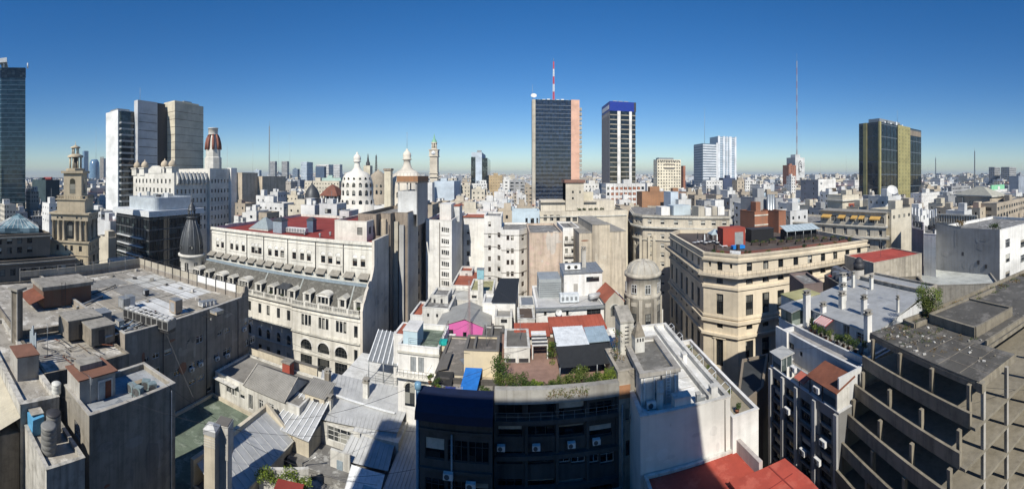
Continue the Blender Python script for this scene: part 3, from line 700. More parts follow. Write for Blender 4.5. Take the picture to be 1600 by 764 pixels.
# chiller bank
FAN = plain((.03,.03,.03), .6)
def chiller(x, y, L, w, h, ang, label, nf):
    t = thing('rooftop_chiller', label, 'cooling unit', x, y, 34.05); c, s = cos(ang), sin(ang)
    part(t, 'frame', 'obox', (x, y, 34.05), L, w*.8, .45, ang, IRON)
    part(t, 'casing', 'obox', (x, y, 34.5), L, w, h, ang, plain((.24,.24,.23), .5))
    for i in range(nf):
        for k in (-.25, .25):
            u = -L/2+L*(i+.5)/nf; q = (x+u*c-k*w*s, y+u*s+k*w*c)
            f = MB(); f.lathe(q[0], q[1], [(w*.22, 34.5+h), (w*.22, 34.62+h), (w*.18, 34.62+h)], plain((.5,.5,.48), .5), 12); f.lathe(q[0], q[1], [(w*.18, 34.615+h)], FAN, 12); f.build('fan', t)
        f = MB(); u = -L/2+L*(i+.5)/nf; f.obox((x+u*c+(w/2+.01)*s, y+u*s-(w/2+.01)*c, 34.62), L/nf*.8, .03, h*.8, ang, FAN); f.build('side_grille', t)
x, y = rz_(222, 505); chiller(x, y, 6.0, 2.0, 1.3, .25, 'left of two long grey chillers with round fans on the flat roof', 6)
x, y = rz_(243, 512); chiller(x, y, 6.0, 2.0, 1.3, .25, 'right of two long grey chillers with round fans near the roof edge', 6)
def cab(px, py, w, d, h, mat, label, name='equipment_cabinet', z=34.05, ang=0., frame=False):
    x, y = W(px, py, z); t = thing(name, label, 'roof equipment', x, y, z)
    part(t, 'casing', 'obox', (x, y, z+.2), w, d, h, ang, mat); part(t, 'feet', 'obox', (x, y, z), w*.9, d*.5, .2, ang, IRON)
    part(t, 'door', 'obox', (x+sin(ang)*(d/2+.01), y-cos(ang)*(d/2+.01), z+.35), w*.7, .03, h*.75, ang, plain((.3,.31,.32), .5))
    part(t, 'top', 'obox', (x, y, z+.2+h), w+.1, d+.1, .06, ang, GREYMET); return t
cab(194, 482, 1.7, 1.3, 1.6, GREYMET, 'grey twin cooling cabinet standing behind the chillers'); cab(203, 480, 1.3, 1.3, 1.7, ACW, 'pale cooling cabinet right beside the grey twin cabinet')
cab(275, 489, 1.5, 1.5, 2.0, plain((.38,.3,.22), .6), 'tall brown and grey cooling tower box near the roof edge'); cab(228, 462, .9, .9, .9, IRON, 'small black box alone on the flat roof middle')
cab(315, 480, 1.1, .6, .7, ACW, 'leftmost of four white vents along the roof edge'); cab(321, 479, 1.1, .6, .7, ACW, 'second of four white vents along the roof edge'); cab(327, 478, 1.1, .6, .7, ACW, 'third of four white vents along the roof edge'); cab(333, 477, 1.1, .6, .7, ACW, 'rightmost of four white vents along the roof edge')
cab(335, 490, 2.6, 1.6, .5, plain((.45,.38,.28), .8), 'low beige box on the roof corner by the stepped gable'); cab(160, 500, 2.2, 2.0, 1.2, LGREY, 'grey concrete box left of the chillers with dark door')
cab(187, 513, 1.0, .9, 1.0, plain((.55,.52,.44), .7), 'small cream box left of the near chiller')
def pipe_run(pts, r, mat, label):
    t = thing('roof_pipe', label, 'pipe', *pts[0]); part(t, 'pipe', 'tube', pts, r, mat, 6)
    for p in pts: part(t, 'support', 'obox', (p[0], p[1], 34.0), .2, .2, max(.05, p[2]-34.0), 0, CONC)
def P3(px, py, z): x, y = W(px, py, z); return (x, y, z)
pipe_run([P3(116,470,34.4), P3(178,447,34.4), P3(180,445,34.4)], .1, IRON, 'long dark pipe across the pale roof from the rusty room')
pipe_run([P3(120,480,34.35), P3(160,462,34.35)], .16, GREYMET, 'thick grey duct just behind the rusty room pipe')
pipe_run([P3(160,520,34.5), P3(200,507,34.5), P3(212,497,34.5)], .12, plain((.4,.5,.58), .4), 'pale blue pipe left of the chillers')
pipe_run([P3(165,527,34.4), P3(195,517,34.4), P3(208,514,34.4)], .12, plain((.5,.55,.58), .4), 'light grey pipe under the pale blue pipe')
pipe_run([P3(262,500,34.3), P3(300,488,34.3), P3(330,497,34.3)], .07, IRON, 'thin dark pipe right of the chillers')
t = thing('pipe_tangle', 'tangle of grey and blue pipes on the dark grey roof edge beside the chillers', 'pipes', *W(190, 520, 34), 34); rnd = random.Random(2)
for i in range(22):
    a_ = rnd.uniform(165, 235); b_ = 529-.302*(a_-190)-rnd.uniform(8, 24); z = 34.15+rnd.random()*.5; d_ = rnd.uniform(8, 30); p = [P3(a_, b_, z), P3(a_+d_, b_-.34*d_-rnd.uniform(0, 4), z)]
    p.append((p[1][0]-rnd.uniform(0,.6), p[1][1]+rnd.uniform(0,1), 34.0)); part(t, 'pipe', 'tube', p, rnd.uniform(.04,.12), rnd.choice((GREYMET, plain((.16,.24,.33), .5), LGREY, IRON, RUST)), 6)
for i, (x, y) in enumerate(sorted(((-75+rnd.random()*30, 29+rnd.random()*22) for k in range(14)), key=lambda p: atan2(p[0], p[1]))):
    t = thing('roof_patch_box', 'small weathered roof box, %s from the left on the wide flat roof' % ('first','second','third','fourth','fifth','sixth','seventh','eighth','ninth','tenth','eleventh','twelfth','thirteenth','fourteenth')[i], 'roof box', x, y, 34.05, 'small boxes on the wide flat roof'); part(t, 'box', 'obox', (x, y, 34.03), rnd.uniform(.3,.9), rnd.uniform(.3,.8), rnd.uniform(.25,.7), rnd.random(), rnd.choice((LGREY, WST_, IRON, CONC))); part(t, 'slab', 'obox', (x, y, 34.01), 1.1, 1.0, .05, 0, CONC)
# rusty machine room
x0, y0 = W(68, 481, 34.0); x1_, y1_ = x0-5.6, y0+9.0
t = thing('machine_room', 'rust brown machine room with concrete slab roof, left on the flat roof', 'roof house', x0-2.5, y0+4.5, 34)
part(t, 'wall', 'box', x1_, x0, y0, y1_, 33.9, 36.9, wallm((.17,.09,.06), .5, .4)); part(t, 'roof_slab', 'box', x1_-.3, x0+.3, y0-.3, y1_+.3, 36.9, 37.5, CONC)
part(t, 'lean_to', 'add', [(x1_,y0-2.6,35.0),(x0+.6,y0-2.6,35.0),(x0+.6,y0-.01,35.9),(x1_,y0-.01,35.9),(x1_,y0-2.6,34.9),(x0+.6,y0-2.6,34.9),(x0+.6,y0-.01,35.8),(x1_,y0-.01,35.8)], [(0,1,2,3),(4,5,1,0),(5,6,2,1),(7,4,0,3),(7,6,5,4)], RUST)
m = MB(); 
for k in range(9): m.beam((x0+.35, y0+3.2, 34.2+k*.38), (x0+.35, y0+3.9, 34.2+k*.38), .05, .05, IRON)
m.beam((x0+.35, y0+3.2, 34), (x0+.35, y0+3.2, 38), .06, .06, IRON); m.beam((x0+.35, y0+3.9, 34), (x0+.35, y0+3.9, 38), .06, .06, IRON); m.build('ladder', t)
# concrete shafts
def shaft(px, py, w, d, h, label, z=34.0, mat=None):
    x, y = W(px, py, z); t = thing('lift_shaft_head', label, 'roof house', x-w/2, y+d/2, z); part(t, 'wall', 'box', x-w, x, y, y+d, z-.1, z+h, mat or DCONC)
    part(t, 'roof_slab', 'box', x-w-.12, x+.12, y-.12, y+d+.12, z+h, z+h+.16, CONC); part(t, 'door', 'box', x+.005, x+.05, y+d*.3, y+d*.3+.9, z, z+1.9, IRON); return t
shaft(107, 532, 3.6, 5.2, 2.5, 'weathered concrete shaft head with flat top, front left roof', 33.6); shaft(143, 541, 3.0, 3.6, 2.2, 'smaller weathered concrete shaft head right of the bigger one', 33.6)
# flue column
x, y = W(27, 528, 33.4); t = thing('flue_column', 'tall square concrete flue with white corner strips at the left edge', 'chimney', x, y, 33.4)
part(t, 'shaft', 'obox', (x, y, 20), 1.1, 1.1, 20.2, .5, DCONC); m = MB()
for a, b in ((-1,-1),(1,-1)): m.obox((x+a*.56*cos(.5)-b*.56*sin(.5), y+a*.56*sin(.5)+b*.56*cos(.5), 20), .16, .16, 20.2, .5, LGREY)
m.build('corner_strip', t); part(t, 'cap', 'obox', (x, y, 40.2), 1.9, 1.9, .35, .5, CONC)
# block beside the light well and the narrow grey block in front
b2 = thing('stained_stair_block', 'stained concrete block with dark side wall behind the grey foreground block', 'building', -46, 21)
shell(b2, rect(-52.3, -41.5, 15.4, 26.8), 0, 33.3, DCONC, RF, .25, .25)
for i in range(5):
    part(b2, 'wall_pipe', 'tube', [(-46.6+.5*i, 15.3, 12), (-46.6+.5*i, 15.3, 36.4+.5*(i%3))], .11, plain((.22,.26,.29), .5, .3), 8)
for i in range(16):
    rx, ry = -51+random.random()*8.5, 16.2+random.random()*9
    L = random.uniform(1, 3.5); a = random.uniform(0, 3); 
m = MB()
for i in range(26):
    rx, ry = -51+random.random()*8.5, 16.2+random.random()*9; L = random.uniform(.8, 3.0); a = random.choice((.1, 1.6, .5)); z = 33.1+random.random()*.5
    m.beam((rx, ry, z), (rx+L*cos(a), ry+L*sin(a), z+random.uniform(-.1,.3)), .1, .07, random.choice((LGREY, IRON, RUST, WOOD)))
o = m.build('discarded_timber_and_scrap', None, kind='stuff'); tag(o, 'loose timber, pipes and scrap strewn over the stained block roof', 'scrap')
g2 = thing('grey_foreground_block', 'narrow plain grey block with blank rendered wall, left foreground', 'building', -34, 21)
GR2 = wallm((.32,.295,.25), .65, .65, (.08,.07,.055)); RENDW = wallm((.5,.48,.42), .5, .6)
m = MB(); q = rect(-37.3, -31.5, 16.0, 26.2)
e0, e1 = (-37.3, 16), (-31.5, 16)
shell(g2, q, 0, 34.0, GR2, roofm((.34,.36,.38), (.1,.1,.1), .5, scale=.5), .55, .3, wins={0: [(3.2, 30.4, 1.3, 1.5, 'grid', FRW), (3.2, 26.5, 1.3, 1.5, 'grid', FRW)]}, cop=LGREY)
t = thing('rooftop_hut', 'little roof hut with terracotta roof and white door on the grey block', 'roof house', -36, 19, 33.45)
part(t, 'wall', 'box', -37.2, -34.2, 16.3, 20.4, 33.46, 35.9, LGREY); part(t, 'roof', 'box', -37.35, -34.0, 16.1, 20.6, 35.9, 36.02, roofm((.22,.11,.075), (.1,.055,.04), .5))
part(t, 'skylight_box', 'box', -37.0, -35.6, 17.0, 19.6, 36.02, 36.6, CONC); part(t, 'door_frame', 'box', -34.195, -34.1, 18.3, 20.0, 33.5, 35.4, FRW); part(t, 'door', 'box', -34.1, -34.05, 18.45, 19.1, 33.5, 35.2, BLUEG); part(t, 'door_leaf', 'box', -34.1, -34.06, 19.15, 19.85, 33.5, 35.2, RUST)
for i, (x, y) in enumerate(((-33.4,22.0),(-32.6,22.2),(-33.2,23.6),(-32.4,23.8))): ac(x, y, 33.5, .4*i, ('front left', 'front right', 'back left', 'back right')[i]+' of four grey cooling units on the grey block roof', 'cooling units on the grey block', .85, 1.0, .7, mat=plain((.2,.26,.27), .5))
t = thing('timber_pallet', 'brown wooden pallet frame lying between the grey cooling units', 'pallet', -34, 23, 33.5); m = MB()
for k in range(4): m.box(-34.4, -33.9, 22.0+k*.5, 22.3+k*.5, 33.5, 33.95, WOOD)
for k in range(4): pass
m.box(-34.45, -33.85, 21.9, 23.9, 33.95, 34.0, plain((.3,.25,.18), .8)); m.build('deck', t)
# white wall with corrugated roof at the very left, and tank platform
GRIM = wallm((.55,.53,.48), .75, .75, (.06,.055,.045))
lw = thing('white_walled_annex', 'white walled annex with corrugated lean-to roof at the left edge', 'building', -42, 12)
shell(lw, rect(-60, -36.8, 11.0, 15.2), 0, 33.2, GRIM, RF, .5, .5)
part(lw, 'rooftop_box', 'box', -45, -42, 12.2, 14.8, 32.7, 35.4, LGREY); part(lw, 'rooftop_box_roof', 'box', -45.1, -41.9, 12.1, 14.9, 35.4, 35.5, roofm((.22,.11,.075), (.1,.055,.04), .5))
COR = seamm((.5,.46,.36), .5, .2)
m = MB()
for k in range(34): 
    x = -52+k*.45; m.add([(x,7.6,30.6),(x+.22,7.6,30.75),(x+.45,7.6,30.6),(x,10.98,32.0),(x+.22,10.98,32.15),(x+.45,10.98,32.0)], [(0,1,4,3),(1,2,5,4)], COR)
m.build('corrugated_roof', lw); part(lw, 'lean_to_wall', 'box', -52, -36.8, 7.7, 10.9, 0, 30.5, DCONC)
tp = thing('tank_platform_block', 'low white block carrying grey water tanks, bottom left', 'building', -33.5, 13)
shell(tp, rect(-36.6, -30.4, 11.4, 15.0), 0, 31.2, GRIM, RF, .4, .25)
CT = plain((.2,.2,.19), .6); x, y = W(76, 722, 30.8); tank(-32.9, 12.55, 30.85, .72, 2.3, 'front grey ribbed water tank on the low white block', CT)
tank(-34.35, 13.6, 30.85, .72, 2.4, 'grey ribbed water tank behind, with dark lid, beside the blue tarp tank', CT, IRON)
tank(-37.6, 15.2, 33.2, .5, .95, 'small white plastic tank on the annex wall', plain((.62,.62,.58), .5), ribs=2)
BLT = plain((.1,.33,.55), .5, name='blue_tarp'); t = thing('blue_tank', 'bright blue plastic tank half covered by a board, bottom left', 'water tank', -35.9, 12.3, 30.8)
m = MB(); m.add([(-36.5,11.7,30.85),(-35.3,11.75,30.85),(-35.35,12.9,30.85),(-36.45,12.85,30.85),(-36.6,11.65,32.5),(-35.2,11.8,32.45),(-35.3,13.0,32.6),(-36.5,12.95,32.6)], [(0,1,5,4),(1,2,6,5),(2,3,7,6),(3,0,4,7),(4,5,6,7)], BLT); m.build('shell', t)
part(t, 'cover_board', 'box', -36.8, -35.6, 11.8, 13.1, 32.63, 32.72, RF)
# ---------------------------------------------------------------- older towers beyond
TW = wallm((.62,.52,.35), .3, .35); TW2 = wallm((.54,.46,.33), .3, .35); BRN = wallm((.24,.2,.155), .35, .4)
br = thing('stepped_brown_block', 'brown stepped block with rows of dark windows and glass skylight, left edge', 'building', -104, 30)
for x1, z0, z1, y1, rows in ((-101, 34, 40.3, 39, (35.2, 37.8)), (-97.5, 28.6, 34.0, 45, (30.1,)), (-94.5, 0, 28.6, 52, (24.5, 20.5, 16, 12))):
    sm = [(1.5+2.9*i, z, 1.5, 1.7, 'sash', FRD) for i in range(int((y1-16)/2.9)) for z in rows]
    shell(br, rect(-130, x1, 14, y1), z0, z1, BRN, BITU, .7, .3, wins={1: sm}, wallname='tier_wall', roofname='tier_roof')
    k = MB(); k.collar(rect(-130, x1, 14, y1), z1-.95, z1-.6, .45, STONE); k.build('cornice', br)
sx, sy = PR(28, 116); m = MB(); m.lathe(sx, sy, [(8.5,40.0),(8.5,41.4),(.4,45.0)], glassm((.08,.14,.17), (.3,.42,.45), .8, .12), 4, .5, False); sk = m.build('skylight', br)
m = MB()
for k in range(4):
    a = .5+k*pi/2; b = a+pi/2; A, B, T = Vector((sx+8.55*cos(a), sy+8.55*sin(a), 41.45)), Vector((sx+8.55*cos(b), sy+8.55*sin(b), 41.45)), Vector((sx, sy, 45.05))
    for i in range(9): q = A+(B-A)*i/8; m.beam(q, T+(q-T)*.04, .1, .1, FRW)
    for i in range(1, 4): m.beam(A+(T-A)*i/4, B+(T-B)*i/4, .08, .08, FRW)
m.build('glazing_bar', sk)
# belfry tower
def rotf(cx, cy, w, d, ang):
    c, s = cos(ang), sin(ang); return [(cx+u*c-v*s, cy+u*s+v*c) for u, v in ((-w/2,-d/2),(w/2,-d/2),(w/2,d/2),(-w/2,d/2))]
bx, by = PR(118, 116); A = radians(46); R0 = 116
bt = thing('belfry_tower', 'cream classical tower with columned stage and open lantern on top, far left', 'tower', bx, by)
q = rotf(bx, by, 11.6, 11.6, A); ws = []
wn_ = lambda u, z, w, h: (u, z, w, h, 'c2', FRD)
L = 11.6; e = [wn_(L*.2, 34.8, .9, 1.6), wn_(L*.43, 34.8, .8, 1.6), wn_(L*.57, 34.8, .8, 1.6), wn_(L*.8, 34.8, .9, 1.6), wn_(L*.5, 30.6, 2.2, 2.4), wn_(L*.17, 31, 1.0, 1.6), wn_(L*.83, 31, 1.0, 1.6), wn_(L*.2, 26.5, 1, 1.8), wn_(L*.5, 26.5, 1, 1.8), wn_(L*.8, 26.5, 1, 1.8)]
shell(bt, q, 0, 37.6, TW, BITU, .2, .3, wins={0: e, 1: e}, wallname='base_wall', roofname='base_roof')
k = MB(); k.collar(q, 37.2, 37.7, .35, TW2); k.collar(q, 33.6, 33.85, .18, TW2); k.collar(q, 29.6, 29.8, .15, TW2); k.build('lower_cornice', bt)
q2 = rotf(bx, by, 9.6, 9.6, A); part(bt, 'stage_core', 'prism', q2, 37.7, 44.6, TW2)
for sd_ in range(4):
    a = A+sd_*pi/2
    for i, u in enumerate((-5.1, -3.4, -1.8, 1.8, 3.4, 5.1)):
        cx, cy = bx+u*cos(a)+5.1*sin(a), by+u*sin(a)-5.1*cos(a)
        part(bt, 'column', 'lathe', cx, cy, [(.52,37.72),(.52,38.0),(.42,38.1),(.36,43.1),(.5,43.3),(.5,43.5)], TW2, 10)
    cx, cy = bx+4.8*sin(a), by-4.8*cos(a); o = MB(); o.obox((cx+.02*sin(a), cy-.02*cos(a), 38.2), 2.2, .1, 4.0, a, GL)
    c, s = cos(a), sin(a); pts = [(cx+.07*s+1.1*cos(pi*i/10)*c, cy-.07*c+1.1*cos(pi*i/10)*s, 42.2+1.1*sin(pi*i/10)) for i in range(11)]; o.add(pts, [tuple(range(11))], GL); o.build('arched_window', bt)
    for u in (-3.6, -2.3, 2.3, 3.6):
        wx, wy = bx+u*cos(a)+5.62*sin(a), by+u*sin(a)-5.62*cos(a); o = MB(); o.obox((wx, wy, 44.1), .5, .06, .5, a, GL); o.build('oculus', bt)
k = MB(); q3 = rotf(bx, by, 11.2, 11.2, A); k.prism(q3, 43.5, 45.3, TW2); k.collar(q3, 45.3, 45.8, .5, TW2, .3); k.build('entablature', bt)
q4 = rotf(bx, by, 8.6, 8.6, A); m = MB(); m.prism(q4, 45.3, 49.6, TW2); m.collar(q4, 49.4, 49.75, .35, TW2); m.build('attic', bt)
m = MB(); railing(m, [(*p, 49.75) for p in off(q4, .1)+off(q4, .1)[:1]], .8, TW2, .7, 1, .14); m.build('parapet_rail', bt)
q5 = rotf(bx, by, 5.6, 5.6, A); m = MB(); m.prism(q5, 49.7, 57.4, TW2); m.collar(q5, 57.2, 57.9, .6, TW2); m.build('belfry', bt)
for sd_ in range(4):
    a = A+sd_*pi/2; cx, cy = bx+2.82*sin(a), by-2.82*cos(a); o = MB(); o.obox((cx, cy, 51.2), 1.7, .08, 3.6, a, GL); c, s = cos(a), sin(a)
    pts = [(cx+.04*s+.85*cos(pi*i/10)*c, cy-.04*c+.85*cos(pi*i/10)*s, 54.8+.85*sin(pi*i/10)) for i in range(11)]; o.add(pts, [tuple(range(11))], GL); o.build('louvre', bt)
m = MB(); m.lathe(bx, by, [(2.9,57.9),(2.9,58.6),(2.2,58.7)], TW2, 8, .3, False); m.build('lantern_base', bt)
for i in range(8): a = i*pi/4; part(bt, 'lantern_column', 'tube', [(bx+1.75*cos(a), by+1.75*sin(a), 58.6), (bx+1.75*cos(a), by+1.75*sin(a), 62.0)], .25, TW2, 8)
m = MB(); m.lathe(bx, by, [(.9,58.6),(.9,62)], DGREY, 8); m.lathe(bx, by, [(2.4,62),(2.4,62.5),(1.5,62.9),(1.3,63.0)], TW2, 12)
for i in range(6): a = i*pi/3; m.tube([(bx+1.0*cos(a), by+1.0*sin(a), 62.9), (bx+.9*cos(a), by+.9*sin(a), 64.8)], .18, TW2, 6)
m.lathe(bx, by, [(1.5,64.8),(1.5,65.1),(.6,65.5),(.1,65.8),(.05,66.8)], TW2, 12); m.build('top_lantern', bt)
# low cream wing at its foot
q = rotf(bx+7.5, by-2.0, 9.5, 7, A); t = thing('cream_wing', 'low cream wing with arched windows at the foot of the belfry tower', 'building', bx+7, by-2)
shell(t, q, 0, 31.0, TW, BITU, .6, .3, wins={0: [(2+2.2*i, 26.5, 1.1, 2.6, 'c2', FRD) for i in range(3)], 1: [(1.6+1.9*i, 26.8, 1.1, 2.6, 'c2', FRD) for i in range(3)]})
# black glass office box with white roof structure
gx, gy = -97.2, 70.3; gx0, gy1 = -117.0, 92.0
gb = thing('black_glass_office', 'black glass office box with white rounded roof volume, behind the flat roof', 'building', -107, 80)
DKG = glassm((.008,.012,.015), (.06,.08,.08), .35, .05, .6); OFW = plain((.62,.64,.65), .45)
m = MB(); m.box(gx0, gx, gy, gy1, 0, 43.6, DKG); m.build('curtain_wall', gb)
for k in range(11):
    z = 42.6-3.4*k; part(gb, 'floor_band', 'box', gx0-.1, gx+.1, gy-.1, gy1+.1, z, z+.35, plain((.12,.125,.13), .5))
m = MB()
for i in range(13): x = gx0+(gx-gx0)*i/12; m.box(x-.05, x+.05, gy-.14, gy-.003, 2, 42.6, IRON)
for i in range(13): y = gy+(gy1-gy)*i/12; m.box(gx+.003, gx+.14, y-.05, y+.05, 2, 42.6, IRON)
m.build('mullion', gb, kind='stuff')
for k, z in enumerate((36.2, 33.5, 30.5, 27.5)):
    part(gb, 'terrace_slab', 'box', gx0+2, gx-3, gy-1.1, gy-.15, z, z+.3, OFW); mm = MB(); railing(mm, [(gx0+2, gy-1.05, z+.3), (gx-3, gy-1.05, z+.3)], .9, GREYMET, 1.3, 3); mm.build('terrace_rail', gb)
part(gb, 'roof_slab', 'box', gx0-1, gx+1.2, gy-1, gy1+1, 43.6, 45.4, OFW)
m = MB()
rr = 2.2; bx0, bx1, by0, by1 = gx0+3, gx-.5, gy+2.5, gy1-2
pts = []
for cx, cy, a0 in ((bx1-rr, by0+rr, -pi/2), (bx1-rr, by1-rr, 0), (bx0+rr, by1-rr, pi/2), (bx0+rr, by0+rr, pi)):
    for i in range(7): a = a0+pi/2*i/6; pts.append((cx+rr*cos(a), cy+rr*sin(a)))
m.prism(pts, 45.4, 49.4, seamm((.55,.6,.63), .4, .3, .1)); m.build('roof_volume', gb)
m = MB(); railing(m, [(bx0, by0, 49.4), (bx1, by0, 49.4), (bx1, by1, 49.4)], .8, GREYMET, 1.5, 2)
m.build('roof_rail', gb)
rnd = random.Random(3)
for i in range(9):
    x, y = bx0+2+i*1.5, by0+2+rnd.random()*8; cabm = rnd.choice((IRON, GREYMET, ACW)); part(gb, 'roof_unit', 'obox', (x, y, 49.41), rnd.uniform(.8,1.6), rnd.uniform(.8,1.4), rnd.uniform(.6,1.6), rnd.random(), cabm)
# white tower trio
tt = thing('tower_trio', 'tall trio of slabs: white wall, dark glass, ribbed core and beige block', 'tower', -180, 125)
WT = wallm((.76,.77,.76), .05, .05); RIB = wallm((.5,.52,.54), .1, .1); BGT = wallm((.62,.57,.45), .12, .18)
part(tt, 'white_slab', 'box', -193, -179.6, 108.8, 119.6, 0, 93, WT)
m = MB(); m.box(-179.59, -177.5, 109.6, 119.4, 0, 92.2, DKG); dg = m.build('glass_bay', tt)
for k in range(22): part(dg, 'floor_band', 'box', -179.5, -177.2, 109.5, 119.5, 16+3.3*k, 17+3.3*k, plain((.3,.32,.33), .5) if k > 5 else IRON)
part(tt, 'ribbed_core', 'box', -177.6, -174, 118.1, 131.6, 0, 98.5, RIB)
for k in range(11): part(tt, 'core_joint', 'box', -177.4, -173.95, 118.8, 131.3, 45+4.6*k, 45.35+4.6*k, DGREY)
part(tt, 'dark_recess', 'box', -180, -175, 131.7, 139.4, 0, 95, IRON)
part(tt, 'beige_block', 'box', -181.8, -168, 139.5, 162, 0, 99, BGT)
for k in range(10): part(tt, 'block_joint', 'box', -181.9, -167.95, 139.4, 162.1, 54+4.4*k, 54.25+4.4*k, BRN)
for q in ((-180,-170,141,160,99,100.3,BGT), (-178,-175,132,138,95,98.5,IRON), (-177,-172,150,156,100.3,101.5,GREYMET), (-190,-182,110,118,93,94.2,GREYMET)): part(tt, 'roof_plant', 'box', *q)
mast(-176, 121, 98.5, 106, 'thin antenna on the ribbed core of the tower trio', .12)
# ornate white block and torch turret
ob = thing('ornate_white_block', 'ornate white block with four small domes and scrolled dormers, behind black glass office', 'building', -150, 125)
OW = wallm((.7,.68,.62), .25, .3)
q = rect(-175, -140, 115.8, 138); L1_, L2_ = 35, 22.2
shell(ob, q, 0, 58, OW, BITU, .8, .4, small={0: [(3+3.2*i, z, 1.2, 2.2) for i in range(10) for z in (35,39.5,44,48.5,53)], 1: [(2+2.6*i, z, 1.1, 2.2) for i in range(8) for z in (30,34.5,39,43.5,48)]}, depth=.25)
for i in range(8):
    y = 117.5+i*2.6; m = MB(); m.add([(-139.9,y-.5,52.2),(-139.9,y+.5,52.2),(-138.6,y+.5,53.2),(-138.6,y-.5,53.2),(-138.4,y-.5,55.2),(-138.4,y+.5,55.2),(-139.9,y+.5,58.6),(-139.9,y-.5,58.6)], [(3,2,1,0),(4,5,2,3)[::-1],(7,6,5,4)[::-1],(0,3,4,7),(1,2,5,6)[::-1]], OW); m.build('scroll_bracket', ob)
for i, (px, y) in enumerate(((213,117),(225,117),(256,118),(268,118))):
    x = xa(px, y); m = MB(); m.box(x-2.2, x+2.2, y-1.6, y+2.8, 57, 61.0, OW); m.collar(rect(x-2.2, x+2.2, y-1.6, y+2.8), 60.6, 61.1, .4, OW); tr = m.build('turret', ob)
    part(tr, 'small_dome', 'lathe', x, y+.6, [(1.5,61.1),(1.9,61.6),(2.0,62.4),(1.7,63.4),(1.0,64.1),(.3,64.5),(.1,65.4)], wallm((.56,.47,.35), .3, .2), 16)
m = MB(); gq = [(xa(232,115.7), 58), (xa(232,115.7), 60), (xa(238,115.7), 61.8), (xa(246,115.7), 61.8), (xa(252,115.7), 60), (xa(252,115.7), 58)]
m.add([(x,115.6,z) for x, z in gq]+[(x,117,z) for x, z in gq], [(0,5,4,3,2,1),(6,7,8,9,10,11)]+[(i,i+1,7+i,6+i) for i in range(5)], OW); m.build('gable', ob)
q = rect(-165, -138.5, 138.1, 153); shell(ob, q, 0, 60.5, OW, BITU, .8, .4, small={1: [(1.6+2.4*i, z, 1.0, 2.0) for i in range(6) for z in (30,34.5,39,43.5,48,53)]}, wallname='rear_wall', roofname='rear_roof')
tx, ty = PR(333, 208)
tr = thing('torch_turret', 'torch shaped turret with red brown ribs and white crown, above the ornate block', 'tower', tx, ty)
part(tr, 'base', 'lathe', tx, ty, [(4.6,55),(4.6,66.5),(4.0,67),(4.0,71)], OW, 8, 0, False); m = MB()
part(tr, 'core', 'lathe', tx, ty, [(3.4,70.9),(3.0,75),(2.0,79)], OW, 16); RB = plain((.24,.09,.06), .7)
for i in range(8): a = i*pi/4; part(tr, 'rib', 'tube', [(tx+q*cos(a), ty+q*sin(a), z) for q, z in ((4.0,70.9),(3.8,74),(3.2,77),(2.4,79))], [.75,.75,.65,.5], RB, 6)
part(tr, 'crown', 'lathe', tx, ty, [(2.6,79),(2.6,82.2),(2.9,82.3),(2.9,82.6)], OW, 16)
# party-wall block right of it
t = thing('beige_party_block', 'plain beige party wall block right of the ornate white block', 'building', -120, 130)
q = rect(-150, *[xa(367, 140)], 140, 175); 
m = MB(); m.prism(rect(-141, -137.5, 153.2, 158), 0, 61, WHITE, BITU); m.build('white_edge_wall', t)
shell(t, rect(-150, -134, 158.2, 172), 0, 58.5, BEIGE, BITU, .6); shell(t, rect(-150, -131, 172.2, 196), 0, 56.5, BEIGE, BITU, .6, wallname='rear_wall', roofname='rear_roof')
# glass tower at the left edge
gtx, gty = PR(2, 262)
gt = thing('glass_skyscraper', 'blue green glass skyscraper with white ring on top, at the left edge', 'tower', gtx-12, gty)
GTG = glassm((.015,.04,.05), (.05,.1,.12), .6, .04, .7, wave=.02); q = [(gtx-40, gty-12), (gtx-16, gty-13), (gtx, gty), (gtx+4, gty+16), (gtx-40, gty+16)]
part(gt, 'curtain_wall', 'prism', q, 0, 131, GTG)
m = MB()
for k in range(38): m.collar(q, 10+3.2*k, 10.4+3.2*k, .12, plain((.2,.26,.28), .3, .3))
m.build('floor_line', gt, kind='stuff'); part(gt, 'corner_fin', 'box', gtx-16.6, gtx-15.2, gty-14, gty-12.4, 0, 134, plain((.4,.42,.43), .4, .4)); part(gt, 'dark_band', 'collar', q, 124, 130.6, .2, DKG)
part(gt, 'roof_ring', 'collar', [(gtx-40, gty-14), (gtx-10, gty-10), (gtx-2, gty+2), (gtx-40, gty+14)], 134.5, 137.5, 2.5, OFW, 2.0); m = MB()
for p in q[:4]: part(gt, 'ring_post', 'tube', [(p[0]-1, p[1]+2, 131), (p[0]-1, p[1]+2, 134.6)], .5, OFW, 8)
0; part(gt, 'red_sign', 'obox', (gtx-19.5, gty-13.6, 125), 5, .3, 5, 0, plain((.6,.02,.03), .4))
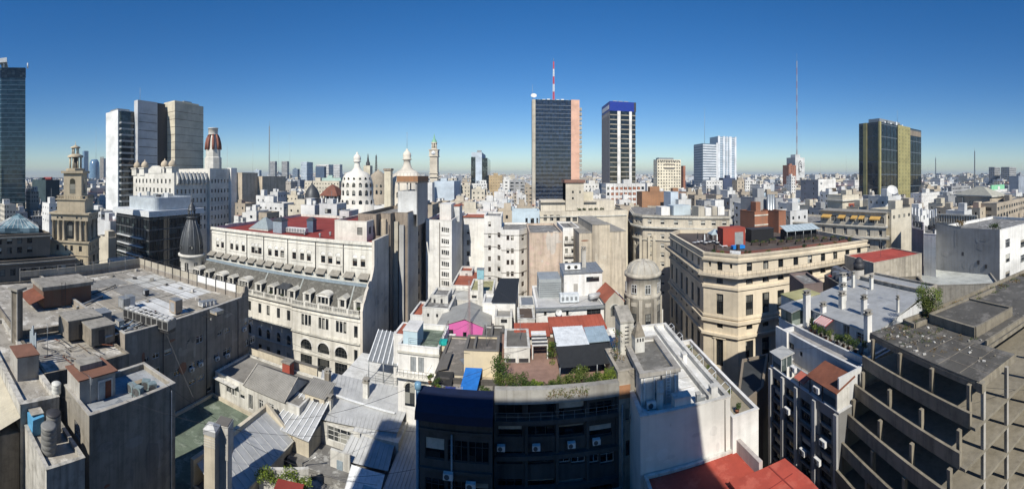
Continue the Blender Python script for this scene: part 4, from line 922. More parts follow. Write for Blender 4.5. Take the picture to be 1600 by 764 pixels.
# ================================================================ centre
def blk(name, label, cat, px0, px1, y, ytop, depth, wm, rm, rects=(), small=None, z0=0., par=.6, kind='c2', fm=None, side=None, gm=None, z1=None, sill=None, dep=.18, cop=None):
    x0, x1 = xa(px0, y), xa(px1, y); xm = (x0+x1)/2; z1 = z1 if z1 is not None else zz(ytop, xm, y)
    t = thing(name, label, cat, xm, y+depth/2, z0); e0, e1 = (x0, y), (x1, y)
    ws = [pw(e0, e1, *r[:4], r[4] if len(r) > 4 else kind, r[5] if len(r) > 5 else (fm or FRW), r[6] if len(r) > 6 else (gm or GL)) for r in rects]
    w = {0: ws} if rects else {}; w.update(side or {})
    shell(t, rect(x0, x1, y, y+depth), z0, z1, wm, rm, par, .25, wins=w, small=small, sill=sill, depth=dep, cop=cop); return t, x0, x1, z1
def sheet(mb, a, b, c, d, mat, n=8, rib=.06, rm=None):          # ribbed metal roof plane a-b (low edge), d-c (high edge), ribs run from low to high
    a, b, c, d = map(Vector, (a, b, c, d)); nn = (b-a).cross(d-a).normalized(); th = nn*-.08
    mb.add([a, b, c, d, a+th, b+th, c+th, d+th], [(0,1,2,3),(7,6,5,4),(4,5,1,0),(5,6,2,1),(6,7,3,2),(7,4,0,3)], mat)
    for i in range(n+1):
        p, q = a+(b-a)*i/n+nn*rib/2, d+(c-d)*i/n+nn*rib/2; mb.beam(p, q, rib, rib, rm or mat)
GREENR = roofm((.15,.19,.145), (.055,.065,.055), .6, (.25,.29,.24), scale=.4, name='green_membrane'); CORR = seamm((.3,.29,.265), .7, .1, .4); ZINC = seamm((.47,.48,.48), .5, .15, .4); ZW = plain((.72,.74,.75), .5)
CRM = wallm((.62,.56,.44), .3, .4); WST = wallm((.7,.69,.64), .4, .55)
# --- low roofs between the flat-roofed building and the palace
t = thing('green_roof_terrace', 'low building with worn green roof membrane beneath the dark grey wall', 'building', -37, 35)
shell(t, rect(-43.3, -31.4, 24, 43.8), 0, 21.4, CRM, GREENR, .4, .25)
wh = thing('corrugated_roof_house', 'small white house with grey gabled corrugated roof on a low building', 'house', -35, 48)
e0, e1 = (-42.9, 44), (-27.2, 44)
rr = [(353,600,361,614),(362,604,369.4,619),(374.6,612,382,623.6),(388,616.5,395,640,'door'),(404,625,411,640),(418.5,630,427.6,642)]
shell(wh, rect(-42.9, -27.2, 44, 52.2), 0, 24.9, WST, roofm((.26,.25,.23), (.09,.085,.08), .5), .25, .2, wins={0: [pw(e0, e1, *q[:4], q[4] if len(q) > 4 else 'c2', FRW) for q in rr]})
m = MB(); xr0, xr1 = xa(382, 44), xa(446, 44)
sheet(m, (xr0,43.7,25.0), (xr1,43.7,25.0), (xr1,47.2,26.9), (xr0,47.2,26.9), CORR, 34, .05); sheet(m, (xr1,50.6,25.0), (xr0,50.6,25.0), (xr0,47.2,26.9), (xr1,47.2,26.9), CORR, 34, .05)
o = m.build('gable_roof', wh); m = MB()
for x, s in ((xr0+.1, -1), (xr1-.1, 1)): m = MB(); m.add([(x,43.9,24.9),(x,50.4,24.9),(x,47.2,26.75)], [(0,1,2) if s > 0 else (2,1,0)], WST); m.build('gable_wall', wh)
for x in (xr0, xr1): part(wh, 'verge', 'beam', (x, 43.65, 25.06), (x, 47.2, 27.0), .16, .14, LGREY)
part(wh, 'eaves_canopy', 'box', -42.5, -38, 43.1, 43.98, 24.3, 24.4, WST)
t = thing('long_parapet_wall', 'long cream parapet wall below the arches of the white palace', 'wall', -33, 52.8); part(t, 'wall', 'box', -42.9, -29.2, 52.5, 52.85, 15, 26.1, CRM); part(t, 'coping', 'box', -42.95, -29.1, 52.4, 52.95, 26.1, 26.22, DGREY)
x = xa(450, 50.8); t = thing('red_chimney', 'small red box chimney against the long parapet wall', 'chimney', x, 50.8, 24.6); part(t, 'stack', 'box', x-.7, x+.7, 50.2, 51.4, 24.6, 26.7, wallm((.4,.08,.05), .3, .3)); part(t, 'cap', 'box', x-.85, x+.85, 50.05, 51.55, 26.7, 26.95, CONC)
# zinc roofs
zb = thing('zinc_roofed_building', 'low building with wide silver grey standing seam roofs, centre left', 'building', -21, 49)
part(zb, 'wall', 'box', -28.8, -13.9, 45.6, 52.4, 0, 23.0, WST)
m = MB(); sheet(m, (-25.4,45.3,23.45), (-14.4,46.9,23.4), (-13.9,53.9,25.2), (-29.0,53.9,25.3), ZINC, 22, .07); m.build('main_roof', zb)
part(zb, 'ridge_flashing', 'beam', (-25.0,49.6,24.65), (-15.5,49.2,24.3), .3, .12, ZW)
m = MB(); sheet(m, (-20.6,42.6,21.3), (-14.4,43.0,21.3), (-14.5,47.5,23.5), (-19.9,46.4,23.5), ZINC, 10, .06); m.build('lower_roof', zb)
m = MB(); facade(zb, m, (-25.1, 45.2), (-18.9, 45.2), 20.5, 23.4, [(3.4, 21.2, 3.8, 1.9, 'grid', FRW)], WST); m.build('dormer_wall', zb)
part(zb, 'yard', 'box', -26.9, -14, 40.5, 45.5, 19.5, 20.5, BITU)
sh = MB(); sheet(sh, (-14.2,40.5,20.9), (-10.2,40.5,20.9), (-9.9,50.0,22.6), (-13.8,50.0,22.6), ZINC, 9, .07); t = thing('shaded_zinc_roof', 'narrow zinc roof strip lying half in shadow beside the blue grey pipe', 'building', -12, 45); sh.build('roof', t); part(t, 'wall', 'box', -14.0, -10.2, 40.8, 49.8, 0, 20.7, WST)
for i, (px, y, z, h) in enumerate(((512, 51.5, 24.9, 1.6), (572, 51.0, 24.8, 1.9), (641, 52.8, 25.0, 1.9), (515, 47.5, 24, 1.2))):
    x = xa(px, y); chimney(x, y, z-.4, z+h, .75, .75, ('dark stubby chimney on the zinc roof beside the cream shed', 'pale chimney in the middle of the zinc roof', 'chimney at the right corner of the zinc roof', 'low vent stack on the zinc roof edge')[i], WST if i else DCONC)
t = thing('cream_roof_shed', 'cream shed with grey corrugated top standing among the zinc roofs', 'shed', -25, 48, 22); part(t, 'wall', 'box', -28.0, -24.9, 46.8, 49.6, 20, 25.5, CRM)
m = MB(); sheet(m, (-28.3,46.5,25.55), (-24.6,46.5,25.55), (-24.6,49.9,26.15), (-28.3,49.9,26.15), CORR, 12, .05); m.build('roof', t); part(t, 'louvre', 'box', -26.6, -25.7, 46.72, 46.8, 24.3, 25.0, IRON)
t = thing('ribbed_shed_roof', 'sloping blue grey shed roof with white ribs left of the cream shed', 'shed', -27, 44, 20); part(t, 'wall', 'box', -29.6, -24.5, 41.9, 46.4, 0, 22.9, CRM)
m = MB(); sheet(m, (-30.0,41.3,23.0), (-24.2,41.3,23.0), (-24.4,47.3,24.8), (-29.4,47.3,24.8), ZINC, 7, .13, ZW); m.build('roof', t)
cw = thing('cream_corner_building', 'cream building with silver roof and tall windows, lower centre left', 'building', -29, 36)
shell(cw, rect(-31.3, -27, 28.5, 41.8), 0, 22.0, CRM, BITU, .15, .2, wins={1: [(1.6+2.6*i, z, 1.1, 2.0, 'c2', FRD) for i in range(5) for z in (18.6, 14.8)]}, sill=PALE2)
m = MB(); sheet(m, (-26.7,29.0,22.1), (-26.7,41.6,22.1), (-31.1,41.6,24.3), (-31.1,29.0,24.3), ZINC, 12, .06); m.build('silver_roof', cw)
part(cw, 'parapet', 'box', -31.6, -31.1, 28.5, 42.4, 21, 24.9, CRM); part(cw, 'end_gable', 'add', [(-31.1,41.7,22),(-27,41.7,22),(-27,41.7,22.4),(-31.1,41.7,25.4),(-31.1,42.1,22),(-27,42.1,22),(-27,42.1,22.4),(-31.1,42.1,25.4)], [(0,1,2,3),(7,6,5,4),(3,2,6,7),(1,5,6,2)], CRM)
part(cw, 'gutter', 'beam', (-26.62,28.9,22.02), (-26.62,41.6,22.02), .2, .16, PALE2); part(cw, 'cornice', 'box', -26.998, -26.75, 28.6, 41.7, 21.3, 21.6, CRM)
for i, (px, r, z1, w) in enumerate(((331, 39.5, 29.8, 1.2), (350, 40.5, 30.2, 1.3))):
    x, y = PR(px, r); t = thing('chimney_stack', ('tall cream chimney stack with silver hood, bottom left', 'stained broader chimney stack right beside the hooded one')[i], 'chimney', x, y, 20)
    part(t, 'shaft', 'obox', (x, y, 10), w, w, z1-10 if not i else 16.8, .35, CRM if not i else WST)
    if i: part(t, 'head', 'obox', (x, y, 26.8), w+.25, w+.25, 3.4, .35, WST); part(t, 'soot_top', 'obox', (x, y, 30.2), w+.1, w+.1, .1, .35, DGREY)
    else: part(t, 'hood', 'obox', (x, y, 29.8), 1.35, 1.35, .5, .35, ZINC); part(t, 'hood_top', 'lathe', x, y, [(1.0,30.3),(.3,30.7)], ZINC, 4, .35+pi/4, False); m = MB(); [m.obox((x, y, 28.6+.25*k), 1.26, 1.26, .1, .35, PALE2) for k in range(4)]; m.build('louvre_band', t)
t = thing('grimy_parapet_wall', 'low grimy wall below the two chimney stacks', 'wall', -27, 29.5); part(t, 'wall', 'box', -30.5, -25.5, 27.0, 27.5, 10, 22.4, WST); part(t, 'coping', 'box', -30.6, -25.4, 26.9, 27.6, 22.4, 22.55, CONC)
# ivy at the bottom edge
rnd = random.Random(11); t = thing('ivy_hedge', 'bright green ivy covering a wall top at the bottom edge', 'ivy', *PR(440, 43.0), 20)
m = MB()
for i in range(22): px = 405+i*3.6; x, y = PR(px, 43.4-.06*abs(i-11)); leaves(m, (x, y, 22.6+.6*sin(i*.6)-.03*i), (.7, .5, .8), 90, .11, L3, rnd, .0)
m.build('foliage', t); a, b = PR(405, 43.6), PR(482, 43.6); m = MB(); m.beam((*a, 21), (*b, 21), .4, 4.0, WST); m.build('wall', t)
t = thing('small_red_roof', 'small red roof corner peeking beside the ivy at the bottom', 'roof', *PR(447, 41.5)); x, y = PR(450, 41.2); part(t, 'roof', 'obox', (x, y, 22.3), 3, 2.4, .15, .3, REDROOF); part(t, 'wall', 'obox', (x, y, 5), 2.8, 2.2, 17.2, .3, WST)
t = thing('patio_building', 'cream patio house with pale walls and white lean-to, bottom centre left', 'house', -19, 41)
shell(t, rect(-23.5, -15, 38.6, 42.4), 0, 19.6, CRM, BITU, .2, .2, wins={0: [(2.2, 16.3, 1.0, 2.0, 'c2', FRW), (5.2, 16.3, 1.0, 2.0, 'c2', FRW)]})
m = MB(); sheet(m, (-18.4,38.8,20.0), (-14.4,38.8,20.0), (-14.6,42.4,21.3), (-18.8,42.4,21.3), ZW, 6, .04); m.build('lean_to_roof', t); part(t, 'back_wall', 'box', -21.5, -18.9, 42.0, 42.3, 19.6, 22.6, WST); part(t, 'drain_frame', 'tube', [(-24.2,40,17),(-24.2,40,21.2),(-22.4,40,22.6)], .09, FRW, 6); part(t, 'window', 'box', -20.6, -19.8, 41.93, 41.99, 20.2, 21.6, BLUEG)
x, y = PR(653, 37); t = thing('blue_grey_flue', 'tall blue grey round pipe standing at the shadow edge', 'pipe', x, y, 20); part(t, 'pipe', 'tube', [(x, y, 10), (x, y, 35.6)], .2, plain((.16,.3,.42), .45, .2), 10); part(t, 'collar', 'lathe', x, y, [(.3,35.6),(.34,35.7),(.34,36.2),(.2,36.3)], plain((.16,.3,.42), .45, .2), 10)
# --- white house with balcony and its neighbours
hw, x0, x1, z1 = blk('white_balcony_house', 'white house with grey shuttered doors above two arches, below the pink house', 'house', 622, 686, 50, 542, 8, WHITE, GREENR, [(641,557.5,650.5,581,'shut',GREYMET),(653,558,663,582,'shut',GREYMET)], par=.7)
m = MB()
for px0, px1 in ((633,648),(655,672)):
    a, b = xa(px0, 50), xa(px1, 50); o = MB(); o.box(a, b, 49.9, 49.98, 25.2, 27.6, GL); arch_fill(o, (a+b)/2, 49.93, 27.6, b-a, .7, GL); arch_band(o, (a+b)/2, 49.98, 27.6, b-a, .7, .18, .12, PALE2); o.build('arched_doorway', hw)
part(hw, 'balcony_slab', 'box', x0-.1, x1+.1, 49.0, 49.995, 29.25, 29.5, PALE); m = MB(); railing(m, [(x0, 49.1, 29.5), (x1, 49.1, 29.5)], .85, IRON, .5, 2, .03); m.build('balcony_railing', hw)
m = MB(); railing(m, [(x0+1.5, 50.1, z1), (x1, 50.1, z1), (x1, 57.5, z1)], 1.0, IRON, 1.6, 2); m.build('roof_railing', hw); part(hw, 'cornice', 'box', x0-.1, x1+.1, 49.75, 49.997, z1-1.0, z1-.75, PALE2)
t = thing('pale_blue_roof_box', 'pale blue roof box on the white balcony house terrace', 'roof house', -13.8, 52.5, 32.4); part(t, 'wall', 'box', xa(630,50.6), xa(652,50.6), 50.6, 54.2, 32.41, 35.0, wallm((.5,.64,.7), .1, .1)); part(t, 'roof_slab', 'box', xa(630,50.6)-.06, xa(652,50.6)+.06, 50.5, 54.3, 35.0, 35.12, WHITE)
t = thing('turquoise_bird_house', 'small turquoise topped white shelter on the green terrace', 'shelter', xa(693, 51.5), 51.5, 32.4); x = xa(693, 51.5); part(t, 'body', 'box', x-.35, x+.35, 51.2, 51.9, 32.41, 33.3, CREAM); part(t, 'roof', 'box', x-.5, x+.5, 51.0, 52.1, 33.3, 33.75, plain((.02,.4,.36), .5))
t, x0, x1, z1 = blk('small_white_annex', 'small white annex with brown red roof next to the grey canopy', 'building', 615, 641, 56, 524, 5, WHITE, TERRA, par=.05)
t = thing('grey_striped_canopy', 'grey canopy with white stripes beside the blank palace wall', 'canopy', -19, 59, 24)
part(t, 'base_building', 'box', -26.3, -15.7, 55.2, 64, 0, 24.4, WHITE2); m = MB(); sheet(m, (-21.9,55.6,27.4), (-17.1,55.6,27.4), (-18.2,62.5,29.6), (-22.6,62.5,29.6), GREYMET, 6, .16, ZW); m.build('roof_sheet', t)
m = MB(); railing(m, [(-22.0, 55.3, 24.4), (-16.2, 55.3, 24.4)], 1.1, GREYMET, 1.2, 3); m.build('railing', t)
for x in (-21.8, -19.4, -17.2): p = MB(); p.tube([(x, 55.7, 24.4), (x, 55.7, 27.35)], .07, GREYMET); p.build('post', t)
part(t, 'side_wall', 'box', -22.6, -18.3, 62.6, 62.8, 25, 29.4, WHITE)
# pink house
PINK = wallm((.6,.13,.36), .15, .2, (.3,.05,.18)); pk = thing('pink_house', 'bright pink gabled house with grey roof', 'house', -7.6, 64)
x0, x1, y = xa(684, 60), xa(763, 60), 60.; xm = xa(726, 60)
m = MB(); facade(pk, m, (x0, y), (x1, y), 24, 32.2, [pw((x0,y),(x1,y),698,515.6,708.5,525,'c2',FRD), pw((x0,y),(x1,y),723,519,729.5,531,'c1',FRD)], PINK)
m.add([(x0,y,32.2),(x1,y,32.2),(xm,y,33.5)], [(0,1,2)], PINK); m.quad((x1,y,24),(x1,68,24),(x1,68,32.2),(x1,y,32.2), PINK); m.quad((x0,68,24),(x0,y,24),(x0,y,32.2),(x0,68,32.2), WHITE2); m.quad((x1,68,24),(x0,68,24),(x0,68,32.2),(x1,68,32.2), WHITE2); m.build('wall', pk)
m = MB(); RG = seamm((.33,.33,.31), .65, .05, .3); sheet(m, (x0-.3,y-.15,32.15), (x0-.3,68.2,32.15), (xm,68.2,33.75), (xm,y-.15,33.75), RG, 14, .04); sheet(m, (x1+.3,68.2,32.15), (x1+.3,y-.15,32.15), (xm,y-.15,33.75), (xm,68.2,33.75), RG, 14, .04); m.build('roof', pk)
part(pk, 'orange_patch', 'box', x1-.9, x1-.02, y-.04, y-.004, 29.6, 31.0, wallm((.6,.2,.07), .2, .2))
t = thing('mint_terrace_wall', 'pale mint terrace wall in front of the pink house', 'wall', -10, 57); part(t, 'wall', 'box', xa(652,57), xa(712,57), 56.9, 57.15, 24, 32.3, wallm((.6,.72,.66), .1, .1)); part(t, 'coping', 'box', xa(652,57), xa(712,57), 56.8, 57.25, 32.3, 32.4, WHITE)
mast(xa(733,58.5), 58.5, 31, 40.2, 'red and white lattice radio mast beside the pink house door', .018, plain((.3,.2,.19), .6), lattice=.26)
# cream house
ch, x0, x1, z1 = blk('cream_house', 'cream plastered house with dark flat roof, right of the pale grey roof', 'house', 725, 779, 43.5, 548.5, 4.2, wallm((.68,.58,.4), .15, .2), roofm((.11,.1,.09), (.04,.035,.03), .6, (.2,.18,.16)), par=.25, cop=DGREY)
part(ch, 'roof_kerb', 'box', x0+1, x0+1.25, 44.2, 47.3, z1-.2, z1+.22, DGREY); m = MB()
part(ch, 'awning_rail', 'box', x0-.02, x1+.02, 43.38, 43.48, 33.1, 33.35, plain((.5,.42,.3), .7))
t, a, b, z1 = blk('grey_roofed_annex', 'annex with flat grey brown roof left of the cream house', 'building', 680, 724.6, 43.6, 585, 10.5, CRM, roofm((.2,.185,.165), (.07,.06,.05), .6, (.3,.27,.24)), par=.2, cop=DGREY)
m = MB(); sheet(m, (a, 44.3, z1-.1), (a+.1, 48.5, z1-.1), (a+1.3, 48.5, z1+.35), (a+1.3, 44.3, z1+.35), DGREY, 8, .05); m.build('lean_to', t); part(t, 'vent_flap', 'obox', (a+3.0, 47, z1-.15), .7, 1.6, .12, .5, GREYMET)
t, a, b, z1 = blk('dark_roofed_low_house', 'low house with dark flat roof right of the pink house', 'house', 752, 786, 53.8, 535, 6, WHITE2, roofm((.12,.115,.105), (.05,.045,.04), .5, (.2,.19,.18)), par=.25, cop=DGREY)
part(t, 'parapet_ridge', 'box', a+1.2, a+1.5, 54.2, 59.5, z1-.2, z1+.5, DGREY)
# --- dark shaded building with blue awning (rear facades in the shadow)
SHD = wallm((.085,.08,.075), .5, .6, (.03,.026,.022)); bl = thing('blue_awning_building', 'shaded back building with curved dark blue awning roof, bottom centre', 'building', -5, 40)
x0, x1, y = xa(656, 35.5), xa(769, 35.5), 35.5
BLUE = plain((.006,.012,.04), .7, name='blue_canvas'); L = x1-x0
DW = glassm((.006,.008,.01), (.05,.05,.045), .25, .08)
ws = []
for z in (29.4, 25.6, 21.8):
    for u in (1.4, 3.5, 5.4): ws.append((L*u/6.6, z, 1.9, 2.0, 'c3', FRD, DW))
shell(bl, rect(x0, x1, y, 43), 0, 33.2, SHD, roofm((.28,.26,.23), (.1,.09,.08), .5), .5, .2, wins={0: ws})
m = MB(); pr = [(34.2,33.7),(34.35,34.4),(34.9,35.0),(35.8,35.4),(36.8,35.5)]
for (ya_, za_), (yb_, zb_) in zip(pr, pr[1:]): m.add([(x0-.2,ya_,za_),(x1+.1,ya_,za_),(x1+.1,yb_,zb_),(x0-.2,yb_,zb_)], [(0,1,2,3)], BLUE, True)
m.add([(x0-.2,a,b) for a, b in pr]+[(x0-.2,36.8,33.7)], [(0,1,2,3,4,5)], BLUE); m.add([(x1+.1,a,b) for a, b in pr]+[(x1+.1,36.8,33.7)], [(5,4,3,2,1,0)], BLUE); m.build('curved_awning', bl)
for z in (32.1, 28.4, 24.6): part(bl, 'floor_ledge', 'box', x0, x1, y-.25, y-.003, z, z+.25, SHD)
part(bl, 'drain_pipe', 'tube', [(x0+L*.45, y-.15, 18), (x0+L*.45, y-.15, 32)], .1, GREYMET)
ac(x0+2.8, y-.45, 28.0, 0, 'left of two white air conditioners under the blue awning building windows', 'air conditioners on shaded walls'); ac(x0+4.9, y-.45, 27.3, 0, 'right of two white air conditioners under the blue awning building windows', 'air conditioners on shaded walls')
# terrace behind the awning: blue tarp, laundry
t = thing('blue_tarp_awning', 'bright blue tarp awning stretched from the cream house wall', 'awning', xa(737, 41.5), 41.5, 33.2); a, b = xa(722, 41.8), xa(752, 41.8)
part(t, 'tarp', 'add', [(a+.2,43.3,34.4),(b,43.3,34.4),(b-.5,40.4,32.9),(a-.2,40.4,32.9),(a+.2,43.3,34.36),(b,43.3,34.36),(b-.5,40.4,32.86),(a-.2,40.4,32.86)], [(3,2,1,0),(4,5,6,7),(0,1,5,4),(2,3,7,6),(1,2,6,5),(3,0,4,7)], plain((.01,.13,.45), .55)); part(t, 'pole', 'tube', [(a-.1,40.5,32.6), (a-.1,40.5,32.9)], .04, GREYMET)
t = thing('black_shade_cloth', 'small black sagging shade cloth over the terrace left of the tarp', 'awning', xa(692, 43), 43, 33); a, b = xa(681, 43), xa(708, 43); part(t, 'cloth', 'add', [(a,43.5,33.6),(b,43.5,33.7),(b,41.6,32.9),(a,41.8,33.0),((a+b)/2,42.5,32.9)], [(0,4,1),(1,4,2),(2,4,3),(3,4,0)], plain((.02,.02,.02), .8)); part(t, 'rail', 'beam', (a,41.8,33.0), (b,41.6,32.9), .05, .05, GREYMET)
for i, (px, c) in enumerate(((700, (.03,.05,.25)), (708, (.02,.04,.2)), (716, (.3,.3,.36)))):
    x = xa(px, 40); t = thing('hanging_laundry', ('dark blue cloth on the line, leftmost of the laundry', 'navy cloth hanging in the middle of the laundry line', 'pale grey cloth hanging right on the laundry line')[i], 'laundry', x, 40, 32.5); part(t, 'cloth', 'box', x-.28, x+.28, 40, 40.03, 32.9, 33.9, plain(c, .9)); part(t, 'peg', 'box', x-.03, x+.03, 39.98, 40.05, 33.86, 33.98, WOOD)
t = thing('laundry_line', 'thin line carrying the laundry on the terrace', 'clothes line', xa(708,40), 40, 32.6); part(t, 'line', 'beam', (xa(692,40), 40.015, 33.93), (xa(722,40), 40.015, 33.93), .02, .02, GREYMET); part(t, 'post', 'tube', [(xa(692,40), 40.015, 32.6), (xa(692,40), 40.015, 34)], .03, GREYMET); part(t, 'end_post', 'tube', [(xa(722,40), 40.015, 32.6), (xa(722,40), 40.015, 34)], .03, GREYMET)
for i, (px, y, w, c) in enumerate(((672,42.2,.9,L2),(680,41.4,1.0,L1),(688,40.2,.9,L3),(758,40.5,1.0,L1),(765,39.8,1.0,L2))):
    bush(xa(px, y), y, 32.7, w, .9, ('pale green plant at the left end of the awning terrace', 'second plant from left on the awning terrace', 'light green plant near the laundry line', 'leafy plant right of the blue tarp', 'rightmost plant right of the blue tarp')[i], c, 220, .09)
# --- terrace building with planters, shaded facade below
tb = thing('terrace_building', 'shaded apartment building with planted roof terrace, bottom centre', 'building', 5, 44)
x0, x1, y = xa(774, 37), xa(964, 37), 37.0; L = x1-x0
FAS = wallm((.36,.35,.32), .5, .55); ws = []; GP = lambda a, b, c, d, k, f=FRW: pw((x0,y),(x1,y),a,c,b,d,k,f,DW)
for a, b in ((777,817),(823,867),(873,913),(920,957)): ws += [GP(a, b, 663, 682, 'c3', FRD), GP(a, b, 627, 649, 'c3', FRD)]
for a, b in ((775,816),(823,865)): ws.append(GP(a, b, 706, 725, 'c3', FRD))
for a, b in ((872,890),(893,914),(921,935),(938,960)): ws.append(GP(a, b, 706, 725, 'c2'))
for a, b in ((777,817),(823,867),(873,913),(920,957)): ws.append(GP(a, b, 750, 768, 'c3', FRD))
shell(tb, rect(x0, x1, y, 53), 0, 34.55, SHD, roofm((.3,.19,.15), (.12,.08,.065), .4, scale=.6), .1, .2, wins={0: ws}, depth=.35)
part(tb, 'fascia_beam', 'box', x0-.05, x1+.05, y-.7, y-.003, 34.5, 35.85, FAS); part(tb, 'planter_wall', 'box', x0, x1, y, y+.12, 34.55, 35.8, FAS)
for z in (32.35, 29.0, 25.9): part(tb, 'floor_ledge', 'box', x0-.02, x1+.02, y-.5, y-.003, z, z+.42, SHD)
for i in range(5): x = x0+L*i/4; part(tb, 'pier', 'box', x-.14, x+.14, y-.22, y-.004, 15, 34.4, SHD)
m = MB(); railing(m, [(x0, y-.42, 32.77), (x1, y-.42, 32.77)], .75, GREYMET, 1.0, 2, .03); m.build('balcony_railing', tb)
for i, px in enumerate((783, 808, 838, 893, 906, 932)):
    if i not in (1, 4): ac(xa(px, y-.55), y-.55, 30.0 if i != 4 else 32.9, 0, w=.75, h=.55, label=('leftmost air conditioner below the middle windows of the terrace building', 'second air conditioner from left below the middle windows', 'air conditioner below the second window bay of the terrace building', 'air conditioner below the third window bay, white and large', 'air conditioner standing on the top balcony of the terrace building', 'rightmost air conditioner below the windows of the terrace building')[i], group='air conditioners on the terrace building')
# planters and plants
rnd = random.Random(5); kinds = [L2, L1, L2, L2, L3, L2, L1, L4]; lab = ['feathery', 'dense dark', 'tall pale', 'sprawling', 'bright yellow green', 'loose', 'dark leaved', 'low bushy']
for i in range(13):
    px = 783+i*14.2; k = kinds[(i*3)%8] if i not in (11,) else L3; w = .9+.4*rnd.random(); h = .9+.8*rnd.random()
    if 3 <= i <= 6: h *= .7
    bush(xa(px, 37.7+.5*rnd.random()), 37.7+.5*rnd.random(), 34.56, w*1.45, h*1.2, '%s planter shrub, number %s from the left along the terrace edge' % (lab[(i*3)%8], ('one','two','three','four','five','six','seven','eight','nine','ten','eleven','twelve','thirteen')[i]), k, 800, .075, 'planter_shrub', 'shrub', 'shrubs along the terrace edge')
m = MB(); t = thing('trailing_vine', 'vine trailing over the terrace fascia below the shrubs', 'vine', xa(885,36.2), 36.2, 34.5)
for i in range(16): leaves(m, (xa(858+i*4, 36.25), 36.25, 35.6-.45*rnd.random()), (.3,.15,.45), 40, .07, L2 if i%2 else DRYL, rnd, 0)
m.build('foliage', t)
bush(xa(782, 40.5), 40.5, 34.56, 2.0, 2.6, 'big green shrub at the left end of the terrace against the cream house', L1, 900, .1, 'terrace_tree', 'shrub')
ct = thing('concrete_hut', 'grey weathered concrete hut with flat roof on the planted terrace', 'hut', 1, 47, 34.5)
x0h, x1h = xa(788, 44.5), xa(828, 44.5); shell(ct, rect(x0h, x1h, 44.5, 50), 34.5, 36.2, WST, roofm((.16,.15,.13), (.06,.055,.05), .6), .08, .2)
for a in (x0h+.2, x0h+1.7): part(ct, 'opening', 'box', a, a+1.1, 44.46, 44.495, 34.56, 35.0, IRON)
part(ct, 'post', 'box', x0h+1.45, x0h+1.6, 44.3, 44.45, 34.55, 35.3, FRW)
t = thing('white_pergola', 'white slatted pergola roof beside the concrete hut', 'pergola', xa(842, 47), 47, 34.55); a, b = xa(831, 46), xa(855, 46)
for k in range(4): part(t, 'slat', 'box', a, b, 45.2+k*.75, 45.75+k*.75, 36.2+.1*k, 36.26+.1*k, IRON if k < 3 else ZW)
for x in (a+.05, b-.05): part(t, 'post', 'box', x-.06, x+.06, 45.1, 45.25, 34.56, 36.2, FRW)
for k in range(5): part(t, 'rafter', 'box', a, b, 45.05+k*.75, 45.15+k*.75, 36.15+.1*k, 36.3+.1*k, FRW)
sc = thing('dark_shade_canopy', 'wide black shade cloth canopy over the planted terrace', 'canopy', xa(915, 41.5), 41.5, 34.55); a, b = xa(873, 41), xa(958, 41); pts = []
nx, ny = 14, 5; vs = []
for j in range(ny+1):
    for i in range(nx+1): u, v = i/nx, j/ny; vs.append((a+(b-a)*u, 39.9+3.6*v, 36.0+.7*v-.22*sin(pi*u*4)**2*sin(pi*v)))
m = MB(); m.add(vs, [(j*(nx+1)+i, j*(nx+1)+i+1, (j+1)*(nx+1)+i+1, (j+1)*(nx+1)+i) for j in range(ny) for i in range(nx)], plain((.022,.024,.026), .85), True); m.build('cloth', sc)
for x in (a, a+(b-a)*.33, a+(b-a)*.66, b): part(sc, 'pole', 'tube', [(x, 39.9, 34.56), (x, 39.9, 36.05)], .05, GREYMET)
wr = thing('white_sheet_roof', 'white corrugated sheet roof behind the black canopy', 'shed', xa(893, 46), 46, 34.55); a, b = xa(868, 45), xa(917, 45); m = MB(); sheet(m, (a,43.4,36.6), (b,43.4,36.6), (b,48.4,37.0), (a,48.4,37.0), plain((.74,.77,.78), .45, .1), 18, .05); m.build('roof', wr); part(wr, 'wall', 'box', a+.2, b-.2, 43.8, 48.2, 34.55, 36.5, WST)
bs = thing('blue_grey_sheet_roof', 'blue grey sheet roof with dark opening and white curtain, right of white sheet roof', 'shed', xa(933, 46), 46, 34.55); a, b = xa(917, 45), xa(951, 45); m = MB(); sheet(m, (a+.1,44.4,36.5), (b,44.4,36.5), (b,47.6,37.1), (a+.1,47.6,37.1), plain((.36,.46,.53), .4, .2), 10, .05); m.build('roof', bs); part(bs, 'dark_opening', 'box', a+.2, b-.1, 44.7, 47, 34.55, 36.4, IRON); part(bs, 'curtain', 'box', a+.25, b-.5, 44.1, 44.15, 35.0, 35.9, plain((.68,.68,.72), .9))
t = thing('climbing_plant', 'green climbing plant left of the white sheet roof', 'plant', xa(862, 45), 45, 34.55); m = MB()
for i in range(12): leaves(m, (xa(862, 45)+rnd.uniform(-.4,.4), 44.3+rnd.uniform(-.4,1.5), 34.8+.17*i), (.4,.5,.3), 70, .08, L1 if i%3 else L3, rnd, 0)
m.build('foliage', t); part(t, 'trellis', 'box', xa(862,45)-.4, xa(862,45)+.4, 45.8, 45.85, 34.56, 36.8, WOOD)
rs = thing('red_roof_strip', 'long low red roof strip in front of the white penthouse', 'roof', xa(874, 51), 51, 34.5); a, b = xa(803, 50), xa(946, 50); a_rs = a; RD = roofm((.36,.09,.055), (.2,.06,.045), .4, scale=.5)
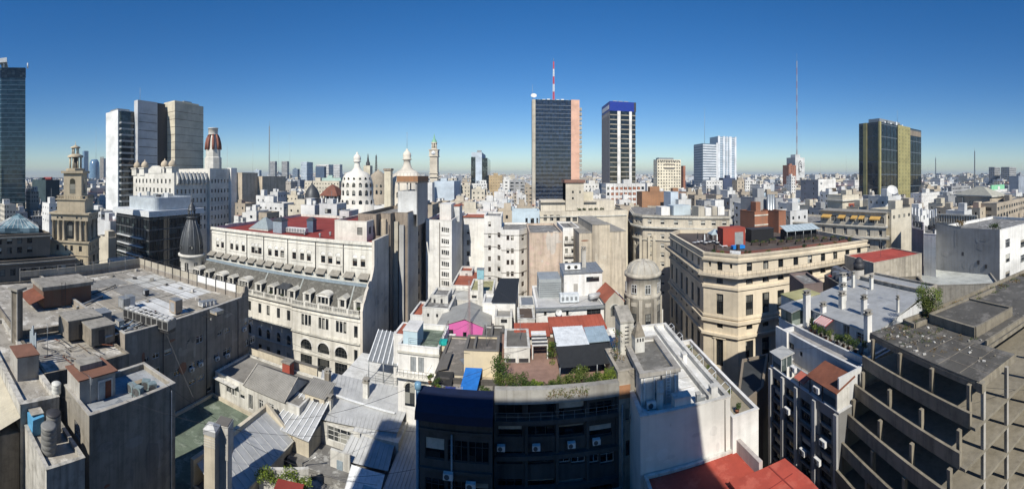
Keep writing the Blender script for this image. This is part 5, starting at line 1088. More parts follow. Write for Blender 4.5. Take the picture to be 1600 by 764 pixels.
part(rs, 'left_roof', 'add', [(a,48.5,36.0),(a+4.6,48.5,36.0),(a+4.6,51.4,36.5),(a,51.4,36.5),(a,48.5,35.8),(a+4.6,48.5,35.8),(a+4.6,51.4,36.3),(a,51.4,36.3)], [(0,1,2,3),(4,5,1,0),(5,6,2,1),(7,4,0,3)], RD); part(rs, 'right_roof', 'add', [(a+4.62,49.0,36.2),(b,49.0,36.2),(b,52.6,36.8),(a+4.62,52.6,36.8),(a+4.62,49.0,36.0),(b,49.0,36.0),(b,52.6,36.6),(a+4.62,52.6,36.6)], [(0,1,2,3),(4,5,1,0),(5,6,2,1),(7,4,0,3)], RD)
part(rs, 'wall', 'box', a+.1, b-.1, 49.3, 52.4, 20, 35.7, WST)
# penthouse
pt, x0, x1, z1 = blk('white_penthouse', 'white modern penthouse with flat grey deck, centre', 'house', 838, 944, 58, 480, 12, WHITE, roofm((.5,.5,.49), (.25,.25,.24), .4), [(849.5,483.5,854.5,493.5,'sash',FRD),(867,483.5,872,493.5,'sash',FRD),(884,483.5,889,493.5,'sash',FRD),(916.5,482.5,939,500,'c3',FRD)], par=.12)
part(pt, 'dark_fascia', 'box', x0-.1, x1+.1, 57.6, 57.995, z1-.35, z1+.12, GREYMET)
a, b = xa(881, 63.5), xa(941, 63.5); part(pt, 'upper_room', 'box', a, b, 63.5, 69, z1-.1, 40.0, WHITE); m = MB(); sheet(m, (a-.1,63.2,40.02), (b+.1,63.2,40.02), (b+.1,69.2,40.4), (a-.1,69.2,40.4), GREYMET, 12, .05); m.build('upper_roof', pt); part(pt, 'door', 'box', xa(899,63.5)-.3, xa(899,63.5)+.4, 63.42, 63.48, z1, z1+2.0, LGREY); part(pt, 'dark_window', 'box', xa(916,63.5), xa(936,63.5), 63.42, 63.48, 38.4, 39.2, GL)
a, b = xa(842, 63), xa(877, 63); part(pt, 'plant_louvre', 'box', a, b, 63, 68, z1-.1, 39.2, seamm((.42,.45,.45), .45, .3)); 
for k in range(7): part(pt, 'louvre_slat', 'box', a+.1, b-.1, 62.93, 62.99, z1+.2+.36*k, z1+.36+.36*k, GREYMET)
t = thing('rooftop_air_handler', 'white air handling box on the penthouse deck', 'cooling unit', xa(890,60.5), 60.5, z1); a = xa(875,60.5); b = xa(904,60.5); part(t, 'casing', 'box', a, b, 60, 61.4, z1+.05, z1+1.3, plain((.62,.66,.68), .4)); m = MB()
for k in range(4): part(t, 'rivet_plate', 'box', a+.2+.7*k, a+.6+.7*k, 59.95, 59.99, z1+.4, z1+.95, GREYMET)
t = thing('silver_duct', 'round silver duct at the right of the penthouse deck', 'duct', xa(928,60.5), 60.5, z1); part(t, 'drum', 'tube', [(xa(921,60.5), 60.5, z1+.6), (xa(938,60.5), 61.2, z1+.6)], .5, ZINC, 12); part(t, 'saddle', 'box', xa(926,60.5), xa(933,60.5), 60.3, 61.2, z1, z1+.2, IRON)
x, y = xa(909,65), 65.; t = thing('twin_fan_box', 'white box with two dark round fans on the penthouse roof', 'cooling unit', x-1.6, y, 40.2); part(t, 'casing', 'box', x-3.0, x-.3, 64.6, 65.4, 40.25, 41.1, ACW)
for k in (-2.3, -1.1): part(t, 'fan', 'tube', [(x+k, 64.58, 40.68), (x+k, 64.62, 40.68)], .3, FAN, 12)
chimney(xa(912,66.5), 66.5, 40.2, 43.2, .7, .7, 'pale flue stack on the right of the penthouse roof', LGREY)
dish(xa(873,57.3), 57.2, 35.0, .5, pi, 'grey satellite dish on the penthouse front wall')
# skylight sheds left of the penthouse
t, a, b, z1 = blk('brown_flat_shed', 'low shed with brown flat roof left of the penthouse', 'shed', 809, 836, 56, 499, 5, WST, roofm((.12,.09,.07), (.06,.045,.04), .4), par=.05)
t, a, b, z1 = blk('grey_glass_shed', 'grey glazed shed behind the brown flat shed', 'shed', 812, 837, 62, 478, 5, WST, GREYMET, [(814,480,824,486,'grid',FRD),(825,480,835,486,'grid',FRD)], par=.05)
bk = thing('black_pitched_roof', 'black sloping sheet roof on white walls, left of the penthouse', 'shed', xa(790,66), 66, 30); a, b = xa(768, 64), xa(806, 64); m = MB(); sheet(m, (a,63.6,35.3), (b,63.6,35.3), (b+.7,70,37.6), (a+1.2,70,37.6), plain((.02,.024,.03), .6), 10, .04); m.build('roof', bk)
m = MB(); m.add([(a+.1,64,28),(b-.1,64,28),(b-.1,64,35.2),(a+.1,64,35.2),(b+.5,69.8,28),(b+.5,69.8,37.3),(a+1.2,69.8,28),(a+1.2,69.8,37.3)], [(0,1,2,3),(1,4,5,2),(6,0,3,7),(4,6,7,5)], WHITE); m.build('wall', bk)
# --- stained service shafts right of the terrace
SS = wallm((.46,.42,.35), .55, .7, (.07,.06,.05)); t = thing('stained_service_wall', 'stained grey wall with rusty panel right of the planted terrace', 'building', 11.5, 38.5)
x0, x1 = xa(965.5, 36.8), xa(1003, 36.8); shell(t, rect(x0, x1, 36.8, 42), 0, 36.6, SS, CONC, .3, .2, wins={0: [(1.2, 31.6, .8, 1.2, 'c1', FRD), (1.2, 28.0, .8, 1.6, 'c2', FRD)]}); part(t, 'rusty_panel', 'box', xa(967,36.75), xa(985,36.75), 36.72, 36.796, 33.9, 35.2, wallm((.4,.2,.1), .5, .5)); 
for a in (x0+.4, x0+1.9): part(t, 'drain_pipe', 'tube', [(a, 36.6, 18), (a, 36.6, 33.4)], .09, GREYMET)
part(t, 'pipe_hoop', 'tube', [(x0+1.0,36.5,31.6),(x0+1.3,36.3,32.6),(x0+2.6,36.3,32.8),(x0+2.9,36.5,31.8)], .08, LGREY)
t = thing('stained_chimney_block', 'black stained white chimney block with ladder rungs, right of planted terrace', 'chimney', xa(981, 41.5), 41.5, 36.3); a, b = xa(969.5, 40.8), xa(990, 40.8); part(t, 'shaft', 'box', a, b, 40.8, 43.0, 36.3, 40.0, wallm((.6,.58,.52), .7, .8, (.05,.045,.04))); part(t, 'sloped_head', 'add', [(a-.05,40.7,40.0),(b+.05,40.7,40.0),(b+.05,43.2,41.0),(a-.05,43.2,41.0),(a-.05,40.7,39.8),(b+.05,40.7,39.8),(b+.05,43.2,39.8),(a-.05,43.2,39.8)], [(0,1,2,3),(4,5,1,0),(5,6,2,1),(7,4,0,3),(6,7,3,2)], CONC)
for k in range(7): part(t, 'rung', 'box', a+.5, a+.95, 40.7, 40.79, 36.8+.42*k, 36.86+.42*k, IRON)
t = thing('hooded_vent_stack', 'white vent stack with dark pointed hood beside the stained chimney block', 'chimney', xa(997.5, 40), 40, 36.3); a = xa(997.5, 40); part(t, 'shaft', 'box', a-.55, a+.55, 39.5, 40.6, 36.3, 38.6, WST); part(t, 'hood', 'lathe', a, 40.05, [(.85,38.6),(.8,38.8),(.45,39.6),(.2,40.0)], DCONC, 4, pi/4, False)
for k in (-.25, .05, .35): part(t, 'slot', 'box', a+k-.08, a+k+.08, 39.46, 39.495, 38.1, 38.45, IRON)
m = MB(); t = thing('wild_creeper', 'wild creeper growing up the stained block next to the terrace', 'creeper', xa(964,40), 40, 34.6)
for i in range(20): leaves(m, (xa(964,40)+rnd.uniform(-.35,.35), 40+rnd.uniform(-1,1.5), 34.9+.24*i), (.3,.5,.3), 34, .08, L1 if i%2 else DRYL, rnd, 0)
m.build('foliage', t); part(t, 'stem', 'tube', [(xa(964,40), 40, 34.6), (xa(964,40)+.1, 40.2, 37), (xa(964,40)-.1, 40.3, 39.6)], .05, WOOD)
# --- white-roofed building
rotm = radians(-5); wb = thing('white_roof_building', 'white building with long pale flat roof and blank sunlit end wall', 'building', 17, 40)
ox, oy = 11.3, 32.5; q = q_wb = rot_rect(ox, oy, 9.0, 20.5, rotm); WR = roofm((.72,.72,.69), (.36,.34,.31), .35, (.8,.8,.78), scale=.3, name='white_membrane')
shell(wb, q, 0, 34.5, wallm((.74,.73,.68), .12, .15), WR, .5, .35, cop=WST)
def rp(u, v, z=None): c, s = cos(rotm), sin(rotm); p = (ox+u*c-v*s, oy+u*s+v*c); return p if z is None else (*p, z)
part(wb, 'inner_kerb', 'beam', rp(7.2,.8,34.3), rp(7.2,20,34.3), .3, .6, WST)
for i in range(6):
    fr = MB(); a, b, c = rp(9.0, 1.5+3.5*i, 34.0), rp(9.8, 1.5+3.5*i, 34.5), rp(9.8, 2.7+3.5*i, 34.5); fr.beam(a, b, .045, .045, ZW); fr.beam(b, c, .045, .045, ZW); fr.beam(c, rp(9.0, 2.7+3.5*i, 34.0), .045, .045, ZW); fr.beam(b, rp(9.8,1.5+3.5*i,33.4), .045, .045, ZW); fr.build('side_bracket', wb)
pb = thing('rooftop_stair_block', 'white stair block with dark flat roof on the pale roof', 'roof house', *rp(2.5, 6), 34); qq = [rp(.6,2.2), rp(4.4,2.2), rp(4.4,10), rp(.6,10)]
shell(pb, qq, 33.9, 37.2, WHITE, roofm((.16,.155,.14), (.06,.055,.05), .6, (.24,.23,.21)), .3, .35, cop=LGREY); part(pb, 'coping_slab', 'collar', qq, 36.9, 37.3, .18, LGREY, .3)
for u in (.9, 1.9, 2.6, 4.0): part(pb, 'wall_pipe', 'tube', [rp(u,2.05,33), rp(u,2.05,36.8)], .09, FRW if u != 2.6 else IRON)
lad = MB()
for k in range(10): lad.beam(rp(3.1,2.02,34.1+.3*k), rp(3.5,2.02,34.1+.3*k), .04, .04, ZW)
for u in (3.1, 3.5): lad.beam(rp(u,2.02,34), rp(u,2.02,37.2), .05, .05, ZW)
lad.build('ladder', pb); ac(*rp(1.5, 1.7), 34.05, rotm, 'grey air conditioner at the foot of the stair block', 'roof air conditioners')
t = thing('chimney_duct', 'fat white duct elbow beside the stair block front', 'duct', *rp(2.6,1.5), 33); part(t, 'duct', 'tube', [rp(2.3,1.6,36.6), rp(2.3,1.6,34.2), rp(2.6,.7,33.4), rp(3.1,.2,33.3)], .35, WST, 10); part(t, 'flange', 'tube', [rp(2.3,1.6,35.6), rp(2.3,1.6,35.7)], .42, WST, 10)
for i, (u, v, w, d, h) in enumerate(((4.2,.9,1.6,1.0,1.3),(5.9,.8,.4,.4,1.2),(7.7,1.2,.7,.7,1.3),(7.6,9.2,.5,.9,1.2),(6.5,1.1,.5,.3,.6))):
    t = thing('roof_box', ('wide white box at the front of the pale roof', 'thin grey upstand on the pale roof front edge', 'white cube at the front right corner of the pale roof', 'white box against the kerb halfway along the pale roof', 'small grey slab near the front edge of the pale roof')[i], 'vent box', *rp(u,v), 34); part(t, 'body', 'obox', rp(u,v,33.98), w, d, h, rotm, WHITE if i in (0,2,3) else GREYMET); part(t, 'lid', 'obox', rp(u,v,33.98+h), w+.08, d+.08, .06, rotm, WST)
# lower side terrace on its right
st = thing('side_terrace', 'small stepped terrace with planter at the right of the sunlit end wall', 'terrace', *rp(10.5,1.5), 25); qq = [rp(9.05,-.4), rp(12.0,-.4), rp(12.0,18), rp(9.05,18)]
shell(st, qq, 0, 32.6, WHITE, roofm((.3,.27,.2), (.1,.09,.07), .5), .5, .25)
for i in range(6): bush(*rp(10.2+.5*(i%2), .8+2.8*i), 32.1, .8, .8, 'small plant on the side terrace, number %s from the front' % ('one','two','three','four','five','six')[i], (L1, L2)[i%2], 140, .08, group='plants on the side terrace')
# red roofs at the bottom edge
RR = roofm((.42,.075,.05), (.22,.05,.04), .35, (.46,.11,.075), scale=.3, name='red_roof_paint')
r1 = thing('red_roof_low', 'flat bright red roof below the sunlit white wall', 'building', 17, 28); shell(r1, [(10.5,18),(21,18),(21,31.6),(11.6,32.3)], 0, 29.3, WST, RR, .2, .2)
part(r1, 'side_parapet', 'beam', (20.9,31.5,29.7), (20.9,27.6,29.7), .4, 1.3, wallm((.5,.45,.42), .4, .4))
r2 = thing('red_roof_upper', 'raised red roof slope at the bottom edge, right of the flat red roof', 'building', 23, 26); q = [(17.8,19),(22.6,19),(23.4,24),(23.4,27.2),(17.8,27.9)]
m = MB(); z = [29.75,29.75,29.75,29.75,29.75]; m.add([(p[0],p[1],k) for p, k in zip(q, z)]+[(p[0],p[1],0) for p in q], [(0,1,2,4),(2,3,4)]+[(5+i,5+(i+1)%5,(i+1)%5,i) for i in range(5)], RR); m.build('roof', r2); part(r2, 'edge_trim', 'beam', (17.75,27.9,29.75), (17.75,19,29.75), .12, .2, RR); part(r2, 'seam', 'beam', (21.6,27.3,29.76), (21.6,19.3,29.76), .12, .06, REDROOF)
# dark yards in the viewer building's shadow at the bottom edge
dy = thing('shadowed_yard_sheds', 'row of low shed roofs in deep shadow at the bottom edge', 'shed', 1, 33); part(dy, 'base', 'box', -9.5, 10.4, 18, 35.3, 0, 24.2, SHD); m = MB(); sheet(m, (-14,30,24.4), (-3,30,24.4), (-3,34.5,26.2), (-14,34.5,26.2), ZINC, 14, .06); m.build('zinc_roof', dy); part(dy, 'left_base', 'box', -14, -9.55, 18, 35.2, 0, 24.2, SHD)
for i in range(5): part(dy, 'low_wall', 'box', -2.6+3.1*i, -2.4+3.1*i, 26, 35.2, 24.2, 26.0, SHD)
for i in range(4): part(dy, 'yard_roof', 'box', -2.3+3.1*i, .4+3.1*i, 31, 34, 25.0+.4*(i%2), 25.1+.4*(i%2), (RUST, ZINC, SHD, ZINC)[i])
m = MB(); m.tube([(-7,34.6,26.6),(-3,34.2,26.4),(0,34.1,26.0)], .35, WST, 8); m.build('white_duct', dy); part(dy, 'wall_top_pipe', 'beam', (-2.5,35.1,26.1), (10.3,35.1,26.4), .15, .15, GREYMET)
# ================================================================ middle distance: tall party walls, round tower, bank, apartment blocks
DK = wallm((.3,.25,.2), .45, .6, (.07,.06,.05)); GW = wallm((.42,.42,.41), .25, .35)
# tall brown grey block right of the palace
db = thing('tall_light_well_block', 'tall brown grey block with deep light wells, right of the white palace', 'building', -27, 95)
shell(db, [(-24, 86), (-24, 106), (-34, 106), (-34, 80.2), (-29.6, 80.2), (-29.6, 83), (-27.2, 83), (-27.2, 86)], 0, 47.7, DK, BITU, .8, .3, wins={0: [(3+4*i, 44-3.3*k, 1.1, 1.6, 'sash', FRD) for i in range(4) for k in range(7)]})
for i, (x, y) in enumerate(((-28.6, 82.6), (-26.6, 85.6), (-25.2, 85.5))): part(db, 'corner_pier', 'box', x-.55, x+.55, y-.5, y+.45, 0, 46.5-i*.8, (BEIGE, STONE, GW)[i])
for x in (-29.2, -27.6): part(db, 'drain_pipe', 'tube', [(x, 82.0, 5), (x, 82.0, 46)], .12, IRON)
part(db, 'side_skin', 'box', -24.0, -23.9, 86.2, 95.8, 0, 47.6, GW)
ph = thing('rusty_railed_penthouse', 'white penthouse tower with rusty railing on top of the tall brown block', 'roof house', -26, 94, 47); x0, x1 = xa(621.5, 91), xa(651, 91)
part(ph, 'wall', 'box', x0, x1, 91, 103, 46.9, 52.6, WHITE2); part(ph, 'grey_side', 'box', x1, x1+.12, 91.1, 103, 44, 55.2, GW)
for x, y in ((x0+.2,91.2),(x1-.2,91.2),(x0+.2,102.5),(x1-.2,102.5),((x0+x1)/2,91.2)): part(ph, 'post', 'box', x-.15, x+.15, y-.15, y+.15, 52.6, 54.6, GW)
RUSTP = wallm((.34,.17,.08), .5, .5); part(ph, 'roof_slab', 'box', x0-.4, x1+.4, 90.7, 103.2, 54.6, 54.95, DK); part(ph, 'rusty_screen', 'box', x0-.2, x1+.2, 90.8, 90.95, 54.95, 56.3, RUSTP); part(ph, 'rusty_side_screen', 'box', x1+.2, x1+.33, 90.8, 103, 54.95, 56.3, RUSTP)
m = MB(); railing(m, [(x0-.2, 90.85, 56.3), (x1+.25, 90.85, 56.3), (x1+.25, 103, 56.3)], .8, GREYMET, .8, 1, .05); m.build('railing', ph)
# white window wall
w1 = thing('white_tall_block', 'tall plain white block with one strip of small windows, centre left', 'building', -19, 108)
y = 100.; x0, x1 = xa(665.5, y), xa(706, y); ws = []
for r_, py in enumerate((358.5, 376.5, 394, 412, 428, 442)):
    for k in range(4): ws.append(pw((x0,y),(x1,y), 690.2+3.0*k, py-3.6+.5*k, 692.4+3.0*k, py+3.6+.5*k, 'c1', FRD))
shell(w1, rect(x0, x1, y, 127), 0, 44.6, WHITE, TERRA, 1.2, .3, wins={0: ws, 1: []}); part(w1, 'drain_pipe', 'tube', [(xa(687,y), y-.12, 10), (xa(687,y), y-.12, 44)], .12, DGREY)
for py in (368, 386, 404, 420, 436): z = zz(py, xa(694,y), y); part(w1, 'string_course', 'box', xa(688.5,y), xa(702,y), y-.08, y-.003, z, z+.12, GREY)
part(w1, 'rooftop_room', 'box', xa(687,104), xa(705,104), 104, 112, 43.4, 48.6, WHITE); part(w1, 'rooftop_shed', 'box', xa(709,108), xa(718,108), 108, 114, 43.4, 47.8, WHITE2); part(w1, 'shed_roof', 'box', xa(709,108)-.1, xa(718,108)+.1, 107.8, 114.2, 47.8, 48.0, TERRA)
# white courtyard facades
def px_wins(e0, e1, cols, rows, hw=2.3, hh=3.9, kind='c2', fm=None): return [pw(e0, e1, c-hw, r-hh, c+hw, r+hh, kind, fm or FRB) for c in cols for r in rows]
w2 = thing('white_courtyard_block', 'white courtyard block with canted corner and rows of brown framed windows', 'building', 0, 115)
y = 108.; q = [(xa(783.5,y),y), (xa(811,y),y), (xa(826,112),112), (xa(826,112),125), (xa(783.5,y),125)]
shell(w2, q, 0, 41.2, WHITE, BITU, .5, .3, wins={0: px_wins(q[0], q[1], (793.6,800.5), (371.5,392,410,428,443.5,459)), 1: px_wins(q[1], q[2], (817,), (371.5,392,410,428,443.5,459))})
for z in (39.6, 35.4, 29.0, 23): 
    m = MB(); m.collar(q, z, z+.16, .1, GREY); m.build('string_course', w2)
y = 113.; q = [(xa(756.5,y),y), (xa(772,y),y), (xa(783.5,111),111), (xa(784,111),126), (xa(756.5,y),126)]
w3 = thing('white_bay_block', 'taller white block with bay corner between the two white neighbours', 'building', -5, 119)
shell(w3, q, 0, 44.6, WHITE, BITU, .5, .3, wins={0: px_wins(q[0], q[1], (765,), (350,368,387,404,420.5,437)), 1: px_wins(q[1], q[2], (779.5,), (367,386,403,420,437))})
for z in (39.3, 35.5, 26.8): m = MB(); m.collar(q, z, z+.16, .1, GREY); m.build('string_course', w3)
w4, a, b, z1 = blk('recessed_white_block', 'recessed white block with red tiled edge behind the courtyard', 'building', 724, 757, 122, 338, 10, WHITE, TERRA, [(729,358.5,734,366),(729,375.5,734,384),(729,392.5,734,400),(729,409,734,415)], par=.3); part(w4, 'red_eave', 'box', a-.2, b+.2, 121.6, 122, z1-.25, z1+.1, TERRA)
# jumble of little roofs at their foot
for i, a in enumerate((
    ('patchwork_house', 'white house with red brown roof terrace below the plain white block', 'house', 705, 746, 82, 447, 14, WST, TERRA, [(711,449,715,454),(722,449,726,454)]),
    ('stair_house', 'small white stair house with red cap among the roof terraces', 'roof house', 718, 738, 92, 424, 5, WST, TERRA, [(727,428,731,434)]),
    ('white_stained_house', 'old white house with two arched windows left of the pink roof', 'house', 660, 702, 66, 482, 8, WST, BITU, [(667,489,671,495,'c2',FRD),(681,490,685,496,'c2',FRD)]),
    ('white_stained_attic', 'white attic storey with small windows above the old white house', 'roof house', 674, 700, 70, 462, 5, WST, BITU, [(677,467,681,474,'c2',FRD),(688,467,692,474,'c2',FRD)]),
    ('red_capped_annex', 'narrow annex with brown red sloping cap beside the tall brown block', 'building', 641, 660, 70, 493, 8, WHITE2, TERRA, []),
    ('pale_terrace_house', 'low pale house with bare terrace right of the old white house', 'house', 700, 770, 74, 470, 8, WST, roofm((.5,.5,.47), (.2,.19,.18), .5), []),
    ('yellow_tile_house', 'low house with yellowish tile roof under a blue tank', 'house', 733, 771, 76, 455, 9, WST, roofm((.4,.38,.2), (.15,.14,.08), .5), [(737,461,745,466,'c3',FRD)]),
    ('vent_row_house', 'small white house with round vents in front of black pitched roof', 'house', 754, 772, 66, 474, 5, WHITE, ZINC, []),
    ('grey_ridge_house', 'low house with grey ridged roof right of the pink roof', 'house', 773, 800, 60, 496, 6, WST, CORR, [(783,500,792,505,'c2',FRD)]),
    ('cream_gap_house', 'cream low house right of the penthouse', 'house', 941, 961, 74, 458, 8, CREAM, BITU, []),
    ('mixed_gap_house', 'grey white little house between the penthouse and the chapel gable', 'house', 951, 974, 66, 468, 5, WST, BITU, [(954,472,958,478,'c2',FRD)]),
    ('white_strip_house', 'low white house behind the round tower base', 'house', 1000, 1036, 90, 487, 10, WST, BITU, [(1012,492,1016,498),(1024,492,1028,498)]))):
    blk(*a[:11], par=.35)
t = thing('blue_roof_tank', 'light blue square tank on a mast among the small roofs', 'water tank', xa(751,73.5), 73.5, 36); x = xa(751, 73.5); part(t, 'post', 'box', x-.5, x+.5, 73, 74, 28, 36.6, WST); part(t, 'tank', 'box', x-.65, x+.65, 72.9, 74.1, 36.6, 38.4, plain((.25,.45,.5), .5)); part(t, 'lid', 'box', x-.72, x+.72, 72.8, 74.2, 38.4, 38.5, GREYMET)
# stained beige end walls
b1w, a, b, z1 = blk('pink_beige_end_wall', 'blank pinkish beige end wall with stains, behind the penthouse', 'building', 827, 879, 96, 364, 20, wallm((.6,.48,.37), .35, .55, (.13,.1,.085), patch=.4, pcol=(.6,.44,.37)), BITU, par=.5)
b2w = thing('stained_beige_end_wall', 'stepped blank beige end wall with dark streaks, left of the round tower', 'building', xa(940, 92), 100)
SBW = wallm((.6,.52,.4), .4, .75, (.14,.12,.1))
for k, (p0_, p1_, yt, yy) in enumerate(((905,925.5,364.5,92.),(925.5,953,351.5,91.6),(953,978,362,92.))):
    x0, x1 = xa(p0_, yy), xa(p1_, yy)-.02; z = zz(yt, (x0+x1)/2, yy); m = MB(); m.prism(rect(x0, x1, yy, 112), 0, z, SBW, BITU); m.build('wall', b2w); part(b2w, 'coping', 'box', x0-.05, x1+.05, yy-.08, 112, z, z+.15, CONC)
wsb, a, b, z1 = blk('white_window_slot', 'narrow white window strip recessed between the two beige end walls', 'building', 879.5, 905, 101, 356, 14, WHITE, BITU, [(c-2.2, r-3.4, c+2.2, r+3.4, 'c2', FRD) for c in (885, 895) for r in (373, 392, 412, 430)], par=.4)
for r in (381, 401, 421): part(wsb, 'balcony', 'box', a+.3, b-.3, 100.2, 100.99, zz(r, a, 101), zz(r, a, 101)+.18, GREY)
for r in (381, 401, 421): m = MB(); z = zz(r, a, 101)+.18; railing(m, [(a+.3, 100.25, z), (b-.3, 100.25, z)], .9, IRON, .7, 2); m.build('balcony_rail', wsb)
t, a, b, z1 = blk('pale_blue_top_block', 'pale blue roof block with three tall windows above the courtyard', 'building', 800, 843, 128, 329, 8, wallm((.5,.6,.66), .1, .12), BITU, [(821,341,824.5,351,'c1',FRD),(829,341,834.5,353,'c2',FRD),(838,341,841,351,'c1',FRD)], par=.6)
bb = thing('balustraded_beige_block', 'wide beige block with arched windows and roof garden behind the end walls', 'building', xa(910, 132), 140)
y = 131.; e0, e1 = (xa(843,y),y), (xa(979,y),y); ws = [pw(e0, e1, c-2.6, 336, c+2.6, 345, 'c2', FRD) for c in (852,862,872)]+[pw(e0, e1, c-3.4, 340, c+3.4, 346, 'c2', FRD) for c in (888,898,910)]
shell(bb, rect(e0[0], e1[0], y, 150), 0, 44.3, wallm((.64,.58,.47), .25, .35), BITU, .6, .3, wins={0: ws}); z1 = 44.3
part(bb, 'upper_storey', 'box', xa(845,138), xa(960,138), 138, 149, 43.6, 47.5, wallm((.64,.58,.47), .25, .35)); part(bb, 'upper_cornice', 'box', xa(842,137.6), xa(932,137.6), 137.3, 138, 46.6, 47.0, DGREY); part(bb, 'moulding', 'box', e0[0], e1[0], y-.3, y-.003, 42.3, 42.7, PALE2)
for k in range(5): bush(xa(905+k*9, 133.5), 133.5, 43.7, 1.6, 1.6, 'roof garden shrub on the beige block, number %s from left' % ('one','two','three','four','five')[k], L4, 120, .2, 'roof_shrub', 'shrub', 'shrubs on the beige block roof', pot=False)
AP0 = wallm((.64,.58,.47), .25, .35)
tw = thing('beige_roof_tower', 'square beige tower with brown red cap on the balustraded block', 'roof house', xa(899, 137), 141, 47.5); x0, x1 = xa(884, 137), xa(912, 137)
m = MB(); facade(tw, m, (x0,137), (x1,137), 44, 54.0, [(2.6, 50.2, .7, .9, 'c1', FRD), (2.6, 48.0, .7, .8, 'c1', FRD), (5.2, 50.2, .7, .9, 'c1', FRD)], AP0); m.box(x0, x1, 137.4, 145, 44, 53.99, AP0); m.quad((x1,137,44),(x1,145,44),(x1,145,54),(x1,137,54), AP0); m.quad((x0,145,44),(x0,137,44),(x0,137,54),(x0,145,54), AP0); m.build('wall', tw)
part(tw, 'cap', 'box', x0-.5, x1+.5, 136.5, 145.5, 54.0, 55.1, wallm((.25,.13,.1), .4, .4)); part(tw, 'side_annex', 'box', x1, x1+4, 139, 145, 44, 50.5, CREAM)
# round tower with dome
rx, ry = PR(1004.5, 64.); RT = wallm((.5,.46,.38), .5, .6, (.1,.085,.07)); rt = thing('round_domed_tower', 'round grey beige tower with shallow ribbed dome, centre right', 'tower', rx, ry)
part(rt, 'drum', 'lathe', rx, ry, [(2.95,0),(2.95,36.4),(3.05,36.5),(3.05,36.9),(2.8,37.0),(2.8,39.7),(3.1,39.8),(3.1,40.3),(2.75,40.4)], RT, 32)
part(rt, 'dome', 'lathe', rx, ry, [(2.75,40.4),(2.6,41.0),(2.15,41.6),(1.4,42.05),(.6,42.25),(.1,42.3)], wallm((.42,.4,.35), .5, .4), 28); m = MB()
for i in range(14): a = 2*pi*i/14; m.tube([(rx+q*cos(a), ry+q*sin(a), z) for q, z in ((2.77,40.45),(2.62,41.03),(2.17,41.64),(1.4,42.1),(.4,42.3))], .06, RT, 4)
m.build('dome_rib', rt)
for i in range(8):
    a = -pi/2-.45+2*pi*i/8; part(rt, 'pilaster', 'obox', (rx+2.95*cos(a), ry+2.95*sin(a), 10), .55, .5, 26.4, a+pi/2, RT)
    b = a+pi/8; o = MB(); window(rt, (rx+2.86*cos(b), ry+2.86*sin(b)), b+pi/2, 37.3, .95, 1.5, 'c2', FRW, None, .02); window(rt, (rx+2.95*cos(b), ry+2.95*sin(b)), b+pi/2, 32.0, .9, 2.2, 'c2', FRD, None, .02)
    part(rt, 'frieze_panel', 'obox', (rx+2.97*cos(b), ry+2.97*sin(b), 35.3), 1.0, .12, .6, b+pi/2, STONE)
cg = thing('chapel_gable_house', 'little beige gabled house with arched window and red roof left of round tower', 'house', xa(959, 58), 60)
x0, x1, y = xa(946, 57.), xa(975, 57.), 57.; zg = 36.8; m = MB(); facade(cg, m, (x0,y), (x1,y), 20, zg, [((x1-x0)/2, 34.6, 1.3, 1.3, 'c3', FRD)], STONE); m.add([(x0,y,zg),(x1,y,zg),(x1-.6,y,zg+.7),((x0+x1)/2,y,zg+1.5),(x0+.6,y,zg+.7)], [(0,1,2,3,4)], STONE); m.quad((x1,y,20),(x1,63,20),(x1,63,zg),(x1,y,zg), STONE); m.quad((x0,63,20),(x0,y,20),(x0,y,zg),(x0,63,zg), STONE); m.build('wall', cg)
o = MB(); arch_fill(o, (x0+x1)/2, y-.03, 35.9, 1.3, .5, GL); arch_band(o, (x0+x1)/2, y, 35.9, 1.3, .5, .15, .1, PALE2); o.build('arch', cg); m = MB(); xm = (x0+x1)/2; sheet(m, (x0-.1,y+.1,zg-.1), (x0-.1,63,zg-.1), (xm,63,zg+1.4), (xm,y+.1,zg+1.4), TERRA, 8, .05); sheet(m, (x1+.1,63,zg-.1), (x1+.1,y+.1,zg-.1), (xm,y+.1,zg+1.4), (xm,63,zg+1.4), TERRA, 8, .05); m.build('roof', cg)
# ---------------------------------------------------------------- tan bank with cut corner
TAN = wallm((.72,.63,.48), .14, .2, (.2,.16,.11)); TAN2 = wallm((.58,.51,.39), .3, .4, (.16,.13,.1)); BZ = plain((.03,.025,.02), .5, name='bronze_frame')
A0, C1, C2, RF_ = (44.1,101.1), (39.2,72.0), (43.7,65.4), (78.3,59.0); q = q_bank = [A0, C1, C2, RF_, (83.7,88.5), (49.4,106)]
tn = thing('tan_bank_building', 'big tan stone bank with cut corner, tall windows and roof terrace', 'building', 60, 80)
rows = ((36.5,1.9,1.25),(33.75,1.2,1.5),(27.3,4.3,1.65),(24.4,1.0,1.4),(16.5,5.6,1.75),(14.2,1.1,1.3),(7.5,4.2,1.6))
wins = {}
for e, a, b, cols in ((0, A0, C1, (1050,1057,1065,1073,1082,1091.5)), (1, C1, C2, (1124.5,)), (2, C2, RF_, (1171,1196.6,1220,1243.5,1265.5,1286,1305,1324,1342))):
    wins[e] = []
    for c in cols:
        u = hit(a, b, c)[0]
        for z, h, w in rows: wins[e].append((u, z, w, h, 'c2' if h < 3 else 'grid', BZ))
    if e == 1:
        for c in (1109, 1142): wins[e].append((hit(a, b, c)[0], 37.1, .6, 1.0, 'c1', BZ))
shell(tn, q, 0, 40.0, TAN, roofm((.1,.08,.07), (.04,.035,.03), .5), 1.0, .4, wins=wins, depth=.35)
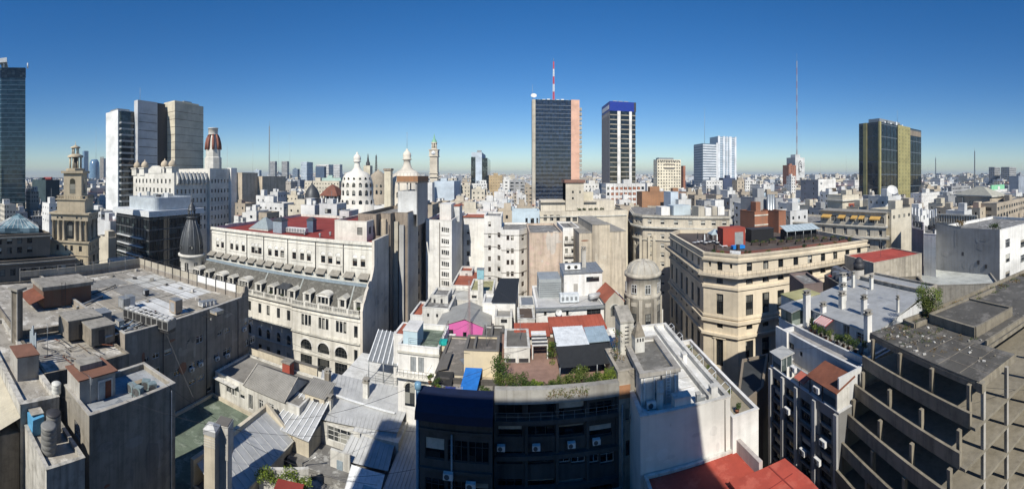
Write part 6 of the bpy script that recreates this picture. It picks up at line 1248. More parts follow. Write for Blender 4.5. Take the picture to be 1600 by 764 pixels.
for nm, z0, z1, out, mt in (('parapet_moulding',39.6,40.05,.15,TAN2),('attic_cornice',38.5,38.9,.45,TAN2),('balcony_slab',35.45,35.9,1.35,TAN2),('balcony_soffit',35.1,35.45,.9,TAN),('frieze',32.75,33.3,.3,TAN),('sill_course',26.6,27.0,.22,TAN),('mid_cornice',25.7,26.25,.55,TAN),('lower_cornice',22.9,23.4,.55,TAN),('base_course',13.4,13.8,.3,TAN)):
    m = MB(); m.collar(q, z0, z1, out, mt); m.build(nm, tn)
m = MB(); bo = off(q, 1.25); railing(m, [(*bo[0], 35.9), (*bo[1], 35.9), (*bo[2], 35.9), (*bo[3], 35.9)], .85, IRON, 1.0, 2, .035); m.build('balcony_railing', tn, kind='stuff')
for k in range(7): m = MB(); m.collar(q, 6+k*1.05, 6.08+k*1.05, .06, TAN2); m.build('rustication', tn)
d = Vector(C2)-Vector(C1); ang = atan2(d.y, d.x); c0 = Vector(C1)+d*(hit(C1, C2, 1124.5)[0]/d.length); nn = Vector((d.y, -d.x)).normalized()
o = MB(); p = c0+nn*.15; o.obox((p.x, p.y, 22.3), 3.0, .3, .3, ang, TAN)
vs = []
for i in range(13): a = pi*i/12; vs.append((1.5*cos(a), .75*sin(a)))
o.add([(p.x+u*cos(ang)+nn.x*.1, p.y+u*sin(ang)+nn.y*.1, 22.6+v) for u, v in vs]+[(p.x+u*cos(ang)-nn.x*.2, p.y+u*sin(ang)-nn.y*.2, 22.6+v) for u, v in vs], [tuple(range(13))]+[(i, i+1, 14+i, 13+i) for i in range(12)], TAN); o.build('pediment', tn)
for k in (-1, 1): p = c0+d.normalized()*k*1.05+nn*.08; part(tn, 'door_pilaster', 'obox', (p.x, p.y, 16.2), .35, .2, 6.1, ang, TAN)
# roof terrace of the bank
def bp(px, py, z=39.0): return W(px, py, z)
def bpz(px, py, z): return (*W(px, py, z), z)
RW = wallm((.34,.055,.035), .12, .15); dkt = plain((.05,.035,.03), .7)
t = thing('red_terrace_pavilion', 'dark red cube pavilion with grey door on the bank roof terrace', 'pavilion', *bp(1150,387), 39); x, y = bp(1150, 384); part(t, 'wall', 'obox', (x, y+2.2, 39), 6.0, 4.0, 4.4, radians(-10), RW); part(t, 'door', 'obox', (x+.9, y+.02, 39.05), 2.3, .1, 3.3, radians(-10), plain((.36,.38,.38), .4, .3))
t = thing('black_terrace_pavilion', 'long black pavilion beside the red cube on the bank roof', 'pavilion', *bp(1196,382), 39); x, y = bp(1194, 378); part(t, 'wall', 'obox', (x, y+2, 39), 6.6, 3.6, 3.3, radians(-10), plain((.012,.012,.014), .6)); part(t, 'roof', 'obox', (x, y+2, 42.3), 6.9, 3.9, .15, radians(-10), IRON)
t = thing('grey_awning_bar', 'terrace bar under a grey blue awning, right on the bank roof', 'pavilion', *bp(1258,375), 39); x, y = bp(1256, 374); a = radians(-10)
def rl(u, v, z): return (x+u*cos(a)-v*sin(a), y+u*sin(a)+v*cos(a), z)
m = MB(); sheet(m, rl(-5.6,0,41.5), rl(5.6,0,41.5), rl(5.4,4,42.7), rl(-5.4,4,42.7), plain((.4,.47,.5), .5), 8, .06); m.build('awning', t); part(t, 'dark_interior', 'obox', rl(0,2.6,39), 10.6, 2.2, 2.7, a, plain((.012,.012,.012), .7))
for u in (-5.2, -2.6, 0, 2.6, 5.2): part(t, 'post', 'tube', [rl(u,.2,39), rl(u,.2,41.5)], .07, GREYMET)
t = thing('blue_canopy_small', 'small grey blue tent canopy on the bank terrace left of the red cube', 'canopy', *bp(1123,381), 39); x, y = bp(1122, 381); part(t, 'cover', 'lathe', x, y+1.5, [(2.2,41.3),(2.2,41.5),(.2,42.6)], plain((.36,.43,.47), .5), 4, pi/4-.17, False)
for u, v in ((-1.4,.1),(1.4,.1),(-1.4,2.9),(1.4,2.9)): part(t, 'post', 'tube', [(x+u, y+v, 39), (x+u, y+v, 41.3)], .05, GREYMET)
for i, (px, py) in enumerate(((1122,386),(1125,383),(1129,381.5),(1133,380))):
    x, y = bp(px+10, py+.6); t = thing('sun_lounger', '%s of four white sun loungers before the red cube' % ('leftmost', 'second', 'third', 'rightmost')[i], 'lounger', x, y, 39, 'white loungers on the bank terrace'); c_, s_ = cos(-.17), sin(-.17)
    part(t, 'seat', 'obox', (x, y, 39.35), 1.4, .65, .08, -.17, ZW); part(t, 'backrest', 'beam', (x-.7*c_, y-.7*s_, 39.4), (x-1.3*c_, y-1.3*s_, 39.85), .65, .08, ZW)
    for u, v in ((-.6,-.25),(-.6,.25),(.6,-.25),(.6,.25)): part(t, 'leg', 'box', x+u-.03, x+u+.03, y+v-.03, y+v+.03, 39.0, 39.34, ZW)
t = thing('blue_day_bed', 'bright blue covered day bed on the bank terrace', 'day bed', *bp(1154,391), 39); x, y = bp(1153, 390); part(t, 'cover', 'obox', (x, y, 39.3), 3.0, 1.5, .7, -.17, plain((.01,.2,.6), .5)); part(t, 'base', 'obox', (x, y, 39.0), 2.8, 1.3, .3, -.17, IRON)
t = thing('terrace_screen_wall', 'low dark red brown screen wall along the bank terrace edge', 'wall', *bp(1130,397), 39); o3 = off(q, -3.2)
for k in (1, 2): part(t, 'panel', 'beam', (*o3[k], 39.5), (*o3[k+1], 39.5), .2, 1.1, wallm((.2,.07,.05), .3, .3))
part(t, 'post', 'box', o3[2][0]-.3, o3[2][0]+.3, o3[2][1]-.3, o3[2][1]+.3, 39, 41.6, dkt); part(t, 'corner_post', 'box', o3[1][0]-.3, o3[1][0]+.3, o3[1][1]-.3, o3[1][1]+.3, 39, 41.2, dkt)
rnd = random.Random(9)
for i in range(10):
    k = 1 if i < 3 else 2; o4 = off(q, -1.3); f = ((i+.5)/3 if i < 3 else (i-2.5)/7.2); x = o4[k][0]+(o4[k+1][0]-o4[k][0])*f; y = o4[k][1]+(o4[k+1][1]-o4[k][1])*f
    bush(x, y, 39.0, 1.3, 1.0+.5*rnd.random(), 'planter bush on the bank roof edge, number %s from the cut corner' % ('one','two','three','four','five','six','seven','eight','nine','ten')[i], (L4, L2, DRYL)[i%3], 150, .14, 'planter_bush', 'shrub', 'bushes along the bank roof edge')
for i in range(8):
    x, y = bp(1085+i*6, 383-(i%3)); t = thing('cafe_table', 'small pale terrace table left of the red cube, %s from the left' % ('first','second','third','fourth','fifth','sixth','seventh','eighth')[i], 'table', x, y, 39, 'terrace tables on the bank roof'); part(t, 'top', 'lathe', x, y, [(.5,39.7),(.5,39.76)], ZW, 12); part(t, 'stem', 'tube', [(x, y, 39), (x, y, 39.7)], .05, IRON)
t = thing('white_banner_panel', 'white lettered panel on the bank parapet', 'sign', *bp(1146,398), 40); o5 = off(q, .02); f = hit(C1, C2, 1146)[0]; p = Vector(C1)+d.normalized()*f; part(t, 'panel', 'obox', (p.x-nn.x*1.0, p.y-nn.y*1.0, 40.0), 2.4, .08, .7, ang, ZW); part(t, 'frame', 'obox', (p.x-nn.x*1.1, p.y-nn.y*1.1, 39.2), 2.2, .08, .8, ang, IRON)
# ---------------------------------------------------------------- curved apartment block behind the bank
def apart(name, label, pts, z1, rows, wm, cols_m, win=(1.3,1.7), rm=None, ledges=(), depthv=28., kind='c2', fm=None, z0=0, par=.7, vis=None):
    ps = [PR(px, r) for px, r in pts]; a, b = Vector(ps[-1]), Vector(ps[0]); back = [tuple(Vector(p)*(1+depthv/Vector(p).length)) for p in (ps[-1], ps[0])]
    q = ps+back; t = thing(name, label, 'building', *((a+b)/2*1.08)); w = {}
    for e in range(len(ps)-1):
        if vis and e not in vis: continue
        L = dist(ps[e], ps[e+1]); n = max(1, int(L/cols_m)); w[e] = grid(L, n, rows, win[0], win[1], kind); w[e] = [(*k, fm or FRW) for k in w[e]]
    shell(t, q, z0, z1, wm, rm or BITU, par, .3, wins=w, depth=.3)
    for z, h, o in ledges: m = MB(); m.collar(q, z, z+h, o, PALE2); m.build('ledge', t)
    return t, q
AP = wallm((.62,.56,.45), .3, .4)
k1, q1 = apart('curved_apartment_block', 'long beige apartment block with curved front behind the bank', [(985,160),(990,142),(1005,136),(1045,133),(1090,131),(1140,131)], 42.6, (39.6, 34.6, 31.4, 28.2, 25, 21.8, 18.6, 15.4), AP, 3.4, (1.5,1.6), ledges=((41.9,.5,.5),(38.2,.5,1.1),(33.9,.25,.4)), kind='blind')
for i, px in enumerate((1001, 1014, 1022, 1034, 1043)): x, y = PR(px, 134.6-.03*i); part(k1, 'pilaster', 'obox', (x, y-.1, 5), .9, .6, 30.5, -az(px), wallm((.62,.56,.44), .2, .3))
part(k1, 'roof_house', 'box', *[PR(1050,143)[0], PR(1083,143)[0]], PR(1065,143)[1], PR(1065,150)[1], 41.8, 45.5, wallm((.5,.58,.62), .1, .1)); part(k1, 'roof_shed', 'box', PR(1032,142)[0], PR(1048,142)[0], PR(1040,142)[1], PR(1040,148)[1], 41.8, 45.0, WHITE)
for i, (p0_, p1_, h, c) in enumerate(((1086,1098,3.4,STONE),(1100,1112,2.8,WHITE),(1114,1124,3.2,STONE),(1126,1140,3.0,WHITE))): part(k1, 'roof_room', 'box', PR(p0_,141)[0], PR(p1_,141)[0], PR(1110,141)[1], PR(1110,147)[1], 41.8, 42.6+h-.6, c)
k2, q2 = apart('yellow_awning_block', 'beige apartment block with yellow awnings on its top terrace, right of the bank', [(1230,126),(1278,121),(1385,112)], 41.5, (38.6, 35.0, 31.6, 28), AP, 3.6, (1.1,2.0), ledges=((37.9,.4,.9),(41.2,.3,.4),(34.2,.4,.5)))
a_, b_ = Vector(PR(1282,124)), Vector(PR(1384,115)); up = MB(); bk_ = (b_-a_).normalized(); nrm = Vector((bk_.y, -bk_.x)); L = (b_-a_).length; ang2 = atan2(bk_.y, bk_.x)
facade(k2, up, a_, b_, 41, 45.2, [(L*(i+.5)/7, 42.0, 2.0, 1.9, 'c3', FRW) for i in range(7)], AP); up.build('top_storey_wall', k2); c_ = a_+bk_*L/2-nrm*3.5; part(k2, 'top_roof', 'obox', (c_.x, c_.y, 45.2), L+.6, 8.2, .25, ang2, CONC); part(k2, 'top_core', 'obox', ((a_+bk_*L/2-nrm*4).x, (a_+bk_*L/2-nrm*4).y, 41), L, 6.8, 4.1, ang2, AP)
YA = plain((.55,.34,.1), .7, name='yellow_canvas')
for f, w in ((.12,3.4),(.36,2.4),(.55,2.0),(.66,1.8),(.86,3.4)):
    p = a_+bk_*L*f+nrm*.05; o = MB(); A_ = p-bk_*w/2; B_ = p+bk_*w/2; o.add([(*A_,44.3),(*B_,44.3),(*(B_+nrm*1.4),43.5),(*(A_+nrm*1.4),43.5),(*(B_+nrm*1.4),43.2),(*(A_+nrm*1.4),43.2)], [(3,2,1,0),(5,4,2,3)], YA); o.build('awning', k2)
# ================================================================ right foreground: terraced white block, open concrete frame, roofs with chimneys
RA = radians(-5)
def frame(ox, oy, ang):
    c, s = cos(ang), sin(ang)
    def f(u, v, z=None): p = (ox+u*c-v*s, oy+u*s+v*c); return p if z is None else (*p, z)
    return f
tf = frame(29.1, 25.5, RA)                         # u = to the right (+X-ish), v = away
WB = wallm((.62,.63,.63), .2, .3); PIER = wallm((.24,.24,.235), .3, .4)
tw_ = thing('terraced_white_block', 'white block with stepped terraces and dark window strips, right foreground', 'building', *tf(5, 6))
q = [tf(0,0), tf(7,0), tf(7,12.4), tf(0,12.4)]
ws = []
for v in (10.9, 8.3, 5.4, 2.0):
    for k in range(9): ws.append((12.4-v, 28.6-3.0*k, 1.8, 1.25, 'blind' if (k+int(v)) % 3 == 0 else 'c2', FRD, DW)); ws.append((12.4-v, 30.0-3.0*k, 1.8, 1.1, 'c1', FRD, DW))
shell(tw_, q, 0, 32.2, PIER, roofm((.3,.28,.25), (.1,.09,.08), .5), .35, .25, wins={3: ws}, depth=.3, cop=WB)
for v in (12.2, 9.6, 6.9, 3.7, .3): part(tw_, 'pier', 'obox', tf(-.15, v, 2), .3, .5, 30, RA, wallm((.45,.45,.44), .25, .3))
for k in range(10): part(tw_, 'dark_spandrel', 'obox', tf(-.06, 6.2, 28.35-3.0*k), .12, 12.2, .2, RA, DGREY)
acl = ['topmost', 'second', 'third', 'fourth', 'fifth', 'lowest']
for i, (v, z) in enumerate(((8.3, 28.4), (5.4, 25.2), (2.0, 28.0), (2.9, 25.6), (5.4, 22.0), (2.0, 22.2))): ac(*tf(-.35, v), z, RA-pi/2, '%s white air conditioner on the dark side of the terraced block' % acl[i], 'air conditioners on the terraced block')
# tiers
sh2 = [tf(3.4,.6), tf(12,.6), tf(12,14.5), tf(3.4,14.5)]; shell(tw_, sh2, 31.8, 35.3, WB, roofm((.35,.34,.33), (.12,.11,.1), .5), .5, .2, wins={3: [(2.0,33.4,1.0,.8,'c2',FRD),(4.0,33.2,.6,.6,'c1',FRD),(10.6,32.8,.6,.9,'c1',FRD),(12.6,32.2,1.0,2.1,'door',FRB)]}, wallname='tier_wall', roofname='tier_roof')
part(tw_, 'end_screen', 'obox', tf(3.2, 14.4, 31.9), .3, 2.6, 3.6, RA, WHITE); part(tw_, 'near_screen', 'obox', tf(2.0, .4, 31.9), 3.4, .2, 3.6, RA, WB)
m = MB(); railing(m, [tf(1.9,.8,32.2), tf(1.9,13.6,32.2)], .95, GREYMET, 1.2, 2, .035); m.build('terrace_railing', tw_)
part(tw_, 'terrace_wall', 'obox', tf(1.9, 7, 31.85), .2, 13, .9, RA, wallm((.5,.52,.54), .2, .3))
t = thing('glazed_cabin', 'glazed terrace cabin with corrugated cover at the corner of the terraced block', 'cabin', *tf(.9, 11.4), 32); part(t, 'glass_wall', 'obox', tf(.95, 11.2, 31.9), 1.6, 1.9, 2.0, RA, glassm((.06,.08,.08), (.3,.34,.33), .8, .1)); m = MB()
for u, v in ((.15,10.25),(1.75,10.25),(.15,12.15),(1.75,12.15),(.95,10.25)): part(t, 'post', 'obox', tf(u, v, 31.9), .07, .07, 2.05, RA, FRW)
m = MB(); sheet(m, tf(-.1,10.0,33.95), tf(-.1,12.5,33.95), tf(2.0,12.5,34.2), tf(2.0,10.0,34.2), seamm((.5,.5,.47), .5, .2), 12, .05); m.build('roof', t)
t = thing('rusty_terrace_roof', 'rust red corrugated roof over the lower terrace', 'shed', *tf(1, 2.4), 32); m = MB(); sheet(m, tf(-.2,.2,34.1), tf(-.2,5.0,34.1), tf(2.6,5.0,34.9), tf(2.6,.2,34.9), RUST, 16, .05); m.build('roof', t)
for u, v in ((.1,.5),(.1,2.6),(.1,4.7)): part(t, 'post', 'obox', tf(u, v, 31.9), .1, .1, 2.2, RA, IRON)
part(t, 'end_wall', 'obox', tf(.9, .35, 31.9), 1.8, .2, 2.3, RA, WST); part(t, 'back_wall', 'obox', tf(2.3, 2.6, 31.9), .15, 4.4, 2.6, RA, WST)
t = thing('red_small_awning', 'tiny red awning next to the glazed cabin', 'awning', *tf(.5, 6.6), 32); m = MB(); sheet(m, tf(-.1,5.6,32.9), tf(-.1,7.4,32.9), tf(1.0,7.4,33.3), tf(1.0,5.6,33.3), wallm((.45,.12,.08), .3, .3), 5, .04); m.build('cover', t); part(t, 'post', 'obox', tf(0, 6.5, 31.9), .08, .08, 1.0, RA, IRON)
ac(*tf(.6, 8.4), 32.9, RA-pi/2, 'white air conditioner between the cabin and the red awning'); ac(*tf(-.2, 3.2), 33.0, RA-pi/2, 'white air conditioner under the rust red roof')
part(tw_, 'terrace_panel', 'obox', tf(.6, 9.0, 31.9), 1.1, .08, 1.5, RA, WST)
# upper silver roof with hedge
up_ = thing('silver_roof_house', 'wide silver grey roof with several white chimneys, right of the bank', 'house', *tf(14, 15)); f2 = frame(*tf(5.2, 1.0), RA); SR = seamm((.36,.37,.37), .6, .08, .5)
q = [f2(0,0), f2(3.0,-1.5), f2(16.5,3.5), f2(16.5,19), f2(0,15.5)]; q2 = [f2(3.0,.2), f2(17.,4.6), f2(17.,19.5), f2(3.0,17)]
shell(up_, [f2(0,0), f2(17,0), f2(17,17), f2(0,17)], 20, 35.5, WB, roofm((.3,.29,.27), (.1,.09,.08), .5), .4, .2, wallname='base_wall', roofname='hedge_terrace')
m = MB(); sheet(m, f2(2.6,1.0,37.2), f2(2.6,16.5,37.2), f2(17,18.5,38.0), f2(17,3.5,38.0), SR, 16, .06); m.build('silver_roof', up_)
mm = MB(); facade(up_, mm, f2(2.8,16.4), f2(2.8,1.2), 35, 37.2, [(13.0,35.4,1.6,1.3,'c2',FRW),(10.4,35.4,1.2,1.6,'door',FRW),(5,35.4,1.2,1.4,'c2',FRW)], WB); facade(up_, mm, f2(2.8,1.2), f2(16.8,3.7), 35, 37.3, [(1.5,35.6,1.2,1.2,'c2',FRW)], WB); mm.build('attic_wall', up_)
rnd = random.Random(21)
for i in range(10):
    v = 1.6+i*1.05; bush(*f2(.8+.3*rnd.random(), v), 35.1, 1.2, 1.0+.8*rnd.random(), '%s terrace hedge shrub, number %s from the near end' % (('dark', 'leafy')[i%2], ('one','two','three','four','five','six','seven','eight','nine','ten')[i]), (L4, L1, L2)[i%3], 380, .085, 'hedge_shrub', 'shrub', 'hedge on the right terrace')
t = thing('striped_awning', 'red and white striped awning above the hedge', 'awning', *f2(2.2, 9.6), 36); n = 12
for k in range(n):
    v0, v1 = 8.2+2.6*k/n, 8.2+2.6*(k+1)/n; part(t, 'stripe', 'add', [f2(2.75,v0,37.15), f2(2.75,v1,37.15), f2(1.3,v1,36.6), f2(1.3,v0,36.6), f2(1.28,v0,36.35), f2(1.28,v1,36.35)], [(0,1,2,3),(3,2,5,4)], (plain((.5,.09,.09), .8), plain((.72,.7,.66), .8))[k%2])
for i, (u, v, z0, z1, w) in enumerate(((1.9,12.9,35.1,39.6,.85),(2.4,1.9,35.1,39.5,.8),(3.2,10.9,35.1,38.2,.7),(6.2,6.0,37.4,39.6,.7),(6.0,10.0,37.4,39.3,.85),(8.2,12.0,37.5,39.7,.75),(11.5,15.5,37.7,40.0,1.0),(14.5,12.0,37.8,39.8,.55),(13.4,15.0,37.8,40.0,.5),(9.5,2.8,37.5,39.4,.35))):
    chimney(*f2(u, v), z0, z1, w, w*.8, ('tall white chimney at the far end of the hedge', 'tall white chimney at the near end of the hedge', 'short white chimney behind the far hedge chimney', 'pale chimney in the middle of the silver roof', 'squat chimney with wide cap left on the silver roof', 'chimney behind the squat one on the silver roof', 'broad chimney with reddish foot at the back of the silver roof', 'slim grey flue at the back right of the silver roof', 'thin flue beside the broad chimney', 'dark slim flue near the front edge of the silver roof')[i], WHITE if i < 4 else WST, ang=RA)
t = thing('antenna_post', 'thin post with foot standing on the silver roof', 'post', *f2(9.2, 8.2), 37.5); part(t, 'pole', 'tube', [f2(9.2,8.2,37.5), f2(9.2,8.2,39.6)], .05, ZW); part(t, 'foot', 'obox', f2(9.2,8.2,37.45), .5, .5, .25, RA, ZW)
t = thing('glass_roof_cabin', 'greenhouse like cabin at the far left corner of the silver roof', 'cabin', *f2(.8, 15.4), 35.1); part(t, 'glass_wall', 'obox', f2(1.1,15.2,35.1), 2.2, 2.6, 2.0, RA, glassm((.05,.07,.06), (.28,.32,.28), .8, .1)); m = MB(); sheet(m, f2(-.2,13.7,37.15), f2(-.2,16.8,37.15), f2(2.5,16.8,37.6), f2(2.5,13.7,37.6), GREYMET, 8, .05); m.build('roof', t)
t = thing('yellow_roofed_shed', 'shed with yellow green flat roof behind the silver roof', 'shed', *f2(5.5, 18), 35); part(t, 'wall', 'obox', f2(5.2,18.6,20), 5.0, 3.4, 17.6, RA, WST); part(t, 'roof', 'obox', f2(5.2,18.6,37.6), 5.2, 3.6, .12, RA, roofm((.42,.4,.2), (.16,.15,.08), .5))
t = thing('grey_stained_house', 'stained house end with old windows behind the silver roof', 'house', *f2(19, 12), 30); shell(t, [f2(17.2,3.6), f2(21,3.6), f2(21,17), f2(17.2,17)], 20, 38.6, SS, SR, .3, .2, wins={0: [(1.0,36.3,.9,1.3,'c2',FRB),(2.8,36.2,1.1,1.4,'c2',FRW)]})
# ---------------------------------------------------------------- open concrete frame (unfinished parking building)
PA = radians(-15); KP = .86; pf0 = frame(30.3, 11.2, PA)  # whole frame building scaled down about the camera, origin and roof height included
def pz(z): return 38.8+(z-36.0)*KP
def pf(u, v, z=None): return pf0(u*KP, v*KP) if z is None else pf0(u*KP, v*KP, pz(z))
pf_ = pf        # u = right along the near front, v = away along the left edge
CF = wallm((.27,.24,.185), .6, .6, (.06,.052,.04)); CFL = wallm((.25,.225,.175), .65, .5, (.09,.08,.06))
PR_ = roofm((.1,.095,.085), (.035,.033,.03), .6, (.17,.16,.145), scale=.3, name='mossy_roof')
pk_ = thing('open_concrete_frame', 'unfinished open concrete frame building with stepped floors, right foreground', 'building', *pf(10, 12))
VL, UL = 17.0, 46.0
q = [pf(0,0), pf(UL,0), pf(UL,48), pf(10,48), pf(10,VL+.5), pf(0,VL)]
def slab(name, q, z0, z1, mt, top=None): m = MB(); m.prism(q, pz(z0), pz(z1), mt, top); return m.build(name, pk_)
slab('roof_slab', [pf(0,0), pf(7,0), pf(7,VL), pf(0,VL)], 35.55, 36.0, CF, PR_)
slab('rear_roof_slab', [pf(7.02,3.6), pf(UL,3.6), pf(UL,VL+.3), pf(7.02,VL+.3)], 35.5, 36.0, CF, PR_)
part(pk_, 'roof_edge_beam', 'beam', pf(.12,0,35.45), pf(.12,VL,35.45), .3, .5, CF); part(pk_, 'front_edge_beam', 'beam', pf(0,.12,35.45), pf(7,.12,35.45), .3, .5, CF)
stepo = [0, 1.2, 2.8, 4.2, 5.2, 6.0, 6.6, 7.0]; fl = [33.2-2.9*k for k in range(10)]
for k, z in enumerate(fl):
    o = stepo[min(k+1, 7)]
    slab('floor_slab', [pf(-o,-.4), pf(24,-.4), pf(24,VL), pf(-o,VL)], z-1.0-.3, z-1.0, CFL, CFL)
    if k < 6:
        part(pk_, 'parapet_beam', 'beam', pf(-o+.1,.2,z-.55), pf(-o+.1,VL,z-.55), .25, 1.3, CF)
        for i in range(11): part(pk_, 'parapet_joint', 'beam', pf(-o-.03,1.2+1.55*i,z-1.2), pf(-o-.03,1.2+1.55*i,z+.1), .03, .05, DCONC)
    for i in range(4):
        part(pk_, 'column', 'obox', pf(-o+.9, 1.0+5.0*i, z-1.0), .34, .34, 2.24 if k else 2.88, PA, CF)
    part(pk_, 'inner_wall', 'beam', pf(7.5,3,z+.3), pf(7.5,VL,z+.3), .2, 2.6, DCONC)
for i, u in enumerate((.4, 4.8, 9.4, 14.2, 19)): part(pk_, 'front_column', 'obox', pf(u, -.2, 2), .32, .32, 28.85, PA, LGREY if i < 3 else CF)
part(pk_, 'cable', 'beam', pf(.3,-.3,35.4), pf(9,-.25,31), .03, .03, IRON); part(pk_, 'corner_cap', 'obox', pf(.2,-.1,35.0), .6, .6, .8, PA, CFL)
# roof upstands, rubble and weeds
def kerb(a, b, z, h, w=.28): return part(pk_, 'roof_upstand', 'beam', pf(*a, z+h/2), pf(*b, z+h/2), w, h*KP, CF)
slab('raised_roof', [pf(8.3,6.5), pf(17,6.5), pf(17,14), pf(8.3,14)], 36.0, 37.0, CF, PR_)
for a, b in (((8.2,6.4),(17.1,6.4)), ((8.2,6.4),(8.2,14)), ((17.1,6.4),(17.1,14)), ((8.2,14.1),(17.1,14.1))): kerb(a, b, 36.0, 1.25)
for a, b in (((5.4,16.4),(8.6,16.4)), ((5.4,14.2),(5.4,16.4)), ((5.4,14.2),(7.6,14.2)), ((7.0,4.0),(30,4.0)), ((18,15),(26,15)), ((9,16.8),(40,16.8))): kerb(a, b, 36.0, .6)
rnd = random.Random(31); m = MB()
for i in range(260):
    u, v = rnd.uniform(.3, 20), rnd.uniform(.5, 16.5); s_ = rnd.uniform(.05, .2)
    if (8 < u < 17.3 and 6.2 < v < 14.3) or (u > 7 and v < 4): continue
    if v > 8 or rnd.random() < .25: m.obox(pf(u, v, 36.0), s_*1.6, s_, s_*.6, rnd.random()*3, rnd.choice((CONC, LGREY, WST, CF)))
o = m.build('roof_rubble', None, kind='stuff'); tag(o, 'broken rubble scattered over the dark roof of the concrete frame', 'rubble')
m = MB()
for i in range(70):
    u, v = rnd.uniform(.3, 8), rnd.choice((rnd.uniform(14, 17), rnd.uniform(6, 12), rnd.uniform(10, 16)))
    leaves(m, pf(u, v, 36.12), (.35,.35,.14), 26, .06, (DRYL, L2, DRYL, L1)[i%4], rnd, 0)
for i in range(50): u, v = rnd.choice((rnd.uniform(17.5, 40), rnd.uniform(9, 17))), rnd.uniform(14.5, 16.5); leaves(m, pf(u, v, 36.12), (.7,.7,.2), 26, .12, (DRYL, L2, DRYL, L1)[i%4], rnd, 0)
o = m.build('roof_weeds', None, kind='stuff'); tag(o, 'dry weeds and moss growing on the dark concrete roof', 'weeds')
# tree growing on the roof
tr = thing('roof_tree', 'small green tree growing wild on the concrete roof', 'tree', *pf(9.6, 15.6), 38.8); bx_, by_ = pf(9.6, 15.6); st = MB(); fo = MB()
for i in range(13):
    a = rnd.random()*6.28; rr_ = rnd.uniform(.3, 1.5); zt = 38.8+rnd.uniform(1.1, 3.4); tip = (bx_+rr_*cos(a), by_+rr_*sin(a), zt); st.tube([(bx_, by_, 38.75), (bx_+.35*rr_*cos(a), by_+.35*rr_*sin(a), 38.8+(zt-38.8)*.5), tip], [.09,.05,.015], WOOD, 5)
    leaves(fo, tip, (.62,.62,.75), 260, .085, (L2, L1, L3)[i%3], rnd, 0); leaves(fo, ((tip[0]+bx_)/2, (tip[1]+by_)/2, 38.8+(zt-38.8)*.62), (.5,.5,.5), 120, .085, L2, rnd, 0)
st.build('trunk', tr); fo.build('crown', tr)
# ---------------------------------------------------------------- walls and roofs behind, right
gw = thing('grey_party_wall_block', 'big block with blank blue grey party wall and white windowed front, right edge', 'building', 100, 35)
q = [(89.8,27.8), (118,22), (121,40), (89.3,45.2)]; e0, e1 = q[0], q[1]
ws = [pw(e0, e1, c-3.4, r-6.5, c+3.4, r+6.5, 'c3', FRW) for c in (1574.5, 1598) for r in (380.5, 404, 431, 455)]
shell(gw, q, 0, 43.0, WHITE, BITU, .7, .4, wins={0: ws}); part(gw, 'party_wall_skin', 'add', [(89.68,27.9,0),(89.18,45.2,0),(89.18,45.2,44.2),(89.3,38,43.5),(89.4,38,43.2),(89.68,27.9,43.2)], [(0,5,4,3,2,1)], wallm((.24,.25,.265), .3, .4, (.1,.1,.1)))
m = MB(); railing(m, [(89.9,27.9,43.08), (117.5,22.4,43.08)], 1.0, GREYMET, 1.5, 2); m.build('roof_railing', gw)
for z, y in ((34.4, 33), (36.2, 37.2), (33.5, 31)): part(gw, 'small_window', 'box', 89.38, 89.55, y, y+.6, z, z+.9, IRON)
bush(92, 30, 42.4, 3, 2.2, 'roof shrub behind the railing of the party wall block', L4, 300, .2, 'roof_shrub', 'shrub', pot=False); bush(96, 41, 42.4, 2.4, 2.0, 'brown green roof shrub at the left end of the party wall block', DRYL, 240, .2, 'roof_shrub', 'shrub', pot=False)
t = thing('white_edge_tower', 'slim tower with white sunlit face and pink grey side, left of the grey party wall', 'building', 83, 45); q = [PR(1443.5,94), PR(1462.5,92.5), PR(1462.5,104), PR(1443.5,110)]; shell(t, q, 0, 42.2, WHITE, BITU, .4, .25)
t = thing('purple_grey_block', 'dull purple grey block carrying cell antennas', 'building', 78, 50); q = [PR(1425,100), PR(1443.3,95), PR(1443.3,112), PR(1425,118)]; shell(t, q, 0, 42.8, wallm((.26,.23,.25), .3, .4), BITU, .4, .25)
for i, (px, r) in enumerate(((1428,108),(1433,106),(1438,104),(1452,100),(1456,99),(1460,102))):
    x, y = PR(px, r); z = 42.3; t = thing('cell_antenna', 'cell antenna mast on the purple grey rooftops, number %s from left' % ('one','two','three','four','five','six')[i], 'antenna', x, y, z, 'cell antennas'); part(t, 'mast', 'tube', [(x, y, z), (x, y, z+5.2)], .12, GREYMET)
    for k in range(3): a = k*2.1+.4; part(t, 'panel', 'obox', (x+.5*cos(a), y+.5*sin(a), z+3.0+.2*k), .35, .18, 2.0, a, ZW if k else GREYMET)
    part(t, 'cabinet', 'obox', (x, y, z+.1), .8, .6, 1.1, .3, IRON)
rw = thing('red_topped_wall_block', 'beige stained block with flat red roof, right of the bank', 'building', 71, 48); q = [(63.9,46.5), (78,43), (80.5,53), (66.4,56.5)]; shell(rw, q, 0, 38.3, wallm((.5,.45,.36), .5, .7, (.08,.07,.06)), roofm((.4,.07,.05), (.2,.05,.04), .4), .15, .2)
t = thing('dark_red_plant_block', 'dark block with red roof full of cooling boxes beside the bank', 'building', 57, 47); q = [PR(1288,76), PR(1326,66), PR(1352,71), PR(1318,84)]; shell(t, q, 0, 36.6, DGREY, roofm((.34,.05,.04), (.15,.04,.035), .4), .3, .25)
